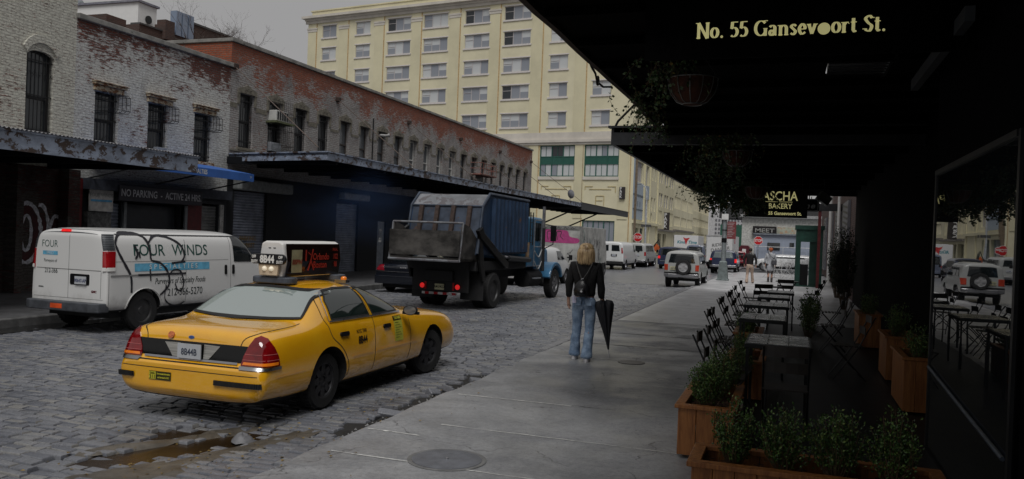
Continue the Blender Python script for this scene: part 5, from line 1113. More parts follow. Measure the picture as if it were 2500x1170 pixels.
m = MB(); patch(m, fR, [(-.5, .44), (-.2, .44), (-.2, .535), (-.5, .535)], .006, .05); sk = m.build('sticker', mat('sticker_black_yellow', (.03, .03, .005), .5), T); m = MB(); patch(m, fR, [(-.495, .445), (-.405, .445), (-.405, .53), (-.495, .53)], .009, .05); write(m, fR, 'Government Information', -.3, .508, .026, .001, off=.009, sx=.7); write(m, fR, 'and Services for NYC', -.3, .468, .026, .001, off=.009, sx=.7); m.build('print', mat('sticker_yellow', (.6, .55, .04), .5), sk); m = MB(); write(m, fR, '311', -.45, .47, .055, .001, off=.011); write(m, fR, 'DIAL', -.45, .51, .03, .001, off=.011); m.build('numerals', blackp, sk)
m = MB(); patch(m, fR, arc(-.03, .925, .042, 0, 345, 23, .02), .004, .03); em = m.build('badge', mat('badge_silver', (.4, .42, .45), .25, .6), T, smooth=60); m = MB(); patch(m, fR, arc(-.03, .925, .034, 0, 345, 23, .015), .006, .03); m.build('badge_centre', mat('badge_blue', (.03, .06, .2), .3), em, smooth=60)
m = MB(); patch(m, fR, arc(-.3, .93, .04, 0, 345, 23, .035), .02, .03, skirt=.018); m.build('round_marker', mat('orange_marker', (.55, .16, .06), .4, var=.5, vs=40), T, smooth=60)
m = MB(); write(m, fS, 'N.Y.C. TAXI', 2.09, .875, .06, .002, sx=.8); write(m, fS, '8B44', 2.11, .76, .13, .005, sx=.85); m.build('door_lettering', blackp, T)
m = MB(); patch(m, fS, [(3.0, .64), (3.25, .64), (3.25, .92), (3.0, .92)], .004, .05); fc = m.build('fare_sticker', mat('fare_yellow_green', (.5, .48, .05), .5, var=.15, vs=30), T); m = MB(); patch(m, fS, [(3.0, .925), (3.25, .925), (3.25, .985), (3.0, .985)], .004, .05)
for i in range(7): ribbon(m, fS, [(3.03, .895-.034*i), (3.14+.07*((i*7) % 3)/2, .895-.034*i)], .006, .007)
m.build('print', blackp, fc); m = MB(); write(m, fS, 'TAXI FARE', 3.125, .955, .052, .002, sx=.8, off=.008); m.build('title', mat('sticker_yellow', (0, 0, 0)), fc)
# mirror
for s_ in (1, -1):
    m = MB(); m.lathe([(.0, -.06), (.055, -.055), (.085, 0), (.088, .05), (.08, .055), (0, .055)], 20, 'y', c=(0, 0, 0), sc=(1.2, .8)); o = m.build('mirror', blackp, T, smooth=60); o.location = (1.07*s_, 3.3, 1.06); o.rotation_euler = (0, 0, PI+.15*s_)
    m = MB(); m.lathe([(.075, .056), (.0, .058)], 20, 'y', sc=(1.2, .8)); m.build('mirror_glass', glassm('mirror_face', (.1, .1, .1), .02, 2.5), o); m = MB(); m.box(-.12, .12, -.03, .03, -.06, -.02); m.build('mirror_arm', blackp, o)
for y_, stv in ((1.33, 0), (4.30, -16)):
    for s_ in (1, -1): wheel(T, s_*.80, y_, .345, .225, mat('hub_cap_grey', (.05, .05, .055), .45, .5), 8, stv, s_)
m = MB(); m.box(-.75, .75, .35, 5.0, .2, .34); m.build('underside', blk, T)
m = MB(); patch(m, Frame((0, 5.36, 0), (-1, 0, 0), (0, 0, 1), bv), [(-.8, .62), (-.5, .62), (-.5, .76), (-.8, .76)], .01, .05); m.build('headlight', mat('headlight_glass', (.6, .6, .6), .1, coat=1), T)
# roof advertising box
ab = bpy.data.objects.new('advert_box', None); COL.objects.link(ab); ab.parent = T; ab.location = (.0, 2.14, 1.52); ab.scale = (1, 1.24, 1.12)
m = MB(); hx = .16; prof = [(-hx, .02), (hx, .02), (hx+.03, .2), (hx, .40), (hx-.06, .425), (-hx+.06, .425), (-hx, .40), (-hx-.03, .2)]
m.prism(prof, -.54, .54, 'y'); sh = m.build('shell', mat('advert_white', (.74, .72, .7), .4, var=.04), ab, bevel=.02)
for s_ in (1, -1):
    m = MB(); m.add([(s_*(hx+.006), -.50, .03), (s_*(hx+.006), .525, .03), (s_*(hx+.035), .525, .2), (s_*(hx+.035), -.50, .2), (s_*(hx+.007), .525, .398), (s_*(hx+.007), -.50, .398)], [(0, 1, 2, 3), (3, 2, 4, 5)]); scm = m.build('screen', glassm('screen_black', (.012, .006, .005), .12, 1.6), sh)
    led = mat('red_led', (.3, .02, .01), .5, emit=.06); fr = Frame((s_*(hx+.036), 0, 0), (0, s_, 0), (0, 0, 1)); m = MB()
    if s_ > 0:
        write(m, fr, 'Orlando', .12, .245, .11, .003, sx=.85); write(m, fr, 'Boston', .10, .15, .11, .003, sx=.85); write(m, fr, 'FINAL', .4, .33, .05, .001, sx=.8); write(m, fr, '102', .41, .245, .09, .003, sx=.7); write(m, fr, '98', .41, .15, .09, .003, sx=.7)
        ribbon(m, fr, spline([(-.13, .09), (-.08, .2), (-.06, .27), (-.04, .34)], 5), .025, .004); ribbon(m, fr, [(-.07, .2), (-.02, .09)], .02, .004); ribbon(m, fr, [(-.08, .27), (-.13, .3)], .012, .004); ribbon(m, fr, [(-.17, .2), (-.17, .33)], .025, .004)
    else: write(m, fr, 'Orlando', 0, .2, .1, .003)
    m.build('led_text', led, scm)
    m = MB(); patch(m, fr, [(-.43, .07), (-.24, .07), (-.24, .33), (-.43, .33)] if s_ > 0 else [(.2, .07), (.4, .07), (.4, .33), (.2, .33)], .003); ps = m.build('poster', mat('cream_poster', (.28, .27, .17), .6), scm); m = MB(); write(m, fr, 'ESPN', -.335 if s_ > 0 else .3, .19, .07, .004, shear=.2, off=.006, sx=1.1); m.build('logo', mat('dull_red_logo', (.2, .04, .02), .6), ps)
m = MB(); m.lathe([(0, 0), (.05, .01), (.07, .05), (.07, .08), (.05, .11), (0, .12)], 20, 'y', c=(.0, .53, .21)); m.build('end_dome', mat('dome_grey', (.14, .15, .17), .3, coat=.5), sh, smooth=60)
for y_ in (-.47, .47):
    m = MB(); m.add([], []); pr = roundrect(-.3, .3, y_-.1, y_+.1, .1, 6); m.prism(pr, -.05, .022); m.build('roof_foot', mat('foot_slate', (.07, .08, .1), .45), ab, bevel=.02, seg=3)
pl = bpy.data.objects.new('medallion_light', None); COL.objects.link(pl); pl.parent = T; pl.location = (-.0, 1.42, 1.565)
m = MB(); m.prism(roundrect(-.26, .26, .14, .27, .065, 6), -.04, .0, 'y'); pb = m.build('number_plate', mat('medallion_black', (.01, .01, .012), .3), pl, bevel=.01); m = MB(); fr = Frame((0, -.045, .2), (1, 0, 0), (0, 0, 1)); write(m, fr, '8B44', 0, .0, .125, .006, sx=.8); write(m, fr, 'OFF', -.195, .03, .05, .002, sx=.7); write(m, fr, 'DUTY', -.185, -.03, .05, .002, sx=.7); write(m, fr, 'OFF', .195, .03, .05, .002, sx=.7); write(m, fr, 'DUTY', .185, -.03, .05, .002, sx=.7); m.build('lettering', wht, pb)
m = MB(); m.prism([(-.13, .0), (.13, .0), (.15, .14), (-.15, .14)], -.02, .03, 'y'); lb = m.build('lamp_housing', mat('cream_housing', (.62, .5, .36), .5, coat=.3), pl, bevel=.01)
for x_ in (-.05, .05): m = MB(); m.lathe([(.032, 0), (.026, -.022), (0, -.03)], 16, 'y', c=(x_, -.02, .085)); m.build('lamp', mat('warm_lamp', (1, .85, .65), .3, emit=.7), lb, smooth=60)
m = MB(); m.prism([(-.04, .25), (.02, .25), (.02, .28), (-.04, .28)], -.5, -.499, 'y')
m = MB(); m.box(.38, .55, 2.35, 2.45, 1.46, 1.498); br = m.build('roof_beacon', chrome, T); m = MB(); m.lathe([(.04, 0), (.04, .03), (.02, .045), (0, .047)], 14, c=(.49, 2.4, 1.498)); m.build('amber_cap', amb, br, smooth=60)
for x_ in (-.035, .035):
    m = MB(); m.prism([(x_-.022+.012, .343), (x_+.022, .343), (x_+.018, .352), (x_-.018, .352)], -.5435, -.541, 'y'); m.build('vent_slot', dkm, ab)

# ---- white delivery van
def van_paint(name, c=(.74, .74, .73), rust=True):
    m_, nt, p = newmat(name); v = _vec(nt); dn = _noise(nt, v, 1.8, 8, .7); s = nt.nodes.new('ShaderNodeSeparateXYZ'); nt.links.new(v, s.inputs[0])
    lo = _math(nt, 'MULTIPLY', _ramp(nt, _math(nt, 'ADD', _math(nt, 'MULTIPLY', s.outputs['Z'], -1.1), _math(nt, 'MULTIPLY', dn, 1.1)), -.35, .25), .6)
    nt.links.new(_mix(nt, c, (.2, .18, .16), lo), p.inputs['Base Color']); p.inputs['Roughness'].default_value = .35; p.inputs['Coat Weight'].default_value = .6; p.inputs['Coat Roughness'].default_value = .1; return m_
vw = van_paint('van_white')
def box_stations(L, w, h, zb, hood_z, yh, yw, rear=.06, tum=.12, belt=1.1, nose=.0, rake=0.0):
    """van or estate body: rear upright, roof at h, windscreen from yw (roof) down to yh (hood), hood to the nose"""
    o = []
    def s(y, w_, zb_, z5, a, b, c, x5=None, zm=.55): o.append((y, P9(w_, zb_, z5, a, b, c, x5, zm)))
    top = lambda f, hh: ((w-tum*.75, belt+(hh-belt)*.62), (w-tum*1.7, hh-.035), hh)
    i = .93
    s(0+0.0, w*i, zb+.06, belt-.05, (w*i-tum*.8-rake*0, belt+(h-belt)*.55), (w*i-tum*1.9, h-.2), h-.17, x5=w*i-.03)
    s(.035, w*.985, zb+.02, belt, (w-tum*.8, belt+(h-belt)*.6), (w-tum*1.8, h-.08), h-.06, x5=w-.03)
    s(.12, w, zb, belt, *top(1, h-.01), x5=w-.02)
    s(.5, w, zb, belt, *top(1, h), x5=w-.02)
    s(yw*.5, w, zb, belt, *top(1, h), x5=w-.02)
    s(yw-.3, w, zb, belt, *top(1, h), x5=w-.02)
    s(yw, w, zb, belt, *top(1, h-.04), x5=w-.02)
    s((yw+yh)/2, w, zb, belt-.01, (w-tum*.8, belt+(h-belt)*.3), (w-tum*1.5, (h+hood_z)/2-.05), (h+hood_z)/2+.02, x5=w-.03)
    s(yh, w, zb, min(belt, hood_z)-.02, (w-.1, hood_z-.02), (w*.6, hood_z+.02), hood_z+.04, x5=w-.04)
    s(yh+(L-yh)*.55, w*.99, zb, hood_z-.12, (w-.12, hood_z-.07), (w*.6, hood_z-.04), hood_z-.03, x5=w-.06)
    s(L-.12, w*.96, zb+.02, hood_z-.28, (w-.18, hood_z-.2), (w*.6, hood_z-.17), hood_z-.16, x5=w-.1)
    s(L-.02, w*.9, zb+.06, hood_z-.4, (w-.24, hood_z-.36), (w*.55, hood_z-.33), hood_z-.32, x5=w-.16)
    return o
def basic_car(name, label, cat, loc, rz, L, w, h, zb, hood_z, yh, yw, paint, wells, r, belt=1.1, tum=.12, rearwin=None, sidewins=(), lights=None, platexy=None, platet='', bumper=None, lower=None, group=None, spokes=0, rm=None, track=None, sub=2, gl=None, mirror=True, stations=None, ww=.22, pm=None):
    t = thing(name, label, cat, loc, rz, group); wr = r*1.14
    me, W_ = loft(stations or box_stations(L, w, h, zb, hood_z, yh, yw, tum=tum, belt=belt), wells, wr, sub); b = bvh_of(me); finish_body(me, W_, t, paint, wells, wr, lower)
    a, s, l = frames(b); gl = gl or gdark
    if rearwin:
        for rwn in rearwin: m = MB(); patch(m, a, rwn, .01, .06); m.build('rear_window', gl, t, smooth=60)
    for sw in sidewins:
        m = MB(); patch(m, s, sw, .012, .06); m.build('side_window', gl, t, smooth=60); m = MB(); patch(m, l, [(-x, z) for x, z in sw], .012, .06); m.build('side_window', gl, t, smooth=60)
    fw = Frame((0, L, 0), (-1, 0, 0), (0, 0, 1), b); m = MB(); patch(m, fw, [(-w+.22, hood_z+.1), (w-.22, hood_z+.1), (w-.32, h-.16), (-w+.32, h-.16)], .006, .1); m.build('windshield', gl, t, smooth=60)
    if lights:
        for s_ in (1, -1):
            for (poly, lm) in lights: m = MB(); patch(m, a, [(x*s_, z) for x, z in poly], .02, .06, skirt=.02); m.build('tail_light', lm, t, smooth=60)
    if platexy: plate(t, a, platexy[0], platexy[1], platet, pm=pm)
    if bumper: z0, z1, d, bm_ = bumper; m = MB(); m.prism([(-w+.02, .1), (-w+.06, -d*.6), (-w+.25, -d), (w-.25, -d), (w-.06, -d*.6), (w-.02, .1)], z0, z1); m.build('bumper', bm_, t, bevel=.02)
    for y_ in wells:
        for s_ in (1, -1): wheel(t, s_*(track or w-.15), y_, r, ww, rm, spokes, 0, s_)
    if mirror:
        for s_ in (1, -1): m = MB(); m.box(-.06, .1, -.05, .05, -.12, .12); m.box(-.16, -.05, -.02, .02, -.03, .03); o = m.build('mirror', blackp, t, bevel=.02); o.location = ((w+.12)*s_, yh-.05, belt+.12); o.scale = (s_, 1, 1)
    m = MB(); m.box(-w+.2, w-.2, .3, L-.4, zb-.1, zb+.1); m.build('underside', blk, t)
    return t, a, s, b
greyb = mat('slate_bumper', (.06, .065, .075), .55, var=.3)
V, a_, s_f, bv = basic_car('delivery_van', 'white van with painted shop lettering and black graffiti scrawl on its side', 'van', (-10.99, 10.18, -.1), R(-1.35), 5.65, 1.0, 2.06, .38, 1.22, 4.75, 4.05, vw, (.98, 4.5), .40, belt=1.36, tum=.1,
    sidewins=([(3.69, 1.35), (4.48, 1.34), (4.44, 1.5), (4.1, 1.88), (4.0, 1.9), (3.66, 1.92)],), bumper=(.42, .6, .2, greyb), rm=rimd, lower=None, sub=3); V.scale = (.82,)*3
Rs = lambda m_: m_
m = MB()    # rear corner vents and tail lights
for s_ in (1, -1):
    d_ = Vector((-.6*s_, .8, 0)); u_ = Vector((.8, .6*s_, 0)); ft = Frame((.93*s_, .05, 0), u_, (0, 0, 1), bv, d_); f = lambda pl: [(a*s_, b) for a, b in pl][::s_]
    m = MB(); patch(m, ft, f([(-.06, 1.22), (.13, 1.22), (.12, 1.6), (-.07, 1.6)]), .02, .05, skirt=.02); tl = m.build('tail_light', redl, V, smooth=60); m = MB(); patch(m, ft, f([(-.06, 1.22), (.13, 1.22), (.13, 1.29), (-.06, 1.29)]), .024, .05); m.build('reversing_lens', wht, tl, smooth=60)
    m = MB(); patch(m, ft, f([(-.07, 1.62), (.12, 1.62), (.06, 1.93), (-.13, 1.93)]), .008, .05); vt = m.build('corner_vent', mat('slate_vent', (.05, .055, .065), .5), V, smooth=60); m = MB()
    for i in range(9): ribbon(m, ft, f([(-.06-.006*i, 1.65+.033*i), (.11-.006*i, 1.65+.033*i)]), .012, .016)
    m.build('louvre', mat('vent_grey', (.12, .13, .14), .5), vt, smooth=60)
m = MB(); ribbon(m, a_, spline([(-.9, 1.62), (-.84, 1.86), (-.7, 1.955), (0, 1.975), (.7, 1.955), (.84, 1.86), (.9, 1.62)], 6), .07, .006, .04); m.build('rear_rim_trim', mat('slate_vent', (0, 0, 0)), V, smooth=60)
m = MB(); patch(m, a_, roundrect(-.22, .02, 1.95, 1.99, .01), .025, .04, skirt=.02); m.build('high_brake_light', redlit, V)
m = MB(); ribbon(m, a_, [(0.02, .66), (.02, 1.9)], .01, .002); ribbon(m, a_, [(-.84, 1.22), (.84, 1.22)], .014, .003); ribbon(m, a_, [(-.9, .66), (.9, .66)], .008, .002); ribbon(m, a_, [(.84, .68), (.84, 1.2)], .01, .002); m.build('door_seam', mat('grey_gap', (.2, .2, .2), .8), V, smooth=60)
m = MB(); patch(m, a_, roundrect(.07, .56, .93, 1.14, .03), .01, .05, skirt=.01); m.build('plate_recess', blackp, V)
plate(V, a_, .36, 1.02, '90647-AP', .29, .15, off=.03)
m = MB(); patch(m, a_, [(-.18, .49), (.12, .49), (.12, .56), (-.18, .56)], .24, .1); 
m = MB(); m.box(-.2, .1, -.204, -.201, .47, .56); m.build('bumper_sticker', mat('orange_sticker', (.7, .09, .02), .5), V)
dg = mat('dark_green_paint', (.012, .07, .055), .5); sb = mat('van_blue_band', (.13, .42, .62), .5); gb = mat('black_spray_paint', (.012, .012, .018), .6)
m = MB(); fr = s_f
write(m, fr, 'FOUR', 1.1, 1.615, .33, .002, sx=1.0); m.build('shop_name', dg, V); m = MB(); write(m, fr, 'WINDS', 2.28, 1.615, .33, .002, sx=1.0); m.build('shop_name', dg, V); m = MB(); write(m, a_, 'FOUR', -.5, 1.7, .2, -.002, sx=.85); m.build('shop_name', dg, V)
m = MB(); patch(m, fr, [(.7, 1.2), (2.86, 1.2), (2.86, 1.36), (.7, 1.36)], .004, .1); m.build('blue_band', sb, V, smooth=60); m = MB(); patch(m, a_, [(-.68, 1.485), (-.28, 1.485), (-.28, 1.56), (-.68, 1.56)], .004, .1); bd = m.build('blue_band', sb, V, smooth=60)
m = MB(); write(m, fr, 'SPECIALTIES', 1.78, 1.28, .14, .001, sx=1.12, off=.008, spacing=1.7); write(m, a_, 'SPECI', -.48, 1.522, .06, .001, sx=.9, off=.008, spacing=1.5); m.build('band_lettering', wht, V)
m = MB(); ik = mat('dark_ink', (.02, .03, .03), .5); write(m, fr, 'Purveyors of Specialty Foods', 1.98, .98, .17, .001, shear=.25, sx=.75); m.build('slogan', ik, V); m = MB(); write(m, fr, '212-366-5270', 2.12, .73, .22, .001, sx=.85); m.build('phone_lettering', ik, V); m = MB(); write(m, a_, 'Purveyors of', -.47, 1.37, .09, 0, sx=.75); m.build('slogan', ik, V); m = MB(); write(m, a_, '212-366', -.44, 1.17, .13, .001, sx=.8); m.build('phone_lettering', ik, V); m = MB(); write(m, a_, 'SAVANA', -.7, .845, .035, .002); m.build('model_lettering', ik, V)
m = MB(); write(m, a_, 'GMC', .68, .81, .06, .003); m.build('badge', mat('dark_red_badge', (.12, .01, .02), .4), V)
m = MB()
ribbon(m, fr, spline([(.62, .78), (.6, 1.1), (.45, 1.35), (.3, 1.6), (.26, 1.8), (.45, 1.95), (.85, 1.95), (1.05, 1.82), (1.13, 1.5)], 8), .05, .0095, jit=.5)
ribbon(m, fr, spline([(1.08, 1.76), (1.25, 1.9), (1.5, 1.92), (1.8, 1.84), (2.02, 1.7), (2.08, 1.5), (2.0, 1.38)], 8), .045, .0105, jit=.5)
ribbon(m, fr, spline([(1.12, 1.55), (1.15, 1.42), (1.4, 1.35), (1.6, 1.15), (1.62, .9), (1.45, .74), (1.38, .7)], 8), .045, .0115, jit=.5)
ribbon(m, fr, spline([(1.62, 1.1), (1.75, 1.2), (1.95, 1.18), (2.05, .95), (2.0, .78), (1.88, .78), (1.8, .92)], 8), .035, .0125, jit=.5)
ribbon(m, fr, spline([(1.55, .9), (1.52, .62), (1.7, .48), (1.95, .45), (2.1, .52)], 8), .03, .0108, jit=.5)
ribbon(m, fr, [(1.1, 1.24), (1.12, 1.0)], .035, .0098); ribbon(m, fr, [(1.7, 1.35), (2.1, 1.38)], .04, .0135); ribbon(m, fr, spline([(.72, 1.72), (.78, 1.55), (.72, 1.45)], 4), .05, .0125); ribbon(m, fr, [(.82, 1.6), (.84, 1.47)], .04, .0128)
m.build('graffiti', gb, V, smooth=60)
m = MB(); ribbon(m, fr, [(.1, 1.125), (.78, 1.125)], .03, .012); ribbon(m, fr, [(2.13, .45), (2.13, 1.85)], .012, .003); ribbon(m, fr, [(.15, 1.4), (3.5, 1.4)], .008, .003); ribbon(m, fr, [(3.58, .5), (3.58, 1.92)], .012, .003); ribbon(m, fr, [(.07, .5), (.07, 1.9)] , .01, .003); m.build('side_seam', mat('grey_gap', (0, 0, 0)), V, smooth=60)
m = MB(); ribbon(m, fr, [(.78, 1.125), (2.12, 1.125)], .045, .012); ribbon(m, fr, [(.3, 1.93), (4.0, 1.93)], .02, .012); m.build('slide_rail', mat('dark_rail', (.03, .03, .035), .5), V, smooth=60)
m = MB()
for y_ in (3.4, 3.66): patch(m, fr, roundrect(y_-.03, y_+.04, 1.06, 1.28, .03), .02, .05, skirt=.02)
m.build('door_handle', blackp, V, smooth=60)
m = MB(); ribbon(m, fr, arc(.98, .34, .49, 8, 172, 20), .05, .018, .06); m.build('arch_lip', vw, V, smooth=60)
# ---------------------------------------------------------------- container truck
K_ = .82
TR = thing('container_truck', 'blue and rusty container truck with a ribbed dumpster and lit red tail lamps', 'truck', (-7.82, 18.62, -.1), R(-2.9)); TR.scale = (K_,)*3
cblue = mat('scuffed_blue_steel', (.018, .042, .09), .5, .2, .35, 2.5, .3, 30, col2=(.1, .055, .035), thr=.63, vscale=(1, 1, .5))
cgrey = mat('dull_blue_grey_steel', (.055, .07, .1), .5, .2, .4, 2, .3, 30, col2=(.1, .06, .045), thr=.6); ctop = mat('scraped_bare_steel', (.24, .25, .27), .4, .4, .3, 1.3, .3, 30, col2=(.16, .15, .16), thr=.5)
rust = mat('rust_brown_post', (.055, .036, .03), .8, var=.4, vs=12)
hop = mat('burnt_bare_steel', (.075, .07, .065), .5, .4, .75, 1.4, .3, 30, col2=(.06, .05, .045), thr=.66, vscale=(1, 1, 1.6))
side = [(-.17, 3.36), (-.62, 3.0), (-.92, 1.62), (3.05, 1.62), (3.1, 3.34)]
m = MB()
for s_ in (1, -1): m.prism(side, s_*1.10, s_*1.14, 'x')
m.prism([(-.9, 1.62), (3.05, 1.62), (3.05, 1.70), (-.9, 1.70)], -1.10, 1.10, 'x'); m.prism([(3.0, 1.7), (3.05, 1.7), (3.1, 3.34), (3.05, 3.34)], -1.10, 1.10, 'x'); cb = m.build('container', cblue, TR)
m = MB(); m.add([(-1.1, -.62, 3.0), (1.1, -.62, 3.0), (1.1, -.92, 1.62), (-1.1, -.92, 1.62)], [(0, 1, 2, 3)]); m.build('rear_face', cgrey, cb)
m = MB(); m.add([(-1.13, -.16, 3.37), (1.13, -.16, 3.37), (1.13, -.63, 3.005), (-1.13, -.63, 3.005)], [(0, 1, 2, 3)]); m.add([(-1.13, -.16, 3.37), (1.13, -.16, 3.37), (1.13, .6, 3.38), (-1.13, .6, 3.38)], [(0, 1, 2, 3)]); m.build('sloped_lid', ctop, cb)
for i in range(4):
    x = -.78+i*.52; m = MB(); m.prism([(x-.06, 0), (x+.06, 0), (x+.06, .1), (x-.06, .1)], 0, 1.4); 
    m.v = [(a, -.63-b-(3.0-(3.0-c))*.0-(1.4-c)*.215*-0+(-.217*(1.4-c)), 1.62+c) for a, b, c in m.v]; m.build('rear_rib', rust, cb)
m = MB()
m = None
for i in range(10):
    y = .08+i*.3
    for s_ in (1, -1): m = MB(); m.prism([(y, s_*1.14), (y+.05, s_*1.24), (y+.13, s_*1.24), (y+.18, s_*1.14)], 1.68, 3.28); m.v = [(b, a, c) for a, b, c in m.v]; m.build('side_rib', cblue, cb)
m = MB(); m.tube([(1.16, -.17, 3.4), (1.16, 3.1, 3.36)], .045, 6); m.tube([(-1.16, -.17, 3.4), (-1.16, 3.1, 3.36)], .045, 6); m.tube([(1.16, -.16, 3.4), (1.16, -.63, 3.02), (1.16, -.93, 1.65)], .04, 6); m.tube([(-1.16, -.16, 3.4), (-1.16, -.63, 3.02), (-1.16, -.93, 1.65)], .04, 6); m.tube([(-1.16, -.63, 3.01), (1.16, -.63, 3.01)], .03, 6); m.build('edge_rail', cgrey, cb)
hp = MB(); h0, h1 = 1.42, 2.49
hp.prism([(-1.09, h0+.15), (1.09, h0+.15), (1.09, h1-.22), (-1.09, h1-.22)], -1.99, -1.94, 'y'); hp.prism([(-1.95, h0), (-.8, h0), (-.8, h0+.06), (-1.95, h0+.1)], -1.09, 1.09, 'x')
for s_ in (1, -1): hp.prism([(-1.97, h0), (-.75, h0), (-.72, 2.0), (-1.3, h1-.1), (-1.78, h1)], s_*1.05, s_*1.09, 'x')
ho = hp.build('loading_hopper', hop, TR); m = MB(); m.tube([(-1.1, -1.78, h1), (1.1, -1.78, h1)], .03, 8); m.tube([(-1.1, -1.78, h1), (-1.1, -1.97, h0)], .025, 6); m.tube([(1.1, -1.78, h1), (1.1, -1.97, h0)], .025, 6); m.tube([(-1.1, -2.0, h0+.02), (1.1, -2.0, h0+.02)], .035, 6); m.build('hopper_rail', ctop, ho)
m = MB()
for s_ in (1, -1):
    m = MB(); m.prism([(-1.05, 2.3), (-.75, 2.42), (-.6, 2.25), (1.35, 1.35), (1.3, 1.2), (1.1, 1.2), (-.85, 2.1)], s_*1.13, s_*1.24, 'x'); m.prism([(-.9, 2.3), (-.7, 2.3), (-.45, 1.3), (-.3, .85), (-.55, .85), (-.8, 1.4)], s_*1.12, s_*1.2, 'x'); m.build('lifting_arm', mat('greasy_black_steel', (.012, .012, .012), .35, .5), TR, bevel=.02)
m = MB(); m.tube([(1.2, 1.3, 1.5), (1.2, 3.2, 1.42)], .09, 10); m.tube([(1.2, .9, 1.55), (1.2, 1.5, 1.5)], .045, 8); m.build('hydraulic_ram', dkm, TR, smooth=True); m = MB(); m.tube([(1.2, 1.0, 1.55), (1.2, 1.45, 1.5)], .047, 10); m.build('ram_rod', chrome, TR)
m = MB(); m.box(-.45, .45, -1.0, 6.6, .82, 1.12); m.box(-1.1, 1.1, -.85, 3.2, 1.14, 1.42); m.box(-1.05, -.6, 1.6, 3.6, .45, 1.0); m.box(-.9, .9, -.88, -.8, .5, 1.4); m.build('chassis', blk, TR, bevel=.02)
m = MB(); m.box(-1.15, -.45, -.45, -.42, .28, 1.05); m.build('mud_flap', blk, TR); MB().box(.45, 1.18, -.45, -.42, .28, 1.05).build('mud_flap', blk, TR)
for x in (-.57, .57): m = MB(); m.lathe([(0, -.03), (.07, -.02), (.075, 0)], 16, 'y', c=(x, -.9, .66)); m.build('tail_light', redlit, TR, smooth=60)
for x in (-.22, 0, .22): MB().box(x-.05, x+.05, -.92, -.885, 1.05, 1.09).build('marker_light', redlit, TR)
m = MB(); m.box(-.56, .56, -.93, -.9, .42, .49); rb = m.build('reflective_bar', mat('reflective_white', (.42, .42, .42), .4), TR); m = MB()
for i in range(4): m.box(-.46+i*.29, -.33+i*.29, -.935, -.93, .42, .49)
for s_ in (1, -1): m.box(s_*.45-.03, s_*.45+.03, -.935, -.92, .56, .78)
m.build('red_band', redl, rb)
o = MB().box(-.15, .15, -.93, -.91, .56, .73).build('licence_plate', plate_y, TR); m = MB(); write(m, Frame((0, -.93, .645), (1, 0, 0), (0, 0, 1)), 'AM-54CD', 0, 0, .1, .002, sx=.8); m.build('lettering', blackp, o)
for s_ in (1, -1):
    wheel(TR, s_*1.02, .45, .53, .26, rimd, 0, 0, s_); wheel(TR, s_*.72, .45, .53, .26, rimd, 0, 0, s_); wheel(TR, s_*1.02, 6.1, .53, .28, mat('truck_hub', (.2, .2, .21), .5, .5), 6, 0, s_)
cabb = mat('sky_blue_cab_paint', (.045, .17, .32), .35, 0, .15, 2, coat=.5)
m = MB(); m.prism([(3.5, 1.15), (5.25, 1.15), (5.25, 2.2), (5.05, 2.75), (4.9, 2.86), (3.6, 2.86), (3.5, 2.8)], -1.0, 1.0, 'x'); cab_ = m.build('cab', cabb, TR, bevel=.07, seg=3)
MB().prism([(5.2, 1.0), (6.75, 1.0), (6.8, 1.2), (6.7, 1.75), (5.2, 1.95)], -.62, .62, 'x').build('bonnet', cabb, TR, bevel=.08, seg=3)
for s_ in (1, -1):
    m = MB(); ou = arc(6.1, .58, .78, 165, 15, 14, .72); inn = arc(6.1, .55, .66, 15, 165, 14, .62); m.prism(ou+inn, s_*.72, s_*1.2, 'x'); m.build('fender', cabb, TR, bevel=.03)
    MB().prism([(4.2, 2.05), (5.1, 2.05), (4.95, 2.65), (4.2, 2.68)], s_*1.003, s_*1.012, 'x').build('side_window', gdark, cab_)
    m = MB(); m.tube([(s_*1.0, 5.1, 2.65), (s_*1.35, 5.15, 2.6), (s_*1.35, 5.15, 1.95), (s_*1.0, 5.1, 1.75)], .02, 6); m.build('mirror_bracket', dkm, TR); MB().box(s_*1.35-.1, s_*1.35+.1, 5.12, 5.2, 2.05, 2.6).build('mirror', blackp, TR, bevel=.02)
MB().prism([(-.75, 2.2), (-.35, 2.2), (-.35, 2.6), (-.75, 2.6)], 3.48, 3.495, 'y').build('rear_cab_window', gdark, cab_); MB().prism([(.2, 2.15), (.85, 2.15), (.85, 2.65), (.2, 2.65)], 3.48, 3.495, 'y').build('rear_cab_window', gdark, cab_)
MB().add([(-.85, 5.3, 2.05), (.85, 5.3, 2.05), (.8, 5.14, 2.65), (-.8, 5.14, 2.65)], [(0, 1, 2, 3)]).build('windshield', gdark, cab_)
m = MB(); m.tube([(1.12, 4.75, 1.0), (1.12, 4.75, 2.5)], .07, 12); m.build('exhaust_guard', blk, TR, smooth=True); MB().tube([(1.12, 4.75, 2.5), (1.12, 4.75, 3.25)], .055, 12).build('exhaust_stack', mat('stack_grey', (.22, .22, .23), .4, .6), TR, smooth=True)
m = MB()
for x, y in ((1.16, 3.75), (1.16, 4.45)): m.tube([(x, y, 1.2), (x, y, 2.75)], .025, 6)
for z in (1.2, 1.85, 2.75): m.tube([(1.16, 3.75, z), (1.16, 4.45, z)], .02, 6)
m.build('grab_frame', mat('grab_rail_grey', (.25, .27, .3), .4, .5), TR)
m = MB(); m.tube(spline([(1.17, 3.8, 1.7), (1.2, 4.1, 1.5), (1.17, 4.5, 1.75)], 5), .02, 5); m.tube(spline([(1.17, 3.8, 1.35), (1.2, 4.1, 1.1), (1.17, 4.5, 1.35)], 5), .02, 5); m.build('air_hose', mat('pale_hose', (.35, .36, .36), .5), TR)
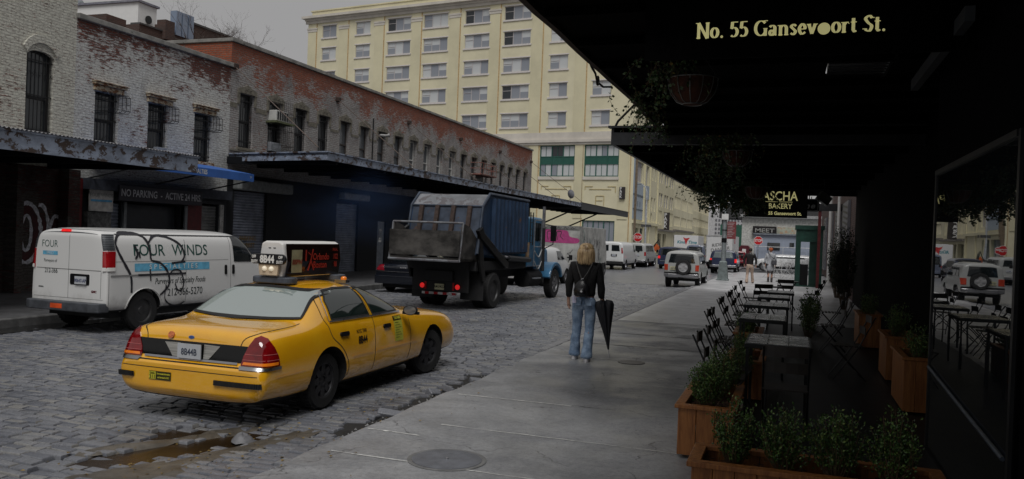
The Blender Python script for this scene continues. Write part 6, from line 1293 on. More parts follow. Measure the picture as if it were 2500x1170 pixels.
m = MB(); m.tube([(1.17, 3.3, 1.9), (1.17, 3.3, 3.0)], .02, 5); m.tube([(1.17, 3.55, 1.9), (1.17, 3.55, 3.0)], .02, 5)
for i in range(5): m.tube([(1.17, 3.3, 2.0+i*.22), (1.17, 3.55, 2.0+i*.22)], .016, 5)
m.build('ladder', dkm, TR); MB().box(1.1, 1.18, 3.1, 3.25, 1.5, 2.0).build('warning_panel', mat('ochre_panel', (.3, .2, .12), .6), TR)
MB().box(1.0, 1.03, 5.0, 5.2, 1.5, 1.95).build('door_plate', mat('cream_plate', (.5, .48, .35), .5), TR); m = MB(); m.tube([(.7, 3.9, .75), (.7, 5.2, .75)], .3, 14); m.build('fuel_tank', blk, TR, smooth=True)
m = MB()
for z in (.45, .75): m.box(1.0, 1.15, 4.1, 4.6, z, z+.04)
m.build('step', steel, TR); 
# fuming exhaust haze drifting under the long canopy
sm2 = bpy.data.materials.new('exhaust_smoke'); sm2.use_nodes = True; nt = sm2.node_tree; nt.nodes.remove(nt.nodes['Principled BSDF']); pv_ = nt.nodes.new('ShaderNodeVolumePrincipled'); pv_.inputs['Color'].default_value = (.25, .45, 1, 1)
tcn = nt.nodes.new('ShaderNodeTexCoord'); ln = nt.nodes.new('ShaderNodeVectorMath'); ln.operation = 'LENGTH'; nt.links.new(tcn.outputs['Object'], ln.inputs[0]); fall = _ramp(nt, ln.outputs['Value'], 1.0, .15)
ns = _noise(nt, tcn.outputs['Object'], 1.6, 3); nt.links.new(_math(nt, 'MULTIPLY', _math(nt, 'MULTIPLY', fall, _ramp(nt, ns, .35, .7)), .075), pv_.inputs['Density']); nt.links.new(pv_.outputs[0], nt.nodes['Material Output'].inputs['Volume'])
m = MB(); m.lathe([(0, -1), (.5, -.87), (.87, -.5), (1, 0), (.87, .5), (.5, .87), (0, 1)], 16); o = m.build('smoke', sm2); o.location = (-12.6, 21.8, 2.4); o.scale = (2.6, 2.2, 1.5); tag(o, 'thin blue exhaust smoke hanging beneath the long canopy behind the truck', 'smoke', kind='stuff')

# ---------------------------------------------------------------- other vehicles
silver = van_paint('vehicle_silver', (.42, .43, .42)); vwh = van_paint('vehicle_white', (.72, .73, .73)); navy = mat('navy_car_paint', (.02, .028, .07), .3, 0, .15, 2, coat=1); blackc = mat('black_car_paint', (.008, .01, .016), .25, 0, .1, 2, coat=1); redc = mat('dark_red_car_paint', (.2, .01, .02), .3, coat=1); tanb = mat('grey_lower_cladding', (.25, .25, .24), .5)
def scaled(t, s): t.scale = (s,)*3
# silver off-roader
t, a, s, b = basic_car('silver_offroader', 'silver off-road car with the spare wheel on its tailgate', 'car', (-4.02, 32.55, -.1), R(-.5), 4.5, .85, 1.78, .42, 1.1, 3.3, 2.7, silver, (.75, 3.4), .37, belt=1.08, tum=.1,
    rearwin=[[(-.62, 1.18), (.62, 1.18), (.52, 1.6), (-.52, 1.6)]], sidewins=([(.25, 1.15), (1.0, 1.15), (1.0, 1.55), (.35, 1.55)], [(1.1, 1.15), (1.95, 1.15), (1.95, 1.56), (1.1, 1.56)], [(2.05, 1.15), (3.1, 1.15), (2.8, 1.5), (2.05, 1.56)]),
    lights=[([(.64, .82), (.80, .82), (.80, 1.1), (.64, 1.1)], mat('orange_red_lens', (.5, .05, .02), .25, coat=1))], platexy=(-.38, .92), platet='KLD 42', pm=plate_y, bumper=(.5, .66, .16, chrome), spokes=6, rm=rimm); scaled(t, .83)
o = wheel(t, .12, -.16, .36, .2, mat('spare_alloy', (.55, .55, .56), .3, .5), 6, 0, 1, name='spare_wheel'); o.location = (.1, -.16, .98); o.rotation_euler = (0, 0, -PI/2)
m = MB(); 
for x in (-.6, .6): m.tube([(x, .5, 1.80), (x, 2.6, 1.82)], .025, 6)
m.tube([(-.6, .9, 1.84), (.6, .9, 1.84)], .02, 6); m.tube([(-.6, 2.2, 1.84), (.6, 2.2, 1.84)], .02, 6); m.build('roof_rack', dkm, t); MB().box(-.8, .8, -.06, .1, .66, .74).build('bumper_top', blk, t); m = MB(); m.box(-.12, .12, -.14, 0, .46, .6); m.build('tow_hitch', blk, t)
# navy minivan
t, a, s, b = basic_car('blue_minivan', 'navy blue minivan with a lit tail lamp driving away', 'minivan', (-7.35, 53.2, -.1), R(-2), 4.8, .97, 1.78, .3, 1.0, 3.9, 2.9, navy, (.85, 3.8), .34, belt=1.0, tum=.12,
    rearwin=[[(-.72, 1.1), (.72, 1.1), (.6, 1.58), (-.6, 1.58)]], sidewins=([(.3, 1.1), (2.6, 1.1), (2.4, 1.5), (.45, 1.52)],), lights=[([(.74, .82), (.92, .82), (.9, 1.02), (.74, 1.02)], redlit)], platexy=(.1, .9), platet='NJ 728', pm=plate_y, bumper=(.36, .62, .1, navy)); scaled(t, .83)
MB().box(-.7, .7, -.14, -.1, .62, .66).build('bumper_strip', steel, t)
# dark blue suv behind the lamp post
t, a, s, b = basic_car('blue_suv', 'dark blue sport utility car with a shiny rear bumper beyond the lamp post', 'car', (-3.75, 49.8, -.1), R(0), 4.9, .95, 1.72, .42, 1.12, 3.6, 2.9, navy, (1.0, 3.8), .38, belt=1.08, tum=.12,
    rearwin=[[(-.7, 1.14), (.7, 1.14), (.58, 1.56), (-.58, 1.56)]], sidewins=([(.3, 1.14), (1.6, 1.14), (1.6, 1.5), (.4, 1.5)], [(1.7, 1.14), (3.2, 1.14), (2.9, 1.45), (1.7, 1.5)]), lights=[([(.78, .82), (.92, .82), (.91, 1.08), (.79, 1.08)], redlit)], platexy=(0, .95), platet='EXP', bumper=(.48, .64, .14, chrome), spokes=6, gl=glassm('bright_rear_glass', (.2, .23, .24), .05, 2)); scaled(t, .83)
# vans parked along the far kerb
t, a, s, b = basic_car('white_van', 'white panel van with two rear windows and a black bumper beyond the graffiti truck', 'van', (-10.08, 47.6, -.1), R(-1), 5.6, 1.0, 2.05, .38, 1.2, 4.75, 4.0, vwh, (1.1, 4.5), .36, belt=1.25, tum=.1,
    rearwin=[[(-.72, 1.35), (-.1, 1.35), (-.1, 1.78), (-.66, 1.78)], [(.12, 1.35), (.72, 1.35), (.66, 1.78), (.12, 1.78)]], sidewins=([(3.75, 1.3), (4.6, 1.3), (4.1, 1.8), (3.72, 1.82)],), lights=[([(.84, 1.2), (.95, 1.2), (.9, 1.6), (.82, 1.6)], redl)], platexy=(.3, 1.05), platet='VAN 36', bumper=(.42, .62, .18, blk)); scaled(t, .82)
m = MB(); patch(m, a, roundrect(.08, .52, .96, 1.14, .03), .01, .06); m.build('plate_recess', blackp, t)
t, a, s, b = basic_car('silver_van', 'silver passenger van parked just ahead of the white panel van', 'van', (-9.85, 54.2, -.1), R(-1), 5.4, .98, 2.0, .38, 1.2, 4.6, 3.9, silver, (1.1, 4.3), .35, belt=1.2, tum=.1,
    rearwin=[[(-.7, 1.3), (-.08, 1.3), (-.08, 1.74), (-.64, 1.74)], [(.1, 1.3), (.7, 1.3), (.64, 1.74), (.1, 1.74)]], sidewins=([(.4, 1.3), (1.8, 1.3), (1.8, 1.76), (.45, 1.76)], [(1.95, 1.3), (3.4, 1.3), (3.4, 1.76), (1.95, 1.76)]), lights=[([(.82, .95), (.95, .95), (.94, 1.25), (.83, 1.25)], redl)], platexy=(.3, 1.0), platet='AB 12', bumper=(.42, .6, .18, chrome)); scaled(t, .82)
t, a, s, b = basic_car('compact_white_van', 'small white van half hidden between the blue truck cab and the graffiti truck', 'van', (-9.15, 27.9, -.1), R(-2), 4.7, .9, 1.75, .3, 1.05, 4.0, 3.2, vwh, (.85, 3.9), .34, belt=1.1, tum=.12,
    rearwin=[[(-.65, 1.15), (.65, 1.15), (.55, 1.52), (-.55, 1.52)]], sidewins=([(2.5, 1.13), (3.7, 1.13), (3.2, 1.5), (2.5, 1.52)],), lights=[([(.72, 1.0), (.88, 1.0), (.87, 1.18), (.73, 1.18)], redlit)], platexy=(0, .85), platet='WH 1', bumper=(.32, .55, .1, vwh), spokes=5); scaled(t, .84)
# graffiti box truck
t = thing('graffiti_box_truck', 'dirty white box truck covered in pink and green graffiti at the far kerb', 'truck', (-9.55, 34.0, -.1), R(0)); scaled(t, .84)
dirtyw = mat('dirty_white_panel', (.42, .42, .4), .6, 0, .3, 1.5, col2=(.2, .19, .18), thr=.62)
m = MB(); m.box(-1.32, 1.32, 0, 5.7, .78, 2.72); m.build('cargo_box', dirtyw, t, bevel=.02)
m = MB(); m.box(-1.34, 1.34, -.02, .06, 2.55, 2.74); m.box(-1.34, -1.22, -.02, .06, .78, 2.55); m.box(1.22, 1.34, -.02, .06, .78, 2.55); m.box(-1.34, 1.34, -.02, .06, .7, .8); m.build('door_frame', mat('grey_box_frame', (.22, .22, .21), .5), t)
pk = mat('pink_spray_paint', (.45, .06, .22), .7, var=.2); gn = mat('green_spray_paint', (.02, .16, .13), .7); fr = Frame((0, 0, 0), (1, 0, 0), (0, 0, 1)); m = MB()
patch(m, fr, spline([(-1.2, 1.95), (-1.2, 2.5), (0, 2.52), (.55, 2.48), (.7, 2.2), (1.15, 2.1), (1.15, 1.9), (.6, 1.85)], 4, True), .006, k=0)
for i in range(3): ribbon(m, fr, spline([(-.95+i*.5, 2.0), (-1.0+i*.5, 2.4), (-.75+i*.5, 2.42), (-.8+i*.5, 2.2), (-.65+i*.5, 2.05)], 5), .04, .009, k=2, jit=.5)
for i in range(6): ribbon(m, fr, spline([(-1.1+i*.37, 2.6), (-1.0+i*.37, 2.67), (-.95+i*.37, 2.6), (-.85+i*.37, 2.66)], 4), .025, .012 if 0 else .065, k=2)
rr = random.Random(4)
for i in range(7): x, z = rr.uniform(-1, .9), rr.uniform(1, 1.7); ribbon(m, fr, spline([(x+rr.uniform(-.2, .2), z+rr.uniform(-.2, .2)) for _ in range(5)], 5), .022, .008+.001*i, k=2)
frs = Frame((1.32, 0, 0), (0, 1, 0), (0, 0, 1))
for i in range(26): y, z = rr.uniform(.3, 4.5), rr.uniform(.95, 1.9); ribbon(m, frs, spline([(y+rr.uniform(-.18, .18), z+rr.uniform(-.3, .35)) for _ in range(5)], 5), .028, .006+.0006*i, k=rr.choice((1, 2, 2)))
ribbon(m, frs, spline([(.3, 2.55), (.6, 2.2), (.3, 1.9), (.6, 1.6)], 5), .04, .006, k=1); m.build('graffiti', [pk, gn, mat('black_marker', (.03, .03, .035), .7)], t)
m = MB(); m.box(-1.0, 1.0, .1, 7.4, .5, .72); m.build('chassis', blk, t); MB().prism([(5.8, .6), (7.6, .6), (7.6, 1.3), (7.1, 2.2), (5.8, 2.3)], -1.0, 1.0, 'x').build('cab', dirtyw, t, bevel=.06)
for s_ in (1, -1):
    for y_ in (1.2, 6.6): wheel(t, s_*.98, y_, .42, .26, rimd, 0, 0, s_)
# black saloon behind the container truck
t, a, s, b = basic_car('black_saloon', 'black saloon car parked at the kerb behind the container truck', 'car', (-10.85, 21.6, -.1), R(0), 4.7, .9, 1.4, .26, .92, 3.4, 2.6, blackc, (1.0, 3.75), .33, belt=.9, tum=.14,
    stations=[(y, P9(w, zb, z5, p6, p7, zt, x5, .5)) for y, w, zb, z5, p6, p7, zt, x5 in ((0, .82, .34, .7, (.7, .8), (.4, .82), .83, .76), (.06, .87, .28, .78, (.78, .93), (.45, .96), .97, .84), (.3, .89, .25, .86, (.8, .97), (.5, 1.0), 1.0, .87), (.85, .9, .23, .88, (.8, .98), (.6, 1.02), 1.03, .87), (1.4, .9, .22, .89, (.8, 1.02), (.58, 1.3), 1.35, .87), (1.9, .9, .22, .89, (.8, 1.02), (.56, 1.36), 1.4, .87), (2.6, .9, .22, .88, (.8, 1.0), (.56, 1.32), 1.37, .87), (3.35, .9, .22, .86, (.8, .95), (.62, .99), 1.0, .86), (4.3, .87, .26, .74, (.74, .82), (.45, .85), .86, .82), (4.7, .75, .34, .58, (.6, .62), (.4, .62), .63, .68))],
    rearwin=[[(-.68, 1.04), (.68, 1.04), (.52, 1.3), (-.52, 1.3)]], sidewins=([(1.3, .98), (2.0, .98), (2.0, 1.28), (1.5, 1.26)], [(2.08, .98), (3.1, .98), (2.7, 1.25), (2.08, 1.28)]), lights=[([(.5, .74), (.85, .76), (.83, .92), (.55, .93)], mat('dark_red_lens', (.25, .01, .02), .15, coat=1))], platexy=(.15, .5), platet='DDG 67P', bumper=(.3, .58, .08, blackc), pm=plate_y); scaled(t, .86)
m = MB(); ribbon(m, a, [(-.8, .72), (.8, .72)], .022, .014); m.build('chrome_strip', chrome, t); m = MB(); write(m, a, 'A C U R A', .2, .86, .05, .003, off=.008); m.build('lettering', chrome, t)
# trucks at the end of the street
t = thing('large_white_truck', 'large white box truck with big grey slanted words on its rear door', 'truck', (-4.62, 57.8, -.1), 0); scaled(t, .85); wp_ = mat('box_white', (.66, .66, .66), .55, var=.05)
MB().box(-1.05, 1.05, 0, 7.5, .6, 2.72).build('cargo_box', wp_, t, bevel=.02); m = MB(); m.box(-1.07, 1.07, -.03, .05, 2.66, 2.76); m.box(-1.07, -1.0, -.03, .05, .6, 2.66); m.box(1.0, 1.07, -.03, .05, .6, 2.66); m.build('door_frame', mat('box_frame_light', (.4, .4, .4), .6), t)
m = MB(); fr = Frame((0, -.0, 0), (.985, 0, .17), (0, 0, 1)); fr.n = Vector((0, -1, 0)); write(m, fr, "RIDER'S", 0, 2.0, .36, .008, sx=1.05); write(m, fr, 'DANCER', .05, 1.62, .36, .008, sx=1.05); m.build('lettering', mat('truck_grey_letters', (.16, .16, .16), .6), t)
m = MB(); fr = Frame((1.05, 0, 0), (0, 1, 0), (0, 0, 1)); patch(m, fr, [(1, 2.1), (2.6, 2.1), (2.6, 2.6), (1, 2.6)], .006); m.build('pink_mark', mat('faint_pink', (.6, .3, .33), .6), t)
MB().box(-.8, .8, .2, 7.4, .35, .58).build('chassis', blk, t)
for s_ in (1, -1):
    for y_ in (1.3, 2.4, 6.6): wheel(t, s_*.88, y_, .42, .26, rimd, 0, 0, s_)
t = thing('distant_box_truck', 'distant white box truck with a teal and red logo on its rear', 'truck', (-8.6, 72, -.1), 0); scaled(t, .86)
MB().box(-1.2, 1.2, 0, 5.5, .7, 2.75).build('cargo_box', wp_, t, bevel=.02); m = MB(); fr = Frame((0, 0, 0), (1, 0, 0), (0, 0, 1)); write(m, fr, 'Kind', -.5, 2.05, .42, .012, shear=.2); write(m, fr, 'Time', .62, 2.05, .42, .012, shear=.2); m.build('lettering', mat('teal_letters', (.01, .2, .25), .6), t); m = MB(); patch(m, fr, spline([(.0, 1.8), (.15, 2.2), (.35, 2.5), (-.05, 2.45), (-.3, 2.55), (-.12, 2.2)], 4, True), .006); m.build('logo', mat('logo_red', (.5, .03, .03), .6), t)
MB().box(-1, 1, .1, 7, .4, .68).build('chassis', blk, t)
for s_ in (1, -1):
    for y_ in (1.2, 5.2): wheel(t, s_*.95, y_, .42, .26, rimd, 0, 0, s_)
def far_car(name, label, cat, loc, rz, paint, L=4.6, w=.9, h=1.7, hood=1.0, **k):
    t, a, s, b = basic_car(name, label, cat, loc, rz, L, w, h, .3, hood, L*.78, L*.6, paint, (.85, L-.95), .34, belt=.98, tum=.12, rearwin=[[(-.65, 1.08), (.65, 1.08), (.55, h-.22), (-.55, h-.22)]], sidewins=([(.4, 1.08), (L*.6, 1.08), (L*.56, h-.24), (.5, h-.22)],), lights=[([(.7, .8), (.86, .8), (.85, 1.0), (.7, 1.0)], redl)], platexy=(0, .8), platet='NY 55', bumper=(.34, .56, .1, paint), mirror=False, **k); scaled(t, .84); return t
far_car('grey_minivan', 'grey blue minivan with only its roof showing ahead of the silver off-roader', 'minivan', (-6.7, 62, -.1), 0, mat('grey_blue_car', (.12, .14, .2), .3, coat=1), h=1.95, L=4.8)
far_car('distant_white_van', 'tiny white van seen between the lamp post truck and the yellow row', 'van', (-7.6, 88, -.1), 0, vwh, h=2.0)
far_car('dark_red_car', 'dark red car half hidden behind the man in the black jacket', 'car', (-4.0, 67, -.1), R(10), redc, h=1.5)
t = far_car('white_hatchback', 'white car crossing the street behind the woman with the orange hat', 'car', (1.3, 60.5, -.1), R(90), mat('bright_white_car', (.7, .71, .72), .3, coat=1), h=1.42, L=4.6)
# ---------------------------------------------------------------- people
def skin(name, nodes, edges, m_, parent, sub=2, smooth=80, fn=None):
    """one continuous surface grown round a skeleton: nodes = {key: (x,y,z,rx,ry)}"""
    ks = list(nodes); ix = {k: i for i, k in enumerate(ks)}; me = bpy.data.meshes.new(name)
    me.from_pydata([nodes[k][:3] for k in ks], [(ix[a], ix[b]) for a, b in edges], []); o = bpy.data.objects.new(name, me); COL.objects.link(o)
    o.modifiers.new('s', 'SKIN'); 
    for i, k in enumerate(ks): d = me.skin_vertices[0].data[i]; r = nodes[k]; d.radius = (r[3], r[4] if len(r) > 4 else r[3]); d.use_root = i == 0
    s = o.modifiers.new('u', 'SUBSURF'); s.levels = sub; s.render_levels = sub
    nm = evald(o); bpy.data.objects.remove(o); nm.materials.clear(); nm.materials.append(m_)
    if fn:
        for v in nm.vertices: v.co = fn(v.co)
    nm.polygons.foreach_set('use_smooth', [True]*len(nm.polygons)); r = bpy.data.objects.new(name, nm); COL.objects.link(r); r.parent = parent; return r
skinm = mat('skin', (.45, .26, .19), .5, var=.08)
def rings(mb, secs, n=20, k=None, cap=True):
    """stack of elliptical sections (cx,cy,cz,rx,ry)"""
    vs = [(cx+rx*math.cos(2*PI*j/n), cy+ry*math.sin(2*PI*j/n), cz) for cx, cy, cz, rx, ry in secs for j in range(n)]
    fs = [(i*n+j, i*n+(j+1) % n, (i+1)*n+(j+1) % n, (i+1)*n+j) for i in range(len(secs)-1) for j in range(n)]
    if cap: fs += [tuple(reversed(range(n))), tuple((len(secs)-1)*n+j for j in range(n))]
    return mb.add(vs, fs, k)
def wrinkle(amp, f=9., sz=1.0):
    return lambda c: c+Vector((noise.noise(c*f), noise.noise(c*f+Vector((5, 0, 0))), 0))*amp+Vector((0, 0, noise.noise(c*f+Vector((9, 3, 0)))*amp*.4))
def person(label, loc, rz, H, top_m, leg_m, shoe_m, hair_m, pose, coat=None, hair='bob', head_turn=0, fine=True):
    t = thing('person', label, 'person', loc, rz); s = H/1.68; t.scale = (s, s, s); P = pose
    lk, la, rk, ra = P['lk'], P['la'], P['rk'], P['ra']; le, lw, re, rw = P['le'], P['lw'], P['re'], P['rw']
    N = {'pel': (0, 0, .93, .11, .08), 'wa': (0, 0, 1.07, .115, .085), 'ch': (0, -.01, 1.25, .14, .095), 'nb': (0, -.01, 1.38, .07, .06), 'nk': (0, .0, 1.45, .05, .05), 'hd': (0, .02, 1.53, .068, .078), 'hd2': (0, .02, 1.60, .07, .085),
         'hl': (-.085, 0, .86, .072), 'hr': (.085, 0, .86, .072), 'lk': (*lk, .062), 'rk': (*rk, .062), 'lc': (lk[0]*.5+la[0]*.5, lk[1]*.5+la[1]*.5-.015, .3, .055), 'rc': (rk[0]*.5+ra[0]*.5, rk[1]*.5+ra[1]*.5-.015, .3, .055), 'la': (*la, .037), 'ra': (*ra, .037), 'lt': (la[0], la[1]+.13, .035, .035, .025), 'rt': (ra[0], ra[1]+.13, .035, .035, .025),
         'sl': (-.165, -.01, 1.375, .055), 'sr': (.165, -.01, 1.375, .055), 'le': (*le, .042), 're': (*re, .042), 'lw': (*lw, .027), 'rw': (*rw, .027), 'lh': (lw[0], lw[1]+.01, lw[2]-.07, .036, .017), 'rh': (rw[0], rw[1]+.01, rw[2]-.07, .036, .017)}
    E = [('pel', 'wa'), ('wa', 'ch'), ('ch', 'nb'), ('nb', 'nk'), ('nk', 'hd'), ('hd', 'hd2'), ('pel', 'hl'), ('pel', 'hr'), ('hl', 'lk'), ('hr', 'rk'), ('lk', 'lc'), ('rk', 'rc'), ('lc', 'la'), ('rc', 'ra'), ('la', 'lt'), ('ra', 'rt'), ('ch', 'sl'), ('ch', 'sr'), ('sl', 'le'), ('sr', 're'), ('le', 'lw'), ('re', 'rw'), ('lw', 'lh'), ('rw', 'rh')]
    for sd, h in (('l', lw), ('r', rw)):    # fingers and thumb
        curl = P.get(sd+'curl', .3); sg = -1 if sd == 'l' else 1; hx, hy, hz = h[0], h[1]+.01, h[2]-.085
        for i, L in enumerate((.065, .074, .07, .055)):
            yy = hy+.024-.016*i; a, b_ = f'{sd}f{i}a', f'{sd}f{i}b'
            N[a] = (hx-sg*curl*.02, yy, hz-L*.5, .0095); N[b_] = (hx-sg*curl*.055, yy, hz-L*(1-.35*curl), .008); E += [(sd+'h', a), (a, b_)]
        N[sd+'t1'] = (hx-sg*.012, hy+.04, hz+.01, .0105); N[sd+'t2'] = (hx-sg*.025, hy+.05, hz-.03, .009); E += [(sd+'h', sd+'t1'), (sd+'t1', sd+'t2')]
    skin('body', N, E, skinm, t)
    # head detail
    if fine:
        m = MB(); m.lathe([(0, -.1), (.05, -.09), (.075, -.03), (.08, .03), (.07, .08), (.035, .11), (0, .115)], 20, c=(0, .03, 1.575), sc=(.95, 1.15)); m.tube([(0, .12, 1.60), (0, .143, 1.565), (0, .125, 1.555)], [.008, .014, .01], 8)
        for q in (-1, 1): m.lathe([(0, -.012), (.012, 0), (0, .012)], 8, 'x', c=(q*.03, .108, 1.60)); m.lathe([(0, -.01), (.022, 0), (0, .012)], 10, 'x', c=(q*.08, .03, 1.58))
        m.box(-.022, .022, .115, .125, 1.522, 1.532); hdm = m.build('head', skinm, t, smooth=60)
    # trousers
    if leg_m:
        tn = {'p': (0, 0, .95, .15, .115), 'q': (0, 0, .87, .155, .12)}; te = [('p', 'q')]
        for sd, k, a, sg in (('l', lk, la, -1), ('r', rk, ra, 1)):
            fl = P.get('flare', .075)
            tn[sd+'h'] = (.088*sg, .0, .80, .097, .1); tn[sd+'m'] = (k[0]*.55+.045*sg, k[1]*.5, (k[2]+.8)/2, .088, .09); tn[sd+'k'] = (*k, .07, .07); tn[sd+'c'] = ((k[0]+a[0])/2, (k[1]+a[1])/2-.01, .27, fl*.95); tn[sd+'a'] = (a[0], a[1]-.005, .11, fl*1.12); tn[sd+'z'] = (a[0], a[1]-.01, .035, fl*1.3)
            te += [('q', sd+'h'), (sd+'h', sd+'m'), (sd+'m', sd+'k'), (sd+'k', sd+'c'), (sd+'c', sd+'a'), (sd+'a', sd+'z')]
        skin('trousers', tn, te, leg_m, t, fn=wrinkle(.012, 11))
    for q, a in ((-1, la), (1, ra)):
        m = MB(); rings(m, [(a[0], a[1]+.05, .0+P.get('lift'+('l' if q < 0 else 'r'), 0), .045, .125), (a[0], a[1]+.05, .02, .048, .128), (a[0], a[1]+.04, .05, .043, .11), (a[0], a[1]+.01, .085, .038, .06)], 16); m.build('shoe', shoe_m, t, smooth=60)
    # jacket or coat with sleeves
    z0 = P.get('hem', .88); c = coat or {}
    jn = {'b': (0, 0, z0, c.get('w', .175), .13), 'b2': (0, 0, max(z0+.1, .98), .168, .125), 'w': (0, 0, 1.1, .165, .125), 'c': (0, -.015, 1.26, .178, .13), 'u': (0, -.01, 1.37, .14, .1), 'n': (0, 0, 1.43, .078, .075), 'n2': (0, 0, 1.475, .072, .072),
          'sl': (-.185, -.01, 1.36, .07), 'sr': (.185, -.01, 1.36, .07), 'le': (*le, .066), 're': (*re, .066), 'lw': (lw[0], lw[1], lw[2]+.02, .05), 'rw': (rw[0], rw[1], rw[2]+.02, .045)}
    skin('jacket', jn, [('b', 'b2'), ('b2', 'w'), ('w', 'c'), ('c', 'u'), ('u', 'n'), ('n', 'n2'), ('c', 'sl'), ('c', 'sr'), ('sl', 'le'), ('sr', 're'), ('le', 'lw'), ('re', 'rw')], top_m, t, fn=wrinkle(.014, 8))
    # hair
    rg = random.Random(3); m = MB()
    if hair == 'bob':
        secs = [(0, .0, 1.685, .02, .02), (0, .0, 1.68, .06, .065), (0, -.005, 1.655, .092, .1), (0, -.01, 1.61, .108, .112), (0, -.012, 1.55, .115, .115), (0, -.014, 1.48, .118, .11), (0, -.012, 1.425, .112, .1), (0, -.01, 1.40, .095, .085)]; rings(m, secs, 28)
        m.v = [(x*(1+.07*noise.noise(Vector((math.atan2(y, x)*4, z*1.5, 0)))), y*(1+.07*noise.noise(Vector((math.atan2(y, x)*4, z*1.5, 2)))), z+.012*noise.noise(Vector((math.atan2(y, x)*5, 0, 3)))) for x, y, z in m.v]
        for i in range(130):
            a = rg.uniform(PI*.95, PI*2.05); pts = []
            for q in range(7):
                f = q/6; z = 1.672-.27*f-.03*rg.random()*(f > .9); r = (.05+.068*min(1, f*2.6)); rr = r*1.03+.006*rg.random(); pts.append((math.cos(a+.06*math.sin(f*5+i))*rr, -.012+math.sin(a)*rr, z))
            m.tube(pts, [.0045]*6+[.001], 4)
    elif hair == 'short':
        rings(m, [(0, .01, 1.67, .03, .04), (0, .005, 1.655, .065, .075), (0, -.002, 1.61, .084, .09), (0, -.012, 1.56, .084, .082), (0, -.02, 1.51, .066, .06)], 20)
    elif hair == 'hat':
        rings(m, [(0, .01, 1.69, .03, .04), (0, .005, 1.675, .075, .085), (0, 0, 1.62, .1, .11), (0, 0, 1.57, .098, .105), (0, -.005, 1.555, .09, .098)], 20)
    m.build('hair' if hair != 'hat' else 'hat', hair_m, t, smooth=60)
    return t
denim, nt, p = newmat('blue_denim'); v = _vec(nt); n_ = _noise(nt, v, 9, 7, .75); zz = nt.nodes.new('ShaderNodeSeparateXYZ'); nt.links.new(v, zz.inputs[0])
nt.links.new(_mix(nt, (.14, .22, .36), (.42, .56, .74), _ramp(nt, n_, .3, .75)), p.inputs['Base Color']); p.inputs['Roughness'].default_value = .85
b = nt.nodes.new('ShaderNodeBump'); b.inputs['Strength'].default_value = .6; b.inputs['Distance'].default_value = .015; nt.links.new(_noise(nt, _vec(nt, scale=(1, 1, 2.2)), 12, 4), b.inputs['Height']); nt.links.new(b.outputs[0], p.inputs['Normal'])
knit = mat('black_wool', (.007, .007, .008), .9, var=.3, vs=20, bump=.4, bs=80)
blond, nt, p = newmat('blond_hair'); v = _vec(nt, scale=(1, 1, .12)); nt.links.new(_mix(nt, (.2, .12, .05), (.62, .45, .25), _ramp(nt, _noise(nt, v, 38, 4), .3, .68)), p.inputs['Base Color']); p.inputs['Roughness'].default_value = .45
pose1 = dict(lk=(-.10, .05, .50), la=(-.135, .10, .09), rk=(.085, .02, .49), ra=(.075, -.12, .08), le=(-.222, -.02, 1.12), lw=(-.236, .02, .87), re=(.222, -.01, 1.11), rw=(.248, .02, .87), rcurl=.9, lcurl=.4, hem=.90, flare=.078)
WM = person('blonde woman in a black jacket and blue flared jeans walking away with a folded umbrella', (-2.71, 11.22, 0), R(6), 1.64, knit, denim, mat('white_trainer', (.7, .7, .72), .5, col2=(.1, .1, .12), thr=.6), blond, pose1)
m = MB()   # hip pockets
for q in (-1, 1): m.prism(roundrect(q*.075-.045, q*.075+.045, .80, .90, .015), -.138, -.12, 'y')
m.build('back_pocket', denim, WM)
MB().box(-.155, -.1, -.155, -.145, .83, .93).build('paper_in_pocket', mat('lilac_paper', (.5, .5, .65), .7), WM)
# small black rucksack
BG = thing('rucksack', 'small black leather rucksack on the blonde woman back, with thin straps', 'bag', (-2.71, 11.22, 0), R(6)); BG.scale = (.976,)*3; lea = mat('black_leather', (.012, .012, .014), .3, bump=.3)
m = MB(); rings(m, [(-.02, -.19, .93, .09, .035), (-.02, -.195, .95, .11, .05), (-.02, -.2, 1.02, .115, .058), (-.02, -.195, 1.09, .1, .052), (-.02, -.185, 1.14, .06, .035), (-.02, -.18, 1.165, .03, .02)], 20); m.build('pouch', lea, BG, smooth=60)
m = MB(); rings(m, [(-.02, -.235, .955, .055, .02), (-.02, -.25, .985, .06, .03), (-.02, -.25, 1.03, .055, .028), (-.02, -.24, 1.055, .04, .015)], 16); pk_ = m.build('pocket', lea, BG, smooth=60); m = MB(); m.lathe([(0, -.004), (.016, -.003), (.016, 0)], 16, 'y', c=(-.015, -.276, 1.005)); m.build('snap', mat('snap_silver', (.6, .6, .6), .3, .5), pk_)
m = MB(); m.tube([(-.02, -.19, 1.16), (-.07, -.165, 1.27), (-.12, -.12, 1.4), (-.11, -.02, 1.44)], .009, 6); m.tube([(-.02, -.19, 1.16), (.05, -.165, 1.27), (.11, -.12, 1.4), (.11, -.02, 1.44)], .007, 6); m.build('strap', mat('strap_grey', (.06, .06, .06), .5), BG); m = MB(); m.tube([(-.035, -.195, 1.17), (-.0, -.195, 1.185)], .008, 6); m.build('buckle', chrome, BG)
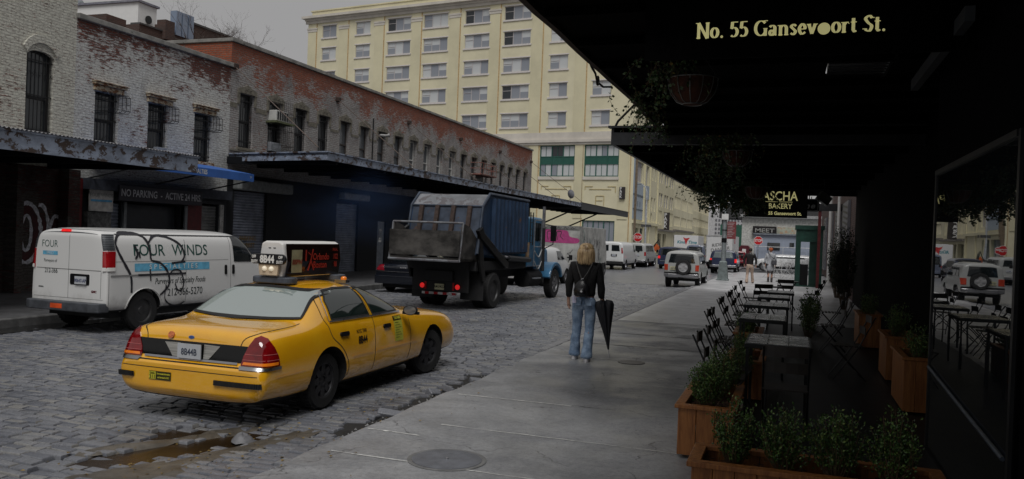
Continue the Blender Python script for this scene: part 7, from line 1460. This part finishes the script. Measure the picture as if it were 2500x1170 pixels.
# umbrella held in the right hand
U = thing('umbrella', 'folded black umbrella hanging point down from the blonde woman hand', 'umbrella', (-2.425, 11.2, .83), R(6)); U.rotation_euler = (R(3), R(-7), R(6))
um, nt, p = newmat('black_nylon'); p.inputs['Base Color'].default_value = (.014, .015, .02, 1); p.inputs['Roughness'].default_value = .5
m = MB(); n = 48; vs = []; secs = [(.02, .035), (.0, .1), (-.03, .118), (-.1, .108), (-.25, .078), (-.42, .045), (-.58, .02), (-.66, .01)]
for z, r in secs:
    for j in range(n):
        a = 2*PI*j/n; q = r*(1+.16*math.cos(a*8)+.08*noise.noise(Vector((math.cos(a)*2, math.sin(a)*2, z*3)))); vs.append((q*math.cos(a)*1.0, q*math.sin(a)*.75, z+(.02*math.cos(a*8) if z > -.03 else 0)))
m.add(vs, [(i*n+j, i*n+(j+1) % n, (i+1)*n+(j+1) % n, (i+1)*n+j) for i in range(len(secs)-1) for j in range(n)]); m.build('folded_canopy', um, U, smooth=50)
MB().tube([(0, 0, -.64), (0, 0, -.78)], [.008, .005], 8).build('tip', mat('tip_white', (.6, .6, .6), .4), U); m = MB(); m.tube([(0, 0, .02), (0, 0, .1)], .007, 8); m.tube([(0, 0, .06), (0, 0, .13), (-.02, 0, .15)], .012, 8); m.build('handle', blackp, U)
# the two walking farther on
pose2 = dict(lk=(-.11, .1, .5), la=(-.12, .02, .1), rk=(.1, .12, .5), ra=(.14, .24, .12), le=(-.27, -.05, 1.12), lw=(-.26, .05, .88), re=(.27, -.05, 1.12), rw=(.27, .04, .87), hem=.86, flare=.07)
pose2['la'] = (-.12, -.05, .08)
person('man in a black leather jacket and pale khaki trousers walking away down the pavement', (-1.66, 37.3, 0), 0, 1.56, mat('black_jacket_leather', (.012, .01, .01), .4), mat('khaki', (.45, .34, .27), .8), mat('brown_shoe', (.08, .04, .03), .5), mat('dark_hair', (.02, .012, .01), .6), pose2, hair='short')
pose3 = dict(lk=(-.08, .02, .5), la=(-.08, -.02, .08), rk=(.08, .05, .5), ra=(.08, .06, .08), le=(-.24, 0, 1.12), lw=(-.24, .05, .88), re=(.24, 0, 1.12), rw=(.24, .05, .88), hem=.50, flare=.05)
W3 = person('woman in a long pale grey coat and orange hat walking beside the man', (-.86, 39.6, 0), 0, 1.58, mat('pale_grey_coat', (.42, .43, .46), .85), mat('dark_leggings', (.06, .05, .05), .7), mat('black_boot', (.01, .01, .01), .5), mat('orange_hat', (.45, .1, .03), .8), pose3, coat=dict(w=.2), hair='hat')
m = MB(); m.box(.04, .28, -.2, -.13, .8, 1.02); o = m.build('shoulder_bag', mat('grey_bag', (.06, .06, .07), .6), bevel=.03); o.location = (-.86, 39.6, 0); tag(o, 'dark grey shoulder bag hanging at the back of the woman in the orange hat', 'bag'); m = MB(); m.tube([(.26, -.16, 1.0), (0, -.16, 1.2), (-.12, -.1, 1.4), (-.08, .0, 1.42)], .012, 5); m.build('strap', blk, o)

# ---------------------------------------------------------------- terrace furniture
fdark = mat('dark_folding_metal', (.018, .02, .022), .4, .4); slat_m = mat('dark_wood_slat', (.03, .025, .022), .5)
def make_chair(label, m1, m2, folded=0):
    t = thing('folding_chair', label, 'chair', (0, 0, 0))
    for s_ in (-1, 1):
        m = MB(); m.tube([(s_*.19, -.30, .84), (s_*.19, -.1, .42), (s_*.19, .2, .0)], .009, 5); m.build('leg', m1, t); m = MB(); m.tube([(s_*.165, .18, .44), (s_*.165, -.22, .0)], .009, 5); m.build('leg', m1, t)
    m = MB()
    for z in (.60, .75):
        y = -.30+(.84-z)*.2/.42*1.0; m.add([(x, y+dy-.02*(1-(x/.2)**2), z+dz) for x in (-.2, -.1, 0, .1, .2) for dy, dz in ((0, 0), (0, .095), (.012, .095), (.012, 0))], [(i*4+j, i*4+(j+1) % 4, i*4+4+(j+1) % 4, i*4+4+j) for i in range(4) for j in range(4)]+[(0, 1, 2, 3), (16, 17, 18, 19)])
    m.build('backrest', m2, t); m = MB()
    for i in range(6): m.box(-.19, .19, -.17+i*.062, -.125+i*.062, .44, .455)
    m.build('seat', m2, t); m = MB(); m.tube([(-.165, -.12, .1), (.165, -.12, .1)], .007, 5); m.build('stretcher', m1, t); return t
chs = [(-.55, 8.12, -90, 'first folding chair of the kerb side row, its back just above the corner planter hedge'), (-.52, 8.78, -88, 'second folding chair of the kerb side row, leaning over the hedge'), (-.72, 10.95, -90, 'tall folding chair standing beside the second table, kerb side'), (-.70, 11.35, -88, 'folding chair tucked close behind the tall one at the second table'),
       (-.76, 13.3, -90, 'folding chair at the kerb side of the third table, front one of its pair'), (-.76, 13.75, -90, 'folding chair at the kerb side of the third table, rear one of its pair'), (-.76, 15.2, -92, 'folding chair at the kerb side of the fourth table'), (-.76, 15.9, -90, 'folding chair just past the fourth table by the pavement'),
       (-.80, 17.6, -92, 'folding chair with curved back past the fifth table, closest to the lamp post'), (-.84, 20.2, -95, 'folding chair standing apart on the open pavement'), (-.62, 19.2, 20, 'folding chair seen square from behind beside a small round table'), (-.12, 22.4, 8, 'folding chair seen from behind at the last small table'),
       (.45, 20.6, 75, 'folding chair on the wall side of the small tables'), (.62, 23.2, 80, 'last folding chair on the wall side of the terrace'), (.0, 7.75, 0, 'black folding chair with its back to the street viewer at the first table'), (.75, 11.6, 95, 'black folding chair by the wall side of the second table'), (.7, 14.3, 90, 'black folding chair by the wall side of the third table'), (.8, 17.2, 90, 'black folding chair by the wall in the dim end of the terrace')]
c0 = make_chair(chs[0][3], fdark, slat_m)
for i, (x, y, a, lb) in enumerate(chs):
    o = c0 if i == 0 else dup(c0); o.location = (x, y, 0); o.rotation_euler = (0, 0, R(a)); o['label'] = lb; o['group'] = 'folding chairs on the restaurant terrace'
tt, nt, p = newmat('wet_grey_table_top'); v = _vec(nt); tb_ = _mix(nt, (.04, .045, .05), (.17, .18, .18), _ramp(nt, _noise(nt, v, 5, 7, .7, 1.5), .35, .65)); nt.links.new(tb_, p.inputs['Base Color']); nt.links.new(_math(nt, 'ADD', _math(nt, 'MULTIPLY', _noise(nt, v, 7, 5), .4), .06), p.inputs['Roughness'])
b = nt.nodes.new('ShaderNodeBump'); b.inputs['Strength'].default_value = .4; b.inputs['Distance'].default_value = .01; nt.links.new(_noise(nt, v, 9, 6, .6, 1.), b.inputs['Height']); nt.links.new(b.outputs[0], p.inputs['Normal'])
def make_table(label, w, d, h=.76, panels=3):
    t = thing('terrace_table', label, 'table', (0, 0, 0)); m = MB(); m.box(-w/2, w/2, -d/2, d/2, h-.045, h-.004); tp = m.build('tabletop', fdark, t, bevel=.004); m = MB()
    for i in range(panels): m.box(-w/2+.02+i*(w-.04)/panels+.004, -w/2+.02+(i+1)*(w-.04)/panels-.004, -d/2+.02, d/2-.02, h-.004, h+.004)
    m.build('tile', tt, tp)
    for x in (-1, 1):
        for y in (-1, 1): m = MB(); m.box(x*(w/2-.03)-.015, x*(w/2-.03)+.015, y*(d/2-.03)-.015, y*(d/2-.03)+.015, 0, h-.045); m.build('leg', fdark, t)
    return t
t0 = make_table('wet grey tiled terrace table with a black chair drawn up before it', .62, .95); t0.location = (-.08, 8.72, 0); t0['group'] = 'tiled tables on the restaurant terrace'
for x, y, sx, lb in ((-.31, 11.4, .95, 'second wet tiled terrace table, bright with reflected sky'), (-.33, 13.9, 1.12, 'third wet tiled terrace table from the front planter'), (-.26, 16.1, .9, 'fourth narrow terrace table seen almost edge on'), (-.16, 17.8, .85, 'fifth terrace table, last of the tiled ones')):
    o = dup(t0, (x, y, 0), 0, lb); o.scale = (sx, 1, 1)
def small_table(loc, label, m_, group): 
    t = thing('bistro_table', label, 'table', loc); t['group'] = group; m = MB(); m.lathe([(0, .74), (.3, .74), (.3, .76), (0, .765)], 24); m.build('tabletop', m_, t)
    for a in (0, 1): m = MB(); m.tube([(-.22 if a else .22, -.15, 0), (.22 if a else -.22, .15, .74)], .012, 5); m.build('leg', m_, t); m = MB(); m.tube([(-.22 if a else .22, .15, 0), (.22 if a else -.22, -.15, .74)], .012, 5); m.build('leg', m_, t)
    return t
small_table((-.45, 19.9, 0), 'small folding table between two chairs past the tiled tables', fdark, 'small folding tables at the end of the terrace'); small_table((-.05, 23.2, 0), 'farther small folding table in front of the distant pedestrians', fdark, 'small folding tables at the end of the terrace')
whm = mat('white_cafe_metal', (.62, .62, .62), .4)
small_table((-.62, 44.6, 0), 'white cafe table set out before the green booth', whm, 'white cafe set past the green booth'); small_table((-.1, 45.8, 0), 'second white cafe table, nearer the green booth', whm, 'white cafe set past the green booth')
wc = make_chair('white cafe chair on the street side of the white table', whm, whm); wc.location = (-1.1, 44.4, 0); wc.rotation_euler = (0, 0, R(-80)); wc['group'] = 'white cafe set past the green booth'
for x, y, a, lb in ((-.25, 44.3, 70, 'white cafe chair between the two white tables'), (.1, 45.0, -60, 'white cafe chair half hidden by the green booth'), (-.6, 45.3, 180, 'white cafe chair behind the first white table')): dup(wc, (x, y, 0), R(a), lb)
# planters
cedar, nt, p = newmat('cedar_boards'); v = _vec(nt, scale=(14, 14, 1.2)); c_ = _mix(nt, (.2, .065, .018), (.46, .19, .055), _ramp(nt, _noise(nt, v, 2.2, 8, .7, .8), .3, .7))
nt.links.new(_mix(nt, c_, (.09, .035, .015), _math(nt, 'MULTIPLY', _ramp(nt, _noise(nt, _vec(nt), 3, 6, .7), .55, .7), .7)), p.inputs['Base Color']); p.inputs['Roughness'].default_value = .45
b = nt.nodes.new('ShaderNodeBump'); b.inputs['Strength'].default_value = .3; b.inputs['Distance'].default_value = .005; nt.links.new(_noise(nt, v, 6, 6), b.inputs['Height']); nt.links.new(b.outputs[0], p.inputs['Normal'])
mulch = mat('bark_mulch', (.09, .05, .03), .9, var=.6, vs=30, bump=1, bs=50)
def planter(label, x0, x1, y0, y1, h):
    t = thing('planter_box', label, 'planter', ((x0+x1)/2, (y0+y1)/2, 0)); w, d = (x1-x0)/2, (y1-y0)/2; m = MB(); bw = .125
    def boards(n, f):
        for i in range(n): f(i, n)
    n = max(2, round(2*w/bw))
    for i in range(n):
        a, b_ = -w+2*w*i/n+.002, -w+2*w*(i+1)/n-.002; m.box(a, b_, -d, -d+.02, .03, h-.03); m.box(a, b_, d-.02, d, .03, h-.03)
    n = max(2, round(2*d/bw))
    for i in range(n):
        a, b_ = -d+.022+(2*d-.044)*i/n+.002, -d+.022+(2*d-.044)*(i+1)/n-.002; m.box(-w, -w+.02, a, b_, .03, h-.03); m.box(w-.02, w, a, b_, .03, h-.03)
    m.build('side_boards', cedar, t, bevel=.003, seg=1)
    m = MB(); o_, i_ = .025, .05
    for (a, b_, c, e) in ((-w-o_, w+o_, -d-o_, -d+i_), (-w-o_, w+o_, d-i_, d+o_), (-w-o_, -w+i_, -d+i_+.002, d-i_-.002), (w-i_, w+o_, -d+i_+.002, d-i_-.002)): m.box(a, b_, c, e, h-.03, h)
    m.build('rim', cedar, t, bevel=.004)
    m = MB(); gridsheet(m, -w+.03, w-.03, -d+.03, d-.03, 14, 20, lambda x, y: h-.10+.02*noise.noise(Vector((x*9, y*9, w))))
    rg = random.Random(int(w*1000+y0*7))
    for i in range(240):
        x, y = rg.uniform(-w+.04, w-.04), rg.uniform(-d+.04, d-.04); a = rg.uniform(0, PI); L = rg.uniform(.008, .028); z = h-.085+rg.uniform(0, .015); m.tube([(x-math.cos(a)*L, y-math.sin(a)*L, z), (x+math.cos(a)*L, y+math.sin(a)*L, z+rg.uniform(-.006, .01))], .003, 3)
    m.build('mulch', mulch, t); return t
leafm, nt, p = newmat('box_hedge_leaf'); g = nt.nodes.new('ShaderNodeNewGeometry'); cr = nt.nodes.new('ShaderNodeValToRGB'); nt.links.new(g.outputs['Random Per Island'], cr.inputs[0])
for i, (pp, c) in enumerate(((0, (.02, .055, .012)), (.5, (.055, .13, .025)), (.85, (.12, .22, .045)), (1, (.24, .3, .08)))):
    e = cr.color_ramp.elements[i] if i < 2 else cr.color_ramp.elements.new(pp); e.position = pp; e.color = (*c, 1)
nt.links.new(cr.outputs[0], p.inputs['Base Color']); p.inputs['Roughness'].default_value = .4; p.inputs['Coat Weight'].default_value = .2
stemm = mat('shrub_stem', (.12, .08, .045), .8)
def leaf(m, p, d, L, w, rg, droop=.2):
    d = d.normalized(); s = d.cross(Vector((rg.gauss(0, 1), rg.gauss(0, 1), rg.gauss(0, 1)))).normalized(); n = d.cross(s)
    a = p; b = p+d*L*.5+s*w-n*w*.15; c = p+d*L-n*L*droop; e = p+d*L*.5-s*w-n*w*.15; f = p+d*L*.5+n*w*.2
    m.add([a, b, c, e, f], [(0, 1, 4), (1, 2, 4), (2, 3, 4), (3, 0, 4)])
def shrub(label, x, y, z, rx, ry, h, seed, nb=26, per=34, L=.022, name='box_shrub', group='shrubs in the cedar planters', m_=None, gap=.0):
    rg = random.Random(seed); t = thing(name, label, 'shrub', (x, y, z), 0, group); st_, lf_ = MB(), MB()
    for i in range(nb):
        a = rg.uniform(0, 2*PI); q = math.sqrt(rg.random()); tip = Vector((rx*q*math.cos(a), ry*q*math.sin(a), h*(1-.35*q*q)*rg.uniform(.6, 1.05))); b0 = Vector((tip.x*.2, tip.y*.2, -.02)); mid = b0.lerp(tip, .5)+Vector((rg.gauss(0, .02), rg.gauss(0, .02), 0))
        pts = [b0, mid, tip]; st_.tube(pts, [.005, .0035, .0015], 4)
        for j in range(per):
            f = rg.uniform(.22+gap, 1)**.8; p_ = b0.lerp(mid, f*2) if f < .5 else mid.lerp(tip, f*2-1); off = Vector((rg.gauss(0, 1), rg.gauss(0, 1), rg.gauss(.3, .8))).normalized()*rg.uniform(.0, .045)
            leaf(lf_, p_+off, off+Vector((0, 0, .01))+Vector((rg.gauss(0, .02), rg.gauss(0, .02), .015)), L*rg.uniform(.7, 1.3), L*.33, rg)
    st_.build('stem', stemm, t); lf_.build('foliage', m_ or leafm, t); return t
planter('cedar planter box standing across the front of the terrace at the bottom edge', -.50, .85, 4.85, 5.30, .45)
planter('tall cedar planter box at the kerb side corner of the terrace, two shrubs in it', -.80, -.37, 6.6, 7.75, .43)
planter('cedar planter box along the kerb side beside the first table', -.62, -.24, 9.3, 10.3, .45)
planter('cedar planter box along the kerb side between the second and third tables', -.72, -.36, 12.2, 13.2, .45)
planter('square cedar planter box against the glazed porch on the wall side', 1.17, 1.62, 9.45, 10.5, .6); planter('cedar planter box farther along the wall past the square one', 1.22, 1.6, 11.6, 12.5, .6); planter('cedar planter box in the dark by the wall at the far tables', 1.15, 1.5, 15.2, 16.2, .6)
for i, (x, y, z, rx, ry, h, nb, per, L, lb) in enumerate(((-.6, 6.95, .36, .17, .18, .42, 60, 60, .019, 'dense green box shrub in the corner planter, nearer of its two'), (-.55, 7.5, .36, .17, .2, .42, 55, 50, .019, 'dense green box shrub in the corner planter behind its twin'), (-.50, 9.0, .2, .17, .35, .5, 60, 45, .019, 'bushy box shrub growing beside the first table'), (-.46, 9.9, .38, .16, .3, .36, 50, 40, .019, 'box shrub in the planter beside the first table'), (-.58, 12.5, .38, .16, .3, .36, 50, 40, .02, 'box shrub beside the second table, bright green'), (-.56, 13.1, .38, .14, .25, .3, 30, 30, .02, 'small box shrub just past the second table'),
        (-.27, 5.08, .38, .15, .13, .44, 40, 50, .02, 'leggy yellow green shrub at the kerb end of the front planter'), (.02, 5.08, .38, .17, .13, .42, 42, 46, .02, 'sparse dark shrub in the middle of the front planter'), (.30, 5.08, .38, .17, .13, .42, 42, 44, .02, 'shrub with bare stems third along the front planter from the kerb'), (.60, 5.1, .38, .16, .13, .42, 40, 44, .02, 'thin shrub at the wall end of the front planter'),
        (1.38, 9.95, .5, .2, .35, .4, 40, 30, .025, 'dark shrub in the square wall side planter'), (1.4, 12.05, .5, .16, .3, .5, 40, 30, .025, 'dark shrub in the second wall side planter'), (1.35, 15.7, .5, .15, .3, .5, 30, 25, .03, 'dark shrub in the last wall side planter'), (.35, 15.8, .05, .22, .3, .85, 36, 40, .03, 'spiky dark plant between the tables and the wall'), (.45, 18.6, .05, .25, .3, .8, 36, 40, .035, 'spiky dark plant near the wall past the fifth table'))):
    shrub(lb, x, y, z, rx, ry, h, 100+i, nb, per, L)
dleaf = mat('dark_evergreen_leaf', (.012, .025, .012), .6, var=.4, vs=15)
shrub('tall dark evergreen shrub against the grilled brick wall', 1.45, 24.5, 0, .35, .5, 2.5, 77, 90, 50, .05, 'evergreen_shrub', None, dleaf); shrub('second tall dark evergreen behind the red post', 1.55, 30, 0, .35, .5, 2.4, 78, 80, 40, .06, 'evergreen_shrub', None, dleaf)
MB().lathe([(0, 0), (.12, 0), (.16, .25), (0, .25)], 16)
# hanging baskets and ivy
ivym, nt, p = newmat('ivy_leaf'); g = nt.nodes.new('ShaderNodeNewGeometry'); cr = nt.nodes.new('ShaderNodeValToRGB'); nt.links.new(g.outputs['Random Per Island'], cr.inputs[0])
for i, (pp, c) in enumerate(((0, (.02, .05, .015)), (.6, (.045, .1, .03)), (.92, (.1, .16, .06)), (1, (.28, .17, .03)))):
    e = cr.color_ramp.elements[i] if i < 2 else cr.color_ramp.elements.new(pp); e.position = pp; e.color = (*c, 1)
nt.links.new(cr.outputs[0], p.inputs['Base Color']); p.inputs['Roughness'].default_value = .35
coir = mat('coir_liner', (.06, .018, .008), .9, 0, .4, 9, .8, 30); wire = mat('basket_wire', (.2, .21, .2), .4, .5)
def basket(label, x, y, z, r, ceil, seed):
    t = thing('hanging_basket', label, 'hanging basket', (x, y, z)); m = MB(); prof = [(r*.35, -r*1.02), (r*.6, -r*.92), (r*.85, -r*.6), (r*.96, -r*.25), (r*.97, 0)]; m.lathe([(0, -r*1.03)]+prof+[(r*.9, -.01), (0, -.02)], 28); m.build('liner', coir, t, smooth=60)
    m = MB()
    for j in range(12): a = 2*PI*j/12; m.tube([((q+.008)*math.cos(a), (q+.008)*math.sin(a), h) for q, h in prof], .004, 4)
    for q, h in ((prof[0]), (prof[-1])): m.tube([((q+.01)*math.cos(2*PI*j/28), (q+.01)*math.sin(2*PI*j/28), h) for j in range(28)], .006, 5, close=True)
    m.build('wire_frame', wire, t); m = MB()
    for a in (0, 2.1, 4.2): m.tube([(r*math.cos(a), r*math.sin(a), 0), (0, 0, min(.45, ceil-z-.05)), (0, 0, ceil-z)], .004, 4)
    m.build('chain', barm, t); return t
def ivy(label, roots, seed, n=14, Lr=(.3, .8), spread=.12, L=.045, dens=26):
    rg = random.Random(seed); t = thing('ivy', label, 'ivy', roots[0]); st_, lf_ = MB(), MB(); R0 = Vector(roots[0])
    for i in range(n):
        a, b_ = rg.randrange(len(roots)-1) if len(roots) > 1 else 0, 0; p = (Vector(roots[a]).lerp(Vector(roots[min(a+1, len(roots)-1)]), rg.random()))-R0+Vector((rg.gauss(0, spread), rg.gauss(0, spread), rg.uniform(-.02, .06)))
        ln = rg.uniform(*Lr); k = max(4, int(ln/.06)); pts = [p.copy()]; d = Vector((rg.gauss(0, .25), rg.gauss(0, .25), -.6))
        for j in range(k): d = (d+Vector((rg.gauss(0, .35), rg.gauss(0, .35), rg.gauss(-.25, .3)))).normalized(); p = p+d*(ln/k); pts.append(p.copy())
        st_.tube(pts, .0025, 3)
        for j in range(int(ln*dens)):
            q = rg.randrange(len(pts)-1); c = pts[q].lerp(pts[q+1], rg.random()); leaf(lf_, c+Vector((rg.gauss(0, .02), rg.gauss(0, .02), 0)), Vector((rg.gauss(0, 1), rg.gauss(0, 1), -.5)), L*rg.uniform(.6, 1.3), L*.42, rg, .1)
    st_.build('stem', stemm, t); lf_.build('foliage', ivym, t); return t
basket('largest round wire hanging basket with a brown liner under the entrance canopy', -.95, 8.0, 3.28, .235, 3.69, 1); basket('second wire hanging basket, lower and smaller, under the canopy', -.83, 13.0, 3.13, .22, 3.69, 2); basket('third hanging basket almost hidden in ivy under the lower canopy', -.75, 18.5, 2.95, .24, 3.54, 3)
ivy('ivy trailing round the largest hanging basket', [(-1.35, 8.0, 3.45), (-1.0, 8.0, 3.42)], 1, 34, (.2, .55), .13, .045, 34); ivy('ivy hanging off the street edge of the entrance canopy', [(-2.0, 10.5, 3.7), (-2.1, 13.4, 3.62)], 2, 40, (.15, .7), .1, .05, 30)
ivy('ivy spilling around the second hanging basket', [(-1.35, 13.0, 3.35), (-.7, 13.0, 3.35)], 3, 60, (.25, .75), .16, .05, 30); ivy('ivy hanging from the lower canopy between the baskets', [(-2.0, 16, 3.3), (-1.2, 17.5, 3.3)], 4, 60, (.2, .6), .2, .06, 26)
ivy('thick dark ivy curtain hiding part of the bakery sign', [(-1.9, 19.2, 3.1), (-.72, 19.4, 3.1)], 5, 190, (.3, .95), .12, .06, 44); ivy('loose ivy strands dangling against the sky at the end of the canopy', [(-3.0, 22.5, 3.2), (-1.8, 23, 3.2)], 6, 26, (.15, .5), .2, .06, 18)
m = MB(); rg = random.Random(9)
for i in range(14): x = -2.9+i*.13; m.tube([(x, 24+rg.random(), 3.35), (x+rg.gauss(0, .2), 24.2, 3.2+rg.gauss(0, .05)), (x+.3, 24.1, 3.15+rg.gauss(0, .06))], .01, 4)
tag(m.build('creeper_stems', blk), 'tangle of black bare creeper stems at the canopy end against the sky', 'creeper')
# terrace floor mat, dropped pieces
fl, nt, p = newmat('ribbed_dark_floor'); v = _vec(nt); wv = nt.nodes.new('ShaderNodeTexWave'); wv.inputs['Scale'].default_value = 8; wv.inputs['Distortion'].default_value = .4; nt.links.new(v, wv.inputs['Vector']); nt.links.new(_mix(nt, (.008, .008, .009), (.02, .02, .023), _ramp(nt, _noise(nt, v, 3, 6), .35, .7)), p.inputs['Base Color']); p.inputs['Roughness'].default_value = .5
b = nt.nodes.new('ShaderNodeBump'); b.inputs['Strength'].default_value = .1; b.inputs['Distance'].default_value = .005; nt.links.new(wv.outputs['Fac'], b.inputs['Height']); nt.links.new(b.outputs[0], p.inputs['Normal'])
MB_ = MB().box(-.42, 1.9, 5.35, 19, .0, .008); tag(MB_.build('terrace_floor', fl), kind='structure')
puddle('', .35, 7.35, .28, .07, 10, .013, mat('floor_wet_patch', (.03, .03, .032), .12))
